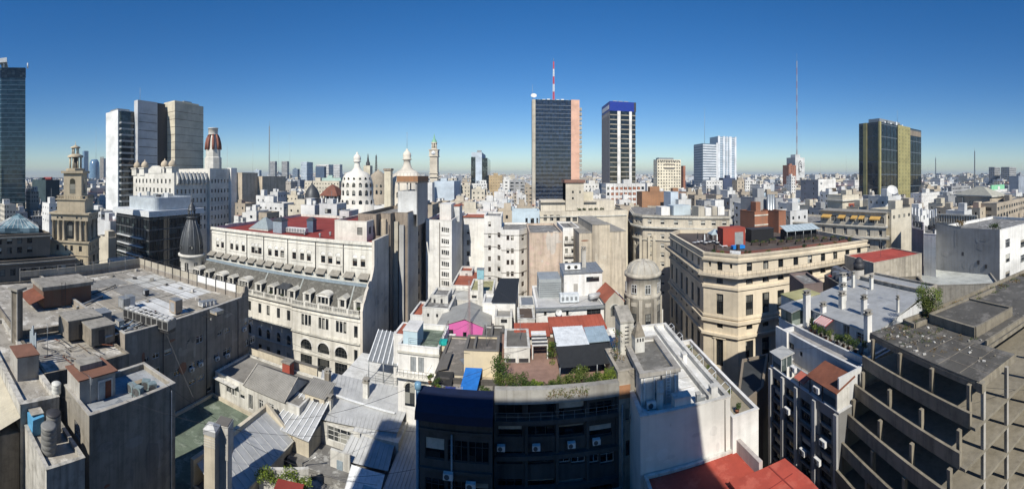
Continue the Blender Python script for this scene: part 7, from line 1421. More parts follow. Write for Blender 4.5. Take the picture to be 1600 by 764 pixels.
for i in range(8):
    px, r = 1306+6*(i%4), 78-1.5*(i%4)-4*(i//4); x, y = PR(px, r); ac(x, y, 36.35, .3, 'dark cooling box on the red plant roof, %s row, number %s' % (('back', 'front')[i//4], ('one','two','three','four')[i%4]), 'cooling boxes on the red plant roof', 1.5, 1.5, 1.0, 'cooling unit', plain((.12,.13,.15), .5))
x, y = PR(1342, 69.5); t = thing('round_silver_flue', 'fat round silver flue with black cap between the red roofs', 'chimney', x, y, 30); part(t, 'pipe', 'tube', [(x, y, 20), (x, y, 39.4)], .95, LGREY, 16); part(t, 'cap', 'tube', [(x, y, 39.4), (x, y, 40.5)], 1.0, IRON, 16); part(t, 'cowl', 'lathe', x, y, [(.8,40.5),(.8,41.0),(.3,41.5)], IRON, 12)
for i, (p0_, p1_, r, yt, c, lab, rm_) in enumerate(((1256,1286,66,445,wallm((.2,.15,.14), .4, .5),'dark brown block in front of the bank right end', BITU),(1353,1372,62,452,SS,'stained white wall stub behind the silver roof chimneys', BITU),(1395,1450,70,452,CF,'low concrete roof block between silver roof and roof tree', PR_),(1405,1560,84,446,CONC,'long block with pale grey green flat roof below the party wall', roofm((.42,.44,.42), (.2,.2,.19), .4)))):
    a, b = PR(p0_, r), PR(p1_, r*1.02); d_ = (Vector(b)-Vector(a)).normalized(); n_ = Vector((-d_.y, d_.x)); dp = (8, 3, 8, 18)[i]; q = [a, b, tuple(Vector(b)+n_*dp), tuple(Vector(a)+n_*dp)]; t = thing(('brown_block', 'wall_stub_house', 'concrete_roof_block', 'pale_flat_roof_block')[i], lab, 'building', *((Vector(a)+Vector(b))/2)); shell(t, q, 0, zr(yt, r), c, rm_, .4, .25)
t = thing('dark_corner_house', 'dark roofed corner house in the street between bank and terraced block', 'building', 33, 47); q = [PR(1150,47.0), PR(1192,52), PR(1200,62), PR(1160,60)]; shell(t, q, 0, 27.5, BRN, roofm((.05,.055,.06), (.03,.03,.03), .4), .3, .25, wins={3: [(2+2.4*i, z, 1.2, 2.6, 'c2', FRD) for i in range(5) for z in (22, 17)]})
# ================================================================ skyline towers, domes, mid-rise fill, far city
def mid(name, label, px0, px1, ytop, r, wm, s=.6, win=(1.2,1.5), fx=3.0, fz=3.2, rm=None, ybot=345, cat='building', far=False, par=.8, bulk=True, nowin=(), seed=0, group=None):
    """axis-aligned block filling the columns px0..px1; s = share of its picture width taken by the face towards the viewer"""
    rnd = random.Random(seed+int(px0*7+ytop)); a = az((px0+px1)/2)
    if abs(a) < .07: N_ = PR(px0, r); x0, y0 = N_; x1 = xa(px1, y0); y1 = y0+min(30, max(10, (x1-x0)*.8)); 
    elif a > 0:
        pn = px0+(1-s)*(px1-px0); x0, y0 = PR(pn, r); x1 = xa(px1, y0); y1 = max(y0+8, min(y0+60, ya(px0, x0)))
    else:
        pn = px0+s*(px1-px0); x1, y0 = PR(pn, r); x0 = xa(px0, y0); y1 = max(y0+8, min(y0+60, ya(px1, x1)))
    z1 = zr(ytop, r); t = thing(name, label, cat, (x0+x1)/2, (y0+y1)/2, 0, group); q = rect(x0, x1, y0, y1)
    rows = []; z = z1-par-1.0-win[1]; zb = max(3, zr(ybot, r))
    while z > zb: rows.append(z); z -= fz
    sm = {}
    if not far:
        for e, L in ((0, x1-x0), (1 if a < 0 else 3, y1-y0)):
            if e in nowin: continue
            n = int(L/fx)
            if n > 0 and rows: sm[e] = grid(L, n, rows, min(win[0], L/n*.8), win[1])
    shell(t, q, 0, z1, wm, rm or BITU, par, .3, small=sm, depth=.18)
    if bulk and x1-x0 > 5 and y1-y0 > 5:
        bx, by = x0+(x1-x0)*rnd.uniform(.3,.6), y0+(y1-y0)*rnd.uniform(.25,.5); w, d = min(5, (x1-x0)*.35), min(5, (y1-y0)*.35); h = rnd.uniform(2.2, 3.6)
        part(t, 'lift_house', 'box', bx-w/2, bx+w/2, by-d/2, by+d/2, z1-par, z1+h-.6, wm)
        if rnd.random() < .6: part(t, 'water_tank', 'tube', [(bx+w*.8, by, z1-par), (bx+w*.8, by, z1+1.4)], min(1.0, w*.3), rnd.choice((LGREY, BLUEG, WHITE2)), 10)
        if rnd.random() < .5: part(t, 'antenna', 'tube', [(bx, by, z1), (bx, by, z1+rnd.uniform(4, 8))], .07, GREYMET, 4)
    return t, x0, x1, y0, y1, z1
V = wallm
def vg(c): return V(c, .2, .25)
cW, cW2, cC, cB, cG, cT, cR = vg((.7,.7,.68)), vg((.6,.61,.61)), vg((.62,.57,.46)), vg((.5,.43,.33)), vg((.34,.35,.36)), vg((.42,.36,.28)), vg((.36,.15,.09))
# --- glass slab with salmon edge
t, x0, x1, y0, y1, z1 = mid('glass_slab_tower', 'tall dark glass slab tower with salmon edge wall, right of centre', 832, 905, 155.5, 292, DKG, 1, far=True, bulk=False, par=.5, cat='tower'); NAVY = glassm((.006,.011,.024), (.02,.035,.07), .5, .05, .7, wave=.03)
xs_ = xa(892, y0); part(t, 'salmon_wall', 'box', xs_, x1+.02, y0-1.2, y1, 30, z1+.3, wallm((.7,.43,.32), .06, .08)); part(t, 'beige_edge', 'box', x0-.3, x0+2.2, y0-1.3, y1, 0, z1, STONE); part(t, 'glass_front', 'box', x0+2.2, xs_, y0-.4, y0-.01, 2, z1-.6, NAVY)
for k in range(36): part(t, 'floor_line', 'box', x0+2.2, xs_, y0-.6, y0-.41, 4+3.05*k, 4.22+3.05*k, plain((.24,.27,.31), .4))
m = MB()
for k in range(24): x = x0+2.2+(xs_-x0-2.2)*k/23; m.box(x-.07, x+.07, y0-.5, y0-.4, 2, z1-.6, IRON)
m.build('mullion', t, kind='stuff')
for k in range(18): part(t, 'balcony', 'box', x1+.03, x1+2.0, y0-.6, y0+3, 46+3.6*k, 48.4+3.6*k, LGREY)
px_, py_ = PR(865, 296); BN = [plain((.55,.05,.06), .5), ZW]; mast(px_, py_, z1, zr(96, 296), 'red and white banded antenna mast on the glass slab tower', .16, None, .7, bands=[BN[i%2] for i in range(5)])
dish(*PR(834, 293), z1, 2.3, pi, 'big white dish on the glass slab tower edge'); mast(*PR(832, 294), z1, zr(132, 294), 'short antenna beside the dish on glass slab tower', .12)
t = thing('roof_plant_row', 'row of white plant boxes along the glass slab tower roof', 'roof equipment', *PR(862, 296), z1-.5)
for k in range(7): part(t, 'box', 'box', x0+4+k*3.6, x0+6.5+k*3.6, y0+2, y0+5, z1-.5, z1+.6+.3*(k%3), ZW)
# --- blue topped striped tower
BKG0 = glassm((.006,.009,.012), (.03,.04,.05), .35, .06, .6); r = 262.; xn, yn = PR(953, r); x1 = xa(993, yn); x0 = xn; y1 = ya(940.5, xn); z1 = zr(158, r); bt_ = thing('blue_topped_tower', 'striped office tower with bright blue crown, right of the glass slab', 'tower', (x0+x1)/2, (yn+y1)/2)
part(bt_, 'shaft', 'box', x0, x1, yn, y1, 0, z1-6.5, BKG0); part(bt_, 'blue_crown', 'box', x0-.2, x1+.2, yn-.2, y1, z1-6.5, z1, plain((.006,.03,.27), .4)); part(bt_, 'crown_edge', 'box', x1-1.2, x1+.3, yn-.3, yn-.21, z1-6.4, z1-.1, IRON)
part(bt_, 'sign', 'box', x0-.32, x0-.21, yn+2, y1-2, z1-5, z1-2.2, ZW)
for u0, u1 in ((.28,.4),(.74,.84)): part(bt_, 'white_pier', 'box', x0+(x1-x0)*u0, x0+(x1-x0)*u1, yn-.8, yn-.01, 0, z1-6.6, WHITE)
for k in range(26):
    z = z1-9.6-3.25*k
    for u0, u1 in ((.0,.27),(.43,.74),(.86,1.)): part(bt_, 'spandrel', 'box', x0+(x1-x0)*u0, x0+(x1-x0)*u1, yn-.35, yn-.01, z, z+.75, wallm((.3,.28,.23), .1, .1))
for k in range(7): y = yn+(y1-yn)*(k+.5)/7; part(bt_, 'side_fin', 'box', x0-.5, x0-.01, y-.4, y+.4, 0, z1-6.6, plain((.12,.13,.16), .5))
for k in range(3): part(bt_, 'roof_unit', 'box', x0+3+4*k, x0+6+4*k, yn+3, yn+6, z1, z1+1.1, GREYMET)
# --- black and yellow tower
r = 330.; xn, yn = PR(1374, r); x1 = xa(1439, yn); y1 = ya(1342.5, xn); z1 = zr(190, r); x0 = xn; by_t = thing('black_yellow_tower', 'black glass tower with olive yellow vertical stripe, right', 'tower', (x0+x1)/2, (yn+y1)/2); YEL = wallm((.33,.3,.13), .1, .12)
BKG = glassm((.005,.008,.01), (.025,.035,.045), .35, .05, .7, wave=.02); part(by_t, 'glass_shaft', 'box', x0, x1, yn, y1, 0, z1, BKG); u0, u1 = xa(1402, yn), xa(1421, yn); part(by_t, 'yellow_stripe', 'box', u0, u1, yn-1.0, yn-.01, 0, z1+.4, YEL)
part(by_t, 'corner_fin', 'box', x0-.8, x0+1.6, yn-.9, yn+.8, 0, z1+.3, YEL); part(by_t, 'rear_fin', 'box', x0-.8, x0-.01, y1-9, y1-5, 0, z1, YEL)
for k in range(28):
    z = 8+3.4*k
    for i in range(4): x = u0+(u1-u0)*(i+.5)/4; part(by_t, 'slot_window', 'box', x-.55, x+.55, yn-1.06, yn-1.0, z, z+1.7, plain((.12,.12,.05), .5))
for k in range(9): part(by_t, 'floor_line', 'box', x0-.08, x1+.08, yn-.12, y1, 14+11*k, 14.9+11*k, plain((.09,.11,.13), .4))
m = MB()
for k in range(14): x = x0+(x1-x0)*k/13; m.box(x-.1, x+.1, yn-.22, yn-.02, 2, z1, IRON)
for k in range(20): y = yn+(y1-yn)*k/19; m.box(x0-.2, x0-.02, y-.1, y+.1, 2, z1, IRON)
m.build('mullion', by_t, kind='stuff'); rnd = random.Random(4)
part(by_t, 'roof_plant', 'box', xa(1380,yn), xa(1412,yn), yn+4, yn+16, z1, z1+4, GREYMET); part(by_t, 'crown_band', 'box', xa(1421.5,yn), x1+.1, yn-.2, yn-.01, z1-7, z1-2, BRN)
for i in range(7): x = xa(1381+4.5*i, yn+3); part(by_t, 'roof_unit', 'box', x-1, x+1, yn+1.5, yn+3.5, z1, z1+rnd.uniform(1,3.6), rnd.choice((ZW, GREYMET, IRON)))
mast(*PR(1402, 335), z1, zr(172, 335), 'thin antenna on the black and yellow tower', .12)
# --- white blue twin towers, hotel, mural block
r = 480.; t, x0, x1, y0, y1, z1 = mid('banded_white_tower', 'white tower with dark bands, left one of the pale twin towers', 1084, 1121, 224, r, plain((.12,.17,.22), .3), .62, far=True, bulk=False, cat='tower')
for k in range(24): part(t, 'white_band', 'box', x0+.3, x1-1, y0-.4, y0-.01, z1-3-3.2*k, z1-1.1-3.2*k, wallm((.66,.7,.74), .05, .05))
for k in range(24): part(t, 'side_band', 'box', x0-.25, x0-.01, y0+.5, y1, z1-3-3.2*k, z1-1.8-3.2*k, wallm((.4,.44,.5), .05, .05))
part(t, 'white_side', 'box', x1-1.9, x1+.2, y0-.6, y0-.3, 0, z1+1.5, ZW); mast(*PR(1101, 485), z1, zr(168, 485), 'tall thin aerial on the left pale twin tower', .22)
t, x0, x1, y0, y1, z1 = mid('ribbed_white_tower', 'taller pale blue white tower with vertical ribs, right one of the twins', 1109, 1150, 213, 520., plain((.25,.33,.42), .3), .7, far=True, bulk=False, cat='tower')
for k, (u, w) in enumerate(((.0,.1),(.27,.1),(.45,.06),(.6,.14),(.9,.1))): part(t, 'white_rib', 'box', x0+(x1-x0)*u, x0+(x1-x0)*(u+w), y0-1.2, y0-.01, 0, z1+.6, wallm((.72,.76,.8), .05, .05))
for k in range(26): part(t, 'floor_band', 'box', x0, x1, y0-.4, y0-.01, z1-2.5-3.2*k, z1-1.2-3.2*k, wallm((.55,.62,.68), .05, .05))
t, x0, x1, y0, y1, z1 = mid('grid_hotel', 'cream hotel block with square window grid and crown of arches', 1021, 1064, 249, 400., wallm((.78,.71,.55), .05, .06), .86, (1.4,1.5), 2.9, 3.2, ybot=318, cat='hotel', bulk=False)
for k in range(12): part(t, 'crown_opening', 'box', x0+1+(x1-x0-2)*k/12, x0+2.2+(x1-x0-2)*k/12, y0-.1, y0-.003, z1-2.4, z1-.6, IRON)
part(t, 'dark_recess', 'box', x0+8, x1-8, y0-.14, y0-.003, z1-10.2, z1-8.4, DGREY); part(t, 'sign_letters', 'box', x0+8, x1-8, y0-.12, y0-.004, z1-5.8, z1-4.4, BRN); part(t, 'roof_plant', 'box', x0+4, x1-6, y0+6, y0+14, z1-.8, z1+2.2, GREYMET)
mid('red_brown_slab', 'narrow red brown slab just right of the cream hotel', 1064.5, 1071, 259, 420., cR, .5, cat='building')
t, x0, x1, y0, y1, z1 = mid('mural_block', 'grey block with a dark line mural on its white front, under the lattice mast', 1229, 1257, 246, 640., cG, .52, far=True, bulk=False)
mw = MB(); ym = y0-.4; mw.box(x0, x1, ym, y0-.01, 40, z1, WHITE2); fr_ = mw.build('mural_wall', t); m = MB(); rnd = random.Random(8); xm_, zm_ = (x0+x1)/2, z1-14
for i in range(11): a0 = rnd.random()*6; rr_ = rnd.uniform(3, 6.5); pts = [(xm_+1+rr_*cos(a0+k*.35)*.8, ym-.15, zm_+rr_*1.4*sin(a0+k*.35)-i*.8) for k in range(6)]; m.tube(pts, .45, IRON, 4)
m.build('mural_line', fr_, kind='stuff')
x, y = PR(1245, 648); mast(x, y, z1, zr(95, 648), 'very tall red and white lattice radio mast, right of the twin towers', .15, GREYMET, 1.2, bands=[(plain((.34,.2,.19), .6), plain((.42,.42,.42), .6))[i%2] for i in range(14)], guys=10)
part(t, 'roof_plant', 'box', x-7, x+4, y-4, y+8, z1, z1+5, cW2); 
mid('brick_stepped_block', 'reddish brick block stepped in front of the mural block', 1223, 1244, 258, 560., cR, .55); mid('white_fin_block', 'white slab block in front of the brick block, left of the grey slab', 1232, 1243, 275, 420., cW, .6, ybot=320)
t, x0, x1, y0, y1, z1 = mid('grey_white_corner_block', 'grey sided block with white front and brown glass, right of the mural block', 1251, 1305, 281, 250., V((.25,.26,.29), .15, .2), .5, (.9,1.3), 6, 3.4, ybot=335, bulk=False, nowin=(0,)); part(t, 'white_front', 'box', x0, x1, y0-.5, y0-.01, 10, z1+.5, WHITE); part(t, 'brown_glass', 'box', x0+(x1-x0)*.42, x1+.1, y0-.8, y0-.52, 10, z1-5.6, glassm((.06,.045,.03), (.16,.13,.1), .5, .1))
for k in range(6): part(t, 'slit_window', 'box', x0+2.2, x0+3.4, y0-.56, y0-.5, z1-9-3.6*k, z1-6.8-3.6*k, GL)
part(t, 'oculus', 'tube', [(x0+2.6, y0-.6, z1-2.2), (x0+2.6, y0-.5, z1-2.2)], .9, cG, 14)
# domes
def dome(cx, cy, prof, wmat, name, label, rows=(), R=8., lbl='tower', nw=16):
    t = thing(name, label, lbl, cx, cy); part(t, 'drum', 'lathe', cx, cy, prof, wmat, 36)
    for z, rr_, w, h in rows:
        for i in range(nw):
            a = -pi/2+2*pi*(i+.5)/nw
            if abs(sin((a-(-pi/2))/2)) > .8: continue
            o = MB(); o.obox((cx+rr_*cos(a), cy+rr_*sin(a), z), w, .5, h*.7, a+pi/2, GL); c, s = cos(a), sin(a); pts = [(cx+(rr_+.25)*c-w/2*cos(pi*k/8)*s, cy+(rr_+.25)*s+w/2*cos(pi*k/8)*c, z+h*.7+w/2*sin(pi*k/8)) for k in range(9)]; o.add(pts, [tuple(range(9))], GL); o.build('arched_window', t)
    return t
cx, cy = PR(558, 190); DW_ = wallm((.74,.71,.64), .15, .2)
t = dome(cx, cy, [(9,0),(9,42.5),(8.4,42.6),(8.4,44.6),(8.0,45),(8.0,51.5),(7.6,54),(6.9,56.2),(5.6,58),(3.6,58.8),(3.0,59),(2.2,59.8),(1.6,61),(1.3,62.8),(1.3,63.4),(1.9,63.6),(1.9,64),(1.6,64.2),(1.9,65),(1.8,66),(1.2,67),(.5,67.5),(.6,68),(.1,68.6)], DW_, 'white_windowed_dome', 'white beehive dome with three rings of arched windows, left of the twin domes', [(47.3,7.85,1.5,2.6),(51.3,7.85,1.4,2.0),(54.8,7.15,1.0,1.0),(43.2,8.2,1.6,1.6)])
cx, cy = PR(636, 158)
t = dome(cx, cy, [(8.6,0),(8.6,40),(8.0,41),(8.0,48),(7.8,52),(7.0,55),(5.4,57.4),(3.4,58.8),(2.8,59),(2.0,60),(1.5,61.4),(1.35,63),(1.9,63.2),(1.9,63.6),(1.5,63.8),(1.75,64.8),(1.6,65.8),(1.0,66.6),(.5,67),(.5,67.4),(.1,67.8)], wallm((.68,.63,.54), .15, .2), 'cream_dome', 'cream dome with bulb lantern behind the rusty railed penthouse', [(43.0,7.9,1.5,2.8),(48,7.8,1.3,2.2)]); mast(cx, cy, 67.5, 74.5, 'thin rod on top of the cream dome', .08); x, y = PR(607, 150); t = thing('cream_flue_tower', 'slim cream flue tower left of the cream dome', 'chimney', x, y); part(t, 'shaft', 'box', x-1.3, x+1.3, y-1.3, y+1.3, 0, 58.6, CREAM); part(t, 'cap', 'box', x-1.6, x+1.6, y-1.6, y+1.6, 58.6, 59.4, DK)
cx, cy = PR(591, 235); dome(cx, cy, [(7,0),(7,44),(6.5,44.5),(6.5,51),(6.2,53),(5.4,55.5),(4,57.8),(2,59.4),(.6,60),(.3,61)], wallm((.4,.34,.26), .3, .3), 'grey_brown_dome', 'grey brown pointed dome just right of the white beehive dome', [(46,6.4,1.2,2.6),(50,6.3,1.2,1.6)])
x, y = PR(575, 330); t = thing('cream_spire_tower', 'small cream tower with dark iron spire behind the beehive dome', 'tower', x, y); part(t, 'tower', 'box', x-3, x+3, y-3, y+3, 0, 66, CREAM); part(t, 'lantern', 'lathe', x, y, [(1.9,66),(1.9,68.5),(1.2,69.5)], IRON, 8); part(t, 'spire', 'lathe', x, y, [(1.1,69.5),(.3,75.5),(.1,76.5)], IRON, 6)
mast(*PR(588, 520), 62, zr(243, 520), 'dark lattice mast right of the iron spire', .3, IRON, 1.6)
# clock tower
x, y = PR(678.5, 430); ct_ = thing('clock_tower', 'slim pale clock tower with green copper top, left of centre', 'tower', x, y); CT_ = wallm((.6,.54,.44), .12, .15); q = rot_rect(x-4.3, y-4.3, 8.6, 8.6, .0)
m = MB(); m.prism(q, 0, 79, CT_); m.collar(q, 60, 61, .8, CT_); m.collar(q, 56, 57, 1.4, CT_); m.build('shaft', ct_); m = MB(); m.prism(off(q, .5), 79, 87, CT_); m.collar(off(q, .5), 79, 79.8, .6, CT_); m.collar(off(q, .5), 86.2, 87, .7, CT_); m.build('clock_stage', ct_)
for dx_, dy_, a in ((0,-4.85,0),(-4.85,0,pi/2),(4.85,0,pi/2)): 
    u = (0, 1) if a == 0 else (1, 0); part(ct_, 'clock_face', 'tube', [(x+dx_, y+dy_, 83), (x+dx_*1.03, y+dy_*1.03, 83)], 2.4, ZW, 18); part(ct_, 'clock_hand', 'beam', (x+dx_*1.05, y+dy_*1.05, 82.5), (x+dx_*1.05+(.9 if a == 0 else 0), y+dy_*1.05+(.9 if a else 0), 84.4), .25, .2, IRON)
m = MB()
for a in range(8): m.tube([(x+2.6*cos(a*pi/4), y+2.6*sin(a*pi/4), 87), (x+2.6*cos(a*pi/4), y+2.6*sin(a*pi/4), 94)], .6, CT_, 6)
m.lathe(x, y, [(3.6,87),(3.4,88.5)], CT_, 8); m.lathe(x, y, [(3.5,94),(3.5,95)], CT_, 12); m.lathe(x, y, [(1.4,87),(1.4,94)], DGREY, 8); m.build('belfry', ct_); part(ct_, 'copper_cap', 'lathe', x, y, [(3.2,95),(2.6,97),(1.2,99),(1.0,101),(.5,102.5),(.15,105)], plain((.2,.42,.3), .6), 12)
# named mid-rise blocks (measured one by one)
LB = V((.52,.6,.67), .08, .1)
M_ = [
 ('big_white_shed_block','large windowless pale blue white block under the clock tower',678,720,283,290,LB,.75,None),
 ('white_gabled_block','white block with sloped top left of the windowless block',661,679,285,280,cW,.8,None),
 ('dark_sided_blue_tower','pale blue slab tower with dark glass edges, left of glass slab',736.5,760,238,420,LB,.7,None),
 ('ochre_block','ochre yellow block right of the pale blue slab tower',762,785,274,430,V((.48,.37,.22),.15,.2),.9,(1,.5)),
 ('dark_balcony_block','dark grey block with white balcony lines, right of ochre block',796,820,282,380,cG,.95,(3.2,1.4)),
 ('white_side_tower','slim white block between ochre and dark balcony blocks',786,796,281,360,cW,.6,(2.2,1.2)),
 ('brown_balcony_block','brown balcony block left edge of glass slab tower foot',820,832,290,350,cT,.95,(2,1.2)),
 ('red_white_striped_block','white block with red brown window panels, foot of the blue topped tower',940,1008,287,215,cW,.9,(1.6,1.6)),
 ('orange_brick_block','wide blank orange brick block right of the striped block',1001,1046,300,180,V((.36,.19,.1),.2,.3),.95,None),
 ('orange_brick_wing','longer lower wing of blank orange brick behind the wide block',1046,1072,301,192,V((.34,.18,.1),.2,.3),.95,None),
 ('white_old_block','stained white block with grey cupola right of the banded tower',1099,1129,282,330,cW,.85,(1,1)),
 ('navy_glass_block','dark navy glass block behind the stained white block',1128,1149,278,360,V((.05,.07,.13),.1,.1),.9,None),
 ('beige_slot_block','beige slab with dark slot windows right of the navy block',1149,1163,281,330,cB,.8,(.8,1.6)),
 ('white_window_block','white block with many windows far right of the navy block',1163,1178,281,420,cW,.9,(1.4,1.4)),
 ('grey_blue_low_block','grey blue low block before the navy block',1114,1133,297,240,cG,.7,None),
 ('white_low_cube','small white cube building in front of the beige slot block',1134,1149,298,220,cW,.8,None),
 ('white_panel_house','pale blue panel house on the roofs behind curved block',1040,1060,300,170,LB,.6,None),
 ('white_flat_house','long white flat house behind the curved apartment block',1058,1080,312,168,cW,.9,None),
 ('grey_house_row','grey house with small windows behind the curved block',1095,1113,314,165,cG,.7,(1,1)),
 ('white_cube_house','white cube house in a row behind curved block',1113,1131,313,163,cW,.75,None),
 ('brick_lift_tower','brick tower with steel flues behind the bank terrace',1174,1200,331,118,V((.33,.14,.08),.3,.4),.8,None),
 ('brick_flue_tower','second brick tower right beside the steel flues',1212,1228,330,117,V((.33,.14,.08),.3,.4),.7,None),
 ('grey_louvre_house','grey louvred plant house on top of the brick towers',1176,1209,309,122,cG,.9,None),
 ('pale_stucco_block','pale stucco block with few small windows right of brick towers',1228,1262,330,124,cW2,.8,(.8,1)),
 ('cream_red_tower','cream turret building with brick red centre panel, behind yellow awnings',1310,1342,305,150,cC,.8,None),
 ('cream_low_wing','low cream wing right of the brick red panel turret',1340,1354,324,148,cC,.9,None),
 ('grey_dish_block','grey concrete block with roof dishes before the black tower',1372,1406,307,140,cW2,.65,(.8,1)),
 ('pale_green_block','cream green block with balconies under the roof dishes',1385,1424,328,116,cC,.8,(1.2,1)),
 ('white_blank_block','big blank white block with a few dots right of black tower',1435,1468,302,240,WHITE,.85,(.6,.5)),
 ('grey_side_block','grey blue sided block right of the blank white block',1468,1495,306,250,cG,.5,None),
 ('dark_long_block','long dark block with balconies behind the temple roof',1480,1514,291,330,cG,.8,(2,1)),
 ('white_green_sign_block','white block with green roof strip, far right',1544,1574,297,260,cW,.7,(1.5,1)),
 ('grey_slab_pair','left one of two grey white slab blocks at the far right',1545,1563,261,620,cG,.5,(1.5,1.5)),
 ('grey_slab_twin','right one of two grey white slab blocks at the far right',1564,1588,261,600,cG,.45,(1.5,1.5)),
 ('blue_grey_wall_block','wide blue grey block at the right edge under the slabs',1577,1606,275,330,V((.3,.34,.4),.1,.15),.5,None),
 ('balcony_terrace_block','dark glass block with concrete balconies at the right edge',1549,1606,318,170,cT,.85,(3,1.6)),
 ('far_slab_left','grey far twin slab, left one near the thin aerials',421,432,252,900,cG,.8,(1.5,1.5)),
 ('far_slab_right','grey far twin slab, right one near the thin aerials',440,451,252,900,cG,.8,(1.5,1.5)),
 ('far_blue_pair','blue white far tower left of the pale far offices',470,489,253,820,LB,.5,(1.5,1.5)),
 ('far_pale_offices','pale wide far office block left of the beehive dome',494,522,257,760,cW,.7,(2,1.4)),
 ('far_dark_office','dark glass far office before the pale far offices',493,508,260,700,V((.06,.1,.16),.1,.1),.9,None),
 ('far_white_office','white far office at the right of the pale far offices',521,535,257,740,cW2,.7,(1.5,1.2)),
 ('far_left_office','small grey office block at the far left of the aerials',398,408,266,800,LB,.7,(1.5,1.5)),
 ('far_blue_block','small blue far block between the twin slabs and blue pair',457,467,264,780,V((.16,.22,.3),.1,.1),.8,(1.5,1.5)),
 ('long_cream_block','long cream block with many small windows left of the beehive dome',476,536,283,310,cC,.9,(1,1)),
 ('green_topped_block','long block with pale green roof strip above the cream block',500,536,278,340,V((.42,.56,.5),.1,.1),.9,None),
 ('white_house_left','white apartment cube with grey side, near left end of red roof',422,442,300,210,cW2,.6,(.8,1)),
 ('white_terrace_left','white terrace house behind the red roof, far left',400,421,306,190,cW,.7,(.8,1)),
 ('cream_terrace_mid','cream terrace house behind the red roof middle',441,475,305,230,cC,.7,(1,1)),
 ('low_white_row','low white row house directly behind the pyramid skylight',404,450,318,160,cW,.85,(.8,.9)),
 ('beige_row_mid','low beige row house right behind the roof lanterns',450,500,322,150,cC,.85,(.8,.9)),
 ('white_shed_mid','white shed with dark opening behind the red roof',470,497,321,138,cW,.8,None),
 ('blue_glass_house','pale house with blue glass front behind the roof house',499,538,319,134,cW2,.7,(2.6,1.6)),
 ('ochre_small_block','low ochre block behind the clock tower foot',720,738,289,330,cC,.8,(1,1)),
 ('window_grid_block','beige block with window grid right of the windowless block',722,737,284,400,cT,.9,(1.6,1.6)),
 ('red_roof_low_house','low cream house with red roof right below the windowless block',704,742,314,190,cC,.9,(.8,.9)),
 ('white_pinnacle_house','small ornate white house left of the dark balcony block',737,760,296,260,cC,.9,(1,1.2)),
 ('red_roof_small_house','small house with bright red roof under the ochre block',772,788,300,250,cW,.9,None),
 ('white_clutter_house','white roof house cluster above the courtyard block',748,778,315,175,cW,.85,None),
 ('white_roof_row','white low row right of the cluttered white roofs',776,800,318,165,cW2,.8,(.8,.9)),
 ('cream_arch_row','long cream house with dark windows behind courtyard roofs',700,780,327,150,cC,.95,(1.2,1)),
 ('white_far_terrace','white terraced block right of the salmon edge',905,940,287,300,cW,.9,(1,1)),
 ('cream_corner_small','small cream building with red edge under the striped block',942,962,323,150,CREAM,.8,None),
 ('grey_narrow_street_block','grey narrow block beside the street gap',962,985,322,160,cT,.7,(1,1)),
 ('dark_glass_far_left','dark glass block with red roof vents right of the glass skyscraper',50,93,281,330,V((.03,.06,.07),.1,.1),.5,None),
 ('white_small_left','small white house between glass skyscraper and belfry tower',66,84,318,190,cW,.6,(.8,1)),
 ('orange_roof_house','house with orange roof and row of white tanks, right of belfry tower',155,184,346,150,cW2,.6,None),
 ('cream_gable_left','cream house with sloping gable right of belfry tower foot',153,180,372,135,cC,.6,None),
 ('white_row_left','white low house left of the black glass office',168,184,408,118,WHITE,.6,None),
]
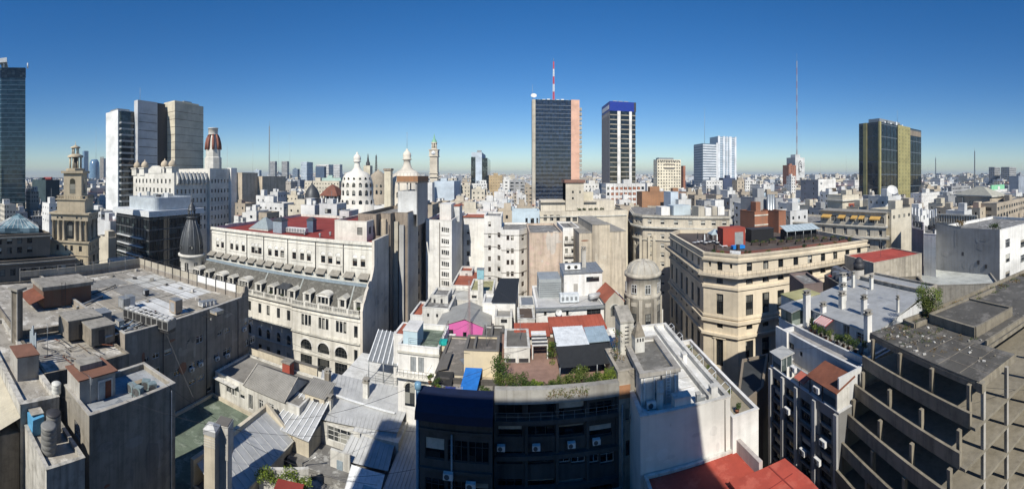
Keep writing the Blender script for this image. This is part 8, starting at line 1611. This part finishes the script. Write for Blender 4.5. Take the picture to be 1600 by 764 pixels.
for i, a in enumerate(M_):
    nm, lb, p0_, p1_, yt, r, wm, s, win = a
    rm_ = TERRA if 'red_roof' in nm else (roofm((.5,.2,.1),(.25,.1,.06),.4) if 'orange_roof' in nm else None)
    t, x0, x1, y0, y1, z1 = mid(nm, lb, p0_, p1_, yt, r, wm, s, win or (1,1), 2.6 if win and win[0] < 1.8 else (win[0]*1.5 if win else 3), 3.2, rm_, 300 if r > 400 else (330 if r > 200 else 352), far=win is None, bulk=yt > 262)
    if nm == 'dark_sided_blue_tower': part(t, 'left_glass', 'box', x0-.3, x0+4.5, y0-.5, y0-.01, 0, z1-5, DKG); part(t, 'right_glass', 'box', x1+.02, x1+6, y0+2, y1, 0, z1-6, DKG); part(t, 'roof_plant', 'box', x0+6, x1-1, y0+3, y0+8, z1-.5, z1+2.5, GREYMET)
    if nm == 'red_white_striped_block':
        for k in range(7):
            for j in range(6): x = x0+3+(x1-x0-6)*k/6.6; part(t, 'red_panel', 'box', x, x+1.5, y0-.14, y0-.003, z1-3.4-3.1*j, z1-2.0-3.1*j, cR)
        for k in range(7): x = x0+2.1+(x1-x0-6)*k/6.6; part(t, 'white_fin', 'box', x-.2, x+.3, y0-.6, y0-.003, 10, z1, WHITE)
    if nm == 'cream_red_tower': part(t, 'red_panel', 'box', x0+(x1-x0)*.35, x0+(x1-x0)*.7, y0-.2, y0-.01, z1-9, z1-3.4, V((.3,.08,.05),.2,.2)); part(t, 'white_shrine', 'box', x0+(x1-x0)*.47, x0+(x1-x0)*.57, y0-.35, y0-.21, z1-7.6, z1-4.2, ZW); part(t, 'crown', 'box', x0-.8, x1+.8, y0-.8, y1+.8, z1-2.4, z1-1.9, PALE2)
    if nm == 'grey_dish_block': dish(*PR(1394, 138), z1-.3, 2.0, pi+.6, 'large white dish on the concrete block before the black tower')
    if nm == 'white_green_sign_block': part(t, 'green_strip', 'box', x0+1, x1-1, y0+2, y0+3, z1-.8, z1+3.2, plain((.25,.6,.35), .6))
    if nm == 'brick_lift_tower':
        for k in range(3): x = x1+.9+1.0*k; part(t, 'steel_flue', 'tube', [(x, y0+1, 30), (x, y0+1, 50.5)], .55, plain((.35,.38,.4), .4, .6), 10)
        for k in range(3): part(t, 'brick_band', 'box', x0-.1, x1+.1, y0-.15, y0-.003, 38+3*k, 38.4+3*k, PALE2)
    if nm == 'orange_roof_house':
        for k in range(5): part(t, 'roof_tank', 'tube', [(x0+3+3*k, y0+4, z1-.7), (x0+3+3*k, y0+4, z1+1.6)], 1.1, ZW, 10)
    if nm == 'dark_glass_far_left':
        for k in range(4): part(t, 'red_vent', 'tube', [(x1-3-5*k, y0+6, z1-.5), (x1-3-5*k, y0+6, z1+2.4)], 1.4, plain((.3,.05,.05), .5), 10)
    if nm in ('ribbed_white_tower',): pass
# temple-like roof pavilion
x0, y0 = PR(1498, 205); t = thing('temple_roof_block', 'beige classical block with pyramid metal roof, right', 'building', x0+10, y0+6); a, b = Vector(PR(1494, 205)), Vector(PR(1549, 190)); d_ = (b-a).normalized(); n_ = Vector((-d_.y, d_.x)); L = (b-a).length; q = [tuple(a), tuple(b), tuple(b+n_*12), tuple(a+n_*12)]; z1 = 46.6
shell(t, q, 0, z1, cB, BITU, .3, .3, wins={0: [(L*.5+k*1.9, 41.4, .9, 2.4, 'c1', FRD) for k in (-1, 0, 1)]}); m = MB(); c_ = (a+b)/2+n_*6; o_ = off(q, .9); m.add([(*p, z1+.2) for p in o_]+[(*(c_-d_*2), z1+4.6), (*(c_+d_*2), z1+4.6)], [(0,1,5,4),(1,2,5),(2,3,4,5),(3,0,4)], seamm((.5,.48,.38), .5, .2)); m.build('pyramid_roof', t); m = MB(); m.collar(q, z1-.4, z1+.2, .9, PALE2); m.build('cornice', t)
for f in (.0, .76): p = a+d_*L*(f+.12)-n_*.5; part(t, 'corner_pier', 'obox', (p.x, p.y, 20), L*.23, 1.0, 25.5, atan2(d_.y, d_.x), cT)
a, b = Vector(PR(1464, 150)), Vector(PR(1527, 143)); L = (b-a).length; d_ = (b-a).normalized(); n_ = Vector((-d_.y, d_.x)); t = thing('colonnade_block', 'low stone block with roof colonnade in front of the pyramid roof', 'building', *((a+b)/2)); q = [tuple(a), tuple(b), tuple(b+n_*14), tuple(a+n_*14)]; shell(t, q, 0, 38.5, AP, BITU, .3, .3, wins={0: grid(L, 6, (33.5, 29.5), 1.2, 1.8)}); part(t, 'colonnade_beam', 'beam', (*a, 41.6), (*b, 41.6), .6, .5, PALE2); part(t, 'back_wall', 'beam', (*(a+n_*1.2), 40.0), (*(b+n_*1.2), 40.0), .3, 2.8, DGREY)
for k in range(17): p = a+d_*L*k/16; part(t, 'colonnette', 'obox', (p.x, p.y, 38.5), .35, .35, 2.9, 0, PALE2)
# far left towers beyond the docks
for i, (p0_, p1_, yt, r) in enumerate(((121,137,236,1500),(139,156,249,1400),(154,165,245,1350))):
    cx, cy = PR((p0_+p1_)/2, r); w = (p1_-p0_)/600*r/2; z1 = zr(yt, r); t = thing('dock_tower', ('slender blue glass tower with stepped top, farthest left beyond the belfry', 'rounded blue glass tower in the middle of the far left trio', 'grey ribbed tower at the right of the far left trio')[i], 'tower', cx, cy); gm_ = glassm((.09,.17,.27), (.2,.3,.4), .6, .1)
    if i == 0: part(t, 'shaft', 'box', cx-w, cx+w*.6, cy, cy+20, 0, z1-26, gm_); part(t, 'top', 'box', cx-w*.1, cx+w*.7, cy+.5, cy+19, z1-26, z1, gm_)
    elif i == 1: part(t, 'shaft', 'lathe', cx, cy, [(w,0),(w,z1-30),(w*.9,z1-12),(w*.55,z1)], gm_, 20)
    else:
        part(t, 'shaft', 'box', cx-w, cx+w, cy, cy+22, 0, z1-6, cG)
        for k in range(4): part(t, 'rib', 'box', cx-w+k*w*.6, cx-w+k*w*.6+w*.18, cy-1.5, cy-.02, 0, z1, cT)
for i, (px, r, yt, rr_, l) in enumerate(((421,700,197,.28,1.3),(435,900,205,.2,0),(453,800,208,.25,0),(229,180,0,0,0),(355,200,228,.12,0),(395,500,222,.15,0),(1322,900,243,.3,0),(1462,700,247,.25,1.),(1523,500,236,.2,.9),(1282,900,250,.25,0),(1450,900,255,.25,0),(1478,900,256,.2,0))):
    if yt: mast(*PR(px, r), 40, zr(yt, r), ('tallest thin aerial left of the beehive dome', 'faint aerial just right of the tallest one', 'thin aerial above the blue far block', '', 'short aerial beside the ornate white block', 'lone aerial right of the torch turret', 'thin aerial just left of the black and yellow tower', 'lattice aerial right of the black and yellow tower', 'tall aerial above the temple roof block', 'faint aerial right of the very tall lattice mast', 'faint aerial far right of the black tower', 'faint aerial left of the temple roof')[i], rr_, GREYMET, l)
x, y = PR(150, 300); mast(x, y, 30, zr(200, 300), 'street lamp like aerial with white head left of the tower trio', .15); 
# --- anonymous city filling the plain to the horizon
rnd = random.Random(77)
FM = [farm(c, w) for c, w in (((.66,.66,.63),(.08,.09,.1)), ((.58,.54,.46),(.06,.06,.06)), ((.72,.71,.68),(.12,.13,.14)), ((.44,.4,.34),(.05,.05,.05)), ((.5,.53,.56),(.07,.09,.11)), ((.62,.56,.44),(.08,.07,.06)), ((.3,.32,.35),(.04,.05,.06)))]
RM_ = [roofm((.3,.29,.27),(.1,.09,.08),.5), roofm((.45,.44,.42),(.2,.19,.18),.4), TERRA, roofm((.55,.55,.54),(.3,.3,.29),.4)]
def carpet(rlist, name, label):
    m = MB()
    for r0, r1, n, h0, h1, w0, w1 in rlist:
        for i in range(n):
            px = rnd.uniform(-25, 1625); r = (rnd.random()*(r1*r1-r0*r0)+r0*r0)**.5; x, y = PR(px, r)
            if r < 235 and (px < 372 or 535 < px < 690 or 1000 < px < 1060): continue
            h = rnd.triangular(h0, h1, h0+(h1-h0)*.3); w, d = rnd.uniform(w0, w1), rnd.uniform(w0, w1); wm = rnd.choice(FM)
            if px < 420: h = min(h, 50)
            m.ring(rect(x-w/2, x+w/2, y-d/2, y+d/2), 0, h, wm); m.poly(rect(x-w/2, x+w/2, y-d/2, y+d/2), h, rnd.choice(RM_))
            for k in range(rnd.choice((1, 1, 2, 3)) if r > 800 else rnd.choice((2, 3, 4))):
                bw = w*rnd.uniform(.12,.35); bx, by = x+rnd.uniform(-.28,.28)*w, y+rnd.uniform(-.3,.3)*d; bh = rnd.uniform(1.5, 4.5); q = rect(bx-bw/2, bx+bw/2, by-bw/2, by+bw/2); m.ring(q, h, h+bh, rnd.choice(FM)); m.poly(q, h+bh, rnd.choice(RM_))
    o = m.build(name, None, kind='stuff'); tag(o, label, 'city')
carpet([(168, 235, 420, 25, 41, 5, 10), (235, 420, 800, 24, 46, 6, 14), (420, 800, 1300, 26, 56, 10, 24)], 'middle_city', 'dense mass of pale mid-rise roofs filling the middle distance')
carpet([(800, 1500, 2200, 28, 66, 12, 28), (1500, 3000, 4200, 30, 78, 14, 34)], 'far_city', 'dense pale city blocks stretching away behind the towers')
carpet([(3000, 6500, 6500, 30, 92, 18, 50)], 'horizon_city', 'tiny hazy city blocks along the horizon')
# mid-near fill, each block on its own
rnd = random.Random(123); cols_ = [('white', cW), ('off white', cW2), ('cream', cC), ('beige', cB), ('tan', cT), ('grey', cG)]
SPOT = [(395,330,150),(380,318,190),(415,333,140),(360,352,120),(545,330,125),(580,333,118),(596,322,150),(672,320,150),(690,318,165),(722,322,160),(760,330,140),(792,329,150),(820,322,170),(845,318,190),(925,305,200),(930,325,150),(965,330,145),(975,312,210),(985,325,180),(1078,300,215),(1090,305,205),(1120,305,190),(1150,310,180),(1165,318,165),(1160,300,240),(1182,300,260),(1196,293,320),(1205,300,280),(1212,310,190),(1245,318,160),(1270,322,155),(1290,326,150),(1300,300,240),(1318,298,270),(1335,300,260),(1352,330,140),(1362,322,160),(1430,320,150),(1440,330,130),(1450,292,330),(1466,296,300),(1475,318,190),(1487,325,170),(1510,330,150),(1535,325,165),(1560,308,220),(1590,302,230),(440,306,240),(462,300,280),(480,296,330),(520,292,350),(600,297,300),(612,303,260),(648,300,300),(100,300,420),(66,295,500),(140,302,420),(160,310,300),(150,330,200),(20,320,330),(700,299,330),(790,300,320),(815,305,280)]
seen = {}
MARK = [(24,'glass skyscraper'),(112,'belfry tower'),(210,'tower trio'),(333,'torch turret'),(421,'tallest thin aerial'),(487,'small dark roof lantern'),(558,'beehive dome'),(636,'cream dome'),(678,'clock tower'),(748,'pale blue slab tower'),(868,'glass slab tower'),(967,'blue topped tower'),(1042,'cream hotel'),(1101,'banded twin tower'),(1130,'ribbed twin tower'),(1245,'very tall lattice mast'),(1390,'black and yellow tower'),(1521,'temple roof'),(1575,'grey slab pair')]
for i, (px, yt, r) in enumerate(SPOT):
    c = rnd.choice(cols_); w = rnd.uniform(13, 26)*(1 if r > 200 else 1.25); mk = min(MARK, key=lambda k: abs(k[0]-px)); side = 'just left of' if px < mk[0]-14 else ('just right of' if px > mk[0]+14 else 'straight below')
    dn = 'near' if r < 150 else ('middle distance' if r < 220 else ('far' if r < 300 else 'very far')); lb = '%s %s block %s the %s' % (c[0], dn, side, mk[1])
    while lb in seen.values():
        c = rnd.choice(cols_); extra = rnd.choice(('plain', 'low', 'narrow', 'windowed', 'flat roofed', 'weathered', 'boxy')); lb = '%s %s %s block %s the %s' % (extra, c[0], dn, side, mk[1])
    seen[i] = lb; mid('filler_house', lb, px-w/2, px+w/2, yt, r, c[1], rnd.uniform(.5,.85), (rnd.choice((.9,1.2,1.6)), rnd.choice((1.1,1.4))), rnd.choice((2.6,3.2,4.0)), 3.1, rnd.choice((None, None, TERRA, RM_[1])), 352, group='mid-rise houses filling the middle distance', seed=i)
for o in list(COL.objects):
    if o.name.startswith('filler_house'): o.name = o.name.replace('filler_house', 'city_house')
# ---------------------------------------------------------------- ground, streets and the building the picture was taken from
m = MB(); m.poly([(-9000,-600),(9000,-600),(9000,9500),(-9000,9500)], 0, roofm((.16,.155,.145), (.06,.06,.055), .5, scale=.02, name='city_ground')); tag(m.build('ground'), kind='structure')
def road(name, x0, x1, y0, y1, k=0): m = MB(); m.box(x0, x1, y0, y1, -.05, .02+.004*k, roofm((.05,.05,.052), (.03,.03,.03), .4, name='asphalt')); tag(m.build(name), kind='structure')
road('street', -120, 120, 55.8, 63.2); road('cross_street', 24, 28.8, 0, 200, 1); 
for nm, q in (('pavement', (-120, 120, 53.4, 55.8)), ('pavement_far', (-120, 120, 63.2, 64.9))): m = MB(); m.box(*q, -.05, .14, CONC); tag(m.build(nm), kind='structure')
vb = thing('viewpoint_tower', 'tall office tower behind the viewpoint whose shadow falls on the centre roofs', 'building', -5, -14); VW = wallm((.1,.105,.11), .2, .2)
part(vb, 'wall', 'box', -23, 12.2, -26, -1.2, 0, 68.6, VW); part(vb, 'parapet', 'box', -22.5, 11.7, -25.5, -1.7, 68.6, 69.4, VW)
for k in range(20): part(vb, 'window_band', 'box', -22, 11.2, -1.19, -1.1, 3+3.3*k, 4.9+3.3*k, DKG)

# ---------------------------------------------------------------- air
m = MB(); m.box(-9500, 9500, -700, 9700, -1.5, 190, None); hz_m = bpy.data.materials.new('haze'); hz_m.use_nodes = True; nt = hz_m.node_tree; nt.nodes.remove(nt.nodes['Principled BSDF'])
pv = N(nt, 'ShaderNodeVolumePrincipled'); pv.inputs['Color'].default_value = (.5,.63,.79,1); pv.inputs['Density'].default_value = 1.6e-4; pv.inputs['Anisotropy'].default_value = 0.0; nt.links.new(pv.outputs[0], nt.nodes['Material Output'].inputs['Volume'])
m.mats = [hz_m]; o = m.build('haze', None, kind='stuff'); tag(o, 'thin pale haze over the whole city', 'haze')
# ---------------------------------------------------------------- wear on the big walls and roofs: patched render, bare brick, pipes, seams
def patches(root, p0, p1, z0, z1, cols, n, seed, smin=.5, smax=2.2, brick=.15):
    rnd = random.Random(seed); p0 = Vector(p0); d = Vector(p1)-p0; L = d.length; d /= L; o = Vector((d.y, -d.x))
    for i in range(n):
        u, z = rnd.uniform(.6, L-.6), rnd.uniform(z0, z1); w, h = rnd.uniform(smin, smax), rnd.uniform(smin, smax)*rnd.choice((.6, 1, 1.8)); k = rnd.randint(6, 9); pts = []
        for j in range(k):
            a = 2*pi*j/k; q = p0+d*min(L-.05, max(.05, u+w/2*cos(a)*rnd.uniform(.7,1.15)))+o*(.012+.0012*i); pts.append((q.x, q.y, min(z1+1, z+h/2*sin(a)*rnd.uniform(.7,1.15))))
        part(root, 'render_patch', 'add', pts, [tuple(range(k))], BRK if rnd.random() < brick else rnd.choice(cols))
def pipes(root, p0, p1, us, z0, z1, mat, r=.07, name='wall_pipe'):
    p0 = Vector(p0); d = (Vector(p1)-p0).normalized(); o = Vector((d.y, -d.x))
    for u in us: q = p0+d*u+o*.1; part(root, name, 'tube', [(q.x, q.y, z0), (q.x, q.y, z1)], r, mat, 6)
BRK = wallm((.3,.145,.09), .5, .4, (.12,.07,.05), name='bare_brick')
g_ = lambda c, d=.5: wallm(c, d, .5, (.07,.06,.05))
patches(g2, (-31.5,16), (-31.5,26.2), 20, 32.5, [g_((.24,.225,.2)), g_((.34,.32,.285)), g_((.27,.25,.22))], 22, 1, .5, 2.4, .06); pipes(g2, (-31.5,16), (-31.5,26.2), (9.6,), 10, 33.5, GREYMET)
patches(b1, (X1,Y0), (X1,Y1), 22, 33.5, [g_((.36,.32,.27)), g_((.24,.21,.18)), g_((.42,.38,.32))], 34, 2, .5, 2.6, .16); pipes(b1, (X1,Y0), (X1,Y1), (6.5,15.2,22.8), 20, 34.6, IRON, .06)
e0, e1 = (X1,Y0), (X1,Y1)
for i, (px, py) in enumerate(((338,563),(312,572),(354,558),(298,580),(380,517))):
    u = hit(e0, e1, px)[0]; ac(X1+.25, Y0+u, zz(py, X1, Y0+u), pi/2, 'white air conditioner on the dark grey wall, number %s' % ('one','two','three','four','five')[i], 'air conditioners on the dark grey wall', .8, .6, .35)
patches(b2, (-41.5,15.4), (-41.5,26.8), 24, 32.5, [g_((.2,.18,.155)), g_((.3,.27,.23))], 14, 3, .5, 2., .1)
patches(wb, q_wb[0], q_wb[1], 29.6, 33.6, [wallm((.68,.67,.63), .2, .25), wallm((.78,.77,.73), .1, .1)], 7, 4, .4, 1.6, 0); pipes(wb, q_wb[0], q_wb[1], (8.4,), 29.4, 34.4, LGREY, .05)
patches(b1w, (xa(827,96),96), (xa(879,96),96), 26, 41.5, [g_((.56,.44,.35),.3), g_((.62,.5,.4),.3), g_((.6,.54,.47),.3)], 16, 5, .8, 3.2, .05)
patches(b2w, (xa(905,92),92), (xa(925,92),92), 26, 41.5, [g_((.5,.43,.33),.4), g_((.64,.57,.45),.3)], 8, 6, .6, 2.4, .1); patches(b2w, (xa(926,91.6),91.6), (xa(952.5,91.6),91.6), 26, 43, [g_((.5,.43,.33),.4), g_((.64,.57,.45),.3)], 10, 7, .6, 2.4, .05)
patches(w1, (xa(665.5,100),100), (xa(686,100),100), 22, 43, [wallm((.72,.72,.7), .3, .3), wallm((.82,.81,.78), .1, .15)], 8, 8, .5, 2.2, 0)
patches(gw, (89.16,45.0), (89.66,28.0), 29, 42, [g_((.225,.235,.25),.3), g_((.265,.275,.29),.3)], 8, 9, .8, 3.4, .04)
patches(g, (GX1+.25,66), (GX1+.25,79), 22, 42, [g_((.52,.51,.47),.3), g_((.64,.62,.57),.3)], 14, 10, .6, 2.4, .03)
patches(rw, (63.9,46.5), (78,43), 30, 37.6, [g_((.44,.4,.32)), g_((.56,.51,.42))], 12, 11, .5, 2., .1)
# membrane laps on the flat roofs
SEAM = roofm((.2,.195,.18), (.08,.075,.07), .5)
for k in range(11): part(b1, 'membrane_seam', 'box', X0+1.5, X1-.6, 29+2.2*k, 29.09+2.2*k, 34.0, 34.075, SEAM)
for k in range(3): part(b1, 'membrane_lap', 'box', -75+9.7*k, -74.92+9.7*k, 28, 52.5, 34.0, 34.08, SEAM)
for k in range(9): part(wb, 'membrane_seam', 'beam', rp(4.7, 2+2.0*k, 34.02), rp(7.0, 2.05+2.0*k, 34.02), .07, .03, roofm((.42,.41,.38), (.2,.19,.18), .4))
for k in range(5): part(pk_, 'roof_joint', 'beam', pf(.2, 2.6+2.9*k, 36.0), pf(6.9, 2.7+2.9*k, 36.0), .06, .03, DCONC)
for k in range(3): part(pk_, 'roof_joint', 'beam', pf(1.8+2.1*k, .2, 36.0), pf(1.7+2.1*k, 16.8, 36.0), .06, .035, DCONC)
for k in range(4): part(r1, 'roof_lap', 'box', 11.6, 20.9, 19.5+2.9*k, 19.6+2.9*k, 29.1, 29.125, REDROOF)
for k in range(3): part(r2, 'roof_lap', 'box', 17.9, 22.7, 20.5+2.4*k, 20.58+2.4*k, 29.74, 29.775, REDROOF)
for k in range(9): part(rs, 'tile_rib', 'beam', (a_rs+.3+.5*k, 48.5, 36.03), (a_rs+.3+.5*k, 51.4, 36.53), .05, .05, RD)
for k in range(13): part(rs, 'tile_rib', 'beam', (a_rs+4.9+.55*k, 49.0, 36.23), (a_rs+4.9+.55*k, 52.6, 36.83), .05, .05, RD)
# fuller terrace on the bank roof
rnd = random.Random(40); nth = ('first','second','third','fourth','fifth','sixth','seventh','eighth','ninth','tenth','eleventh','twelfth')
for i in range(12):
    px = 1180+i*13.6; x, y = bp(px, 385-.05*(px-1180)-rnd.random()*4); t = thing('garden_planter', '%s long dark planter with shrubs along the bank terrace, counted from the black pavilion' % nth[i], 'planter', x, y, 39, 'planters on the bank terrace'); part(t, 'box', 'obox', (x, y, 39.0), 2.0, .6, .7, -.17, dkt); f_ = MB()
    for k in range(5): leaves(f_, (x-.8+.4*k, y+.1, 39.95), (.35,.35,.4), 36, .12, (L1, L4, L2, DRYL)[(i+k)%4], rnd, 0)
    f_.build('foliage', t)
for i in range(9):
    x, y = bp(1090+i*5.5+(i%2)*3, 379+(i%3)*1.5); t = thing('closed_parasol', '%s closed dark parasol on the bank terrace, counted from the left' % nth[i], 'parasol', x, y, 39, 'parasols on the bank terrace'); part(t, 'pole', 'tube', [(x, y, 39), (x, y, 41.6)], .04, ZW); part(t, 'canopy', 'lathe', x, y, [(.12,39.9),(.2,40.3),(.13,41.2),(.03,41.7)], (IRON, dkt, ZW)[i%3], 8); part(t, 'foot', 'obox', (x, y, 39.0), .6, .6, .12, 0, IRON)
m = MB(); o6 = off(q_bank, -1.9); railing(m, [(*o6[0], 39), (*o6[1], 39), (*o6[2], 39), (*o6[3], 39)], 1.0, IRON, 1.3, 2); m.build('terrace_railing', tn, kind='stuff')
x, y = PR(520, 205); t = thing('hip_roof_pavilion', 'open white pavilion with dark red hipped tile roof left of the beehive dome', 'pavilion', x, y, 38); part(t, 'base', 'box', x-5, x+5, y-4, y+4, 0, 42.2, cW); part(t, 'dark_core', 'box', x-3.6, x+3.6, y-3, y+3, 42.2, 46.2, DGREY)
for k in range(5): part(t, 'pier', 'box', x-4.8+2.3*k, x-4.2+2.3*k, y-4, y-3.4, 42.2, 46.2, ZW)
part(t, 'roof', 'lathe', x, y, [(7.4,46.2),(7.4,46.5),(3.2,50.6),(.3,52.2)], roofm((.2,.085,.06), (.09,.045,.035), .5), 4, pi/4, False)
x, y = PR(488, 215); t = thing('grey_cupola', 'small dark grey cupola between the cream blocks left of the pavilion', 'dome', x, y, 38); part(t, 'drum', 'lathe', x, y, [(4.2,0),(4.2,44.5),(4.5,44.8)], cG, 12); part(t, 'dome', 'lathe', x, y, [(4.4,44.8),(4.0,47),(2.8,49.5),(1.2,51.4),(.4,52.2),(.1,54.5)], LEAD, 16)
# ---------------------------------------------------------------- cables slung between the near roofs
def cable(a, b, sag, label, r=.018):
    n = 14; pts = [tuple(Vector(a)+(Vector(b)-Vector(a))*i/n-Vector((0,0,sag*4*(i/n)*(1-i/n)))) for i in range(n+1)]
    m = MB(); m.tube(pts, r, IRON, 4); o = m.build('overhead_cable'); tag(o, label, 'cable', 'cables slung between the near roofs')
CB = [((-31.5,25,34.3),(-28.5,36,24.9),'cable from the grey block roof down to the silver roof'),((-31.5,20,34.3),(-14,47,24),'long cable from the grey block across to the zinc roof'),((-43,45,34.9),(-9,37,35.5),'cable crossing from the dark grey building to the blue grey pipe'),((-27,41,25),(-9.2,37,35.5),'cable rising from the silver roof to the blue grey pipe'),((-27,33,24),(-10,44,22),'low cable over the patio house'),((-43.5,34,34.5),(-27,30,24.4),'cable from the chillers edge to the chimney stacks'),((-36,15.2,33.6),(-31.5,24,34.6),'short cable over the little roof hut'),((-48,16,36),(-33,17,36.6),'cable from the concrete shaft to the little roof hut'),((-52,20,38),(-44,30,36),'cable over the weathered shaft heads'),((-13.9,52,25.5),(-9.3,44,34),'cable from zinc roof chimney to the cream house annex'),((-5.5,43.4,36),(2,44.5,36.2),'cable along the cream house front'),((-9.2,37,35.4),(-1.4,43.4,35),'cable over the laundry terrace'),((11.4,36.8,36.6),(13,34.5,37.1),'short cable from the stained wall to the stair block'),((-3.9,58.5,40),(-17,66,34),'guy wire from the radio mast to the left'),((-3.9,58.5,40),(3,58,36),'guy wire from the radio mast to the penthouse'),((30,36,35),(35.3,28,37.2),'cable over the terraced block terrace'),((-25,46,24),(-10.2,49,22.8),'low cable along the zinc roofs'),((-30,35,24.6),(-15,41,21),'cable falling from the silver roof to the patio'),((2,52.5,36.6),(13,58,38),'cable from the red roof strip to the round tower'),((-14,50,33.2),(-6,60,33.5),'cable from the white balcony house to the pink house')]
for a, b, l in CB: cable(a, b, .35, l)
for i, (x, y, z, h, l) in enumerate(((-33.2,17,34,2.6,'thin aerial at the front of the grey block roof'),(-31.9,21,34,1.5,'short aerial post on the grey block edge'),(-45,17,33.4,4.2,'aerial on the stained block near the wall pipes'),(-52,33,34,3.4,'aerial beside the weathered shafts'),(1.0,47,36.2,3.0,'aerial on the concrete hut'),(-3,45,36.2,2.8,'aerial on the cream house roof'),(8,60,36.4,3.0,'aerial on the penthouse deck'),(13.4,40,37.2,2.6,'aerial on the stair block'),(47,30,38.2,3.0,'aerial on the silver roof back'),(70,49,38.3,5,'aerial on the flat red roof right of the bank'),(-16,104,44.6,4,'aerial on the white tall block'),(5,112,41.2,4,'aerial on the courtyard block roof'),(-6,118,44.6,5,'aerial on the bay block roof'),(-33,82,46.5,4,'aerial on the palace roof house'),(-60,90,42.2,5,'aerial left on the palace red roof'),(57,84,39,4,'aerial on the bank roof'),(95,35,43,5,'aerial on the party wall block'))): mast(x, y, z, z+h, l, .035)
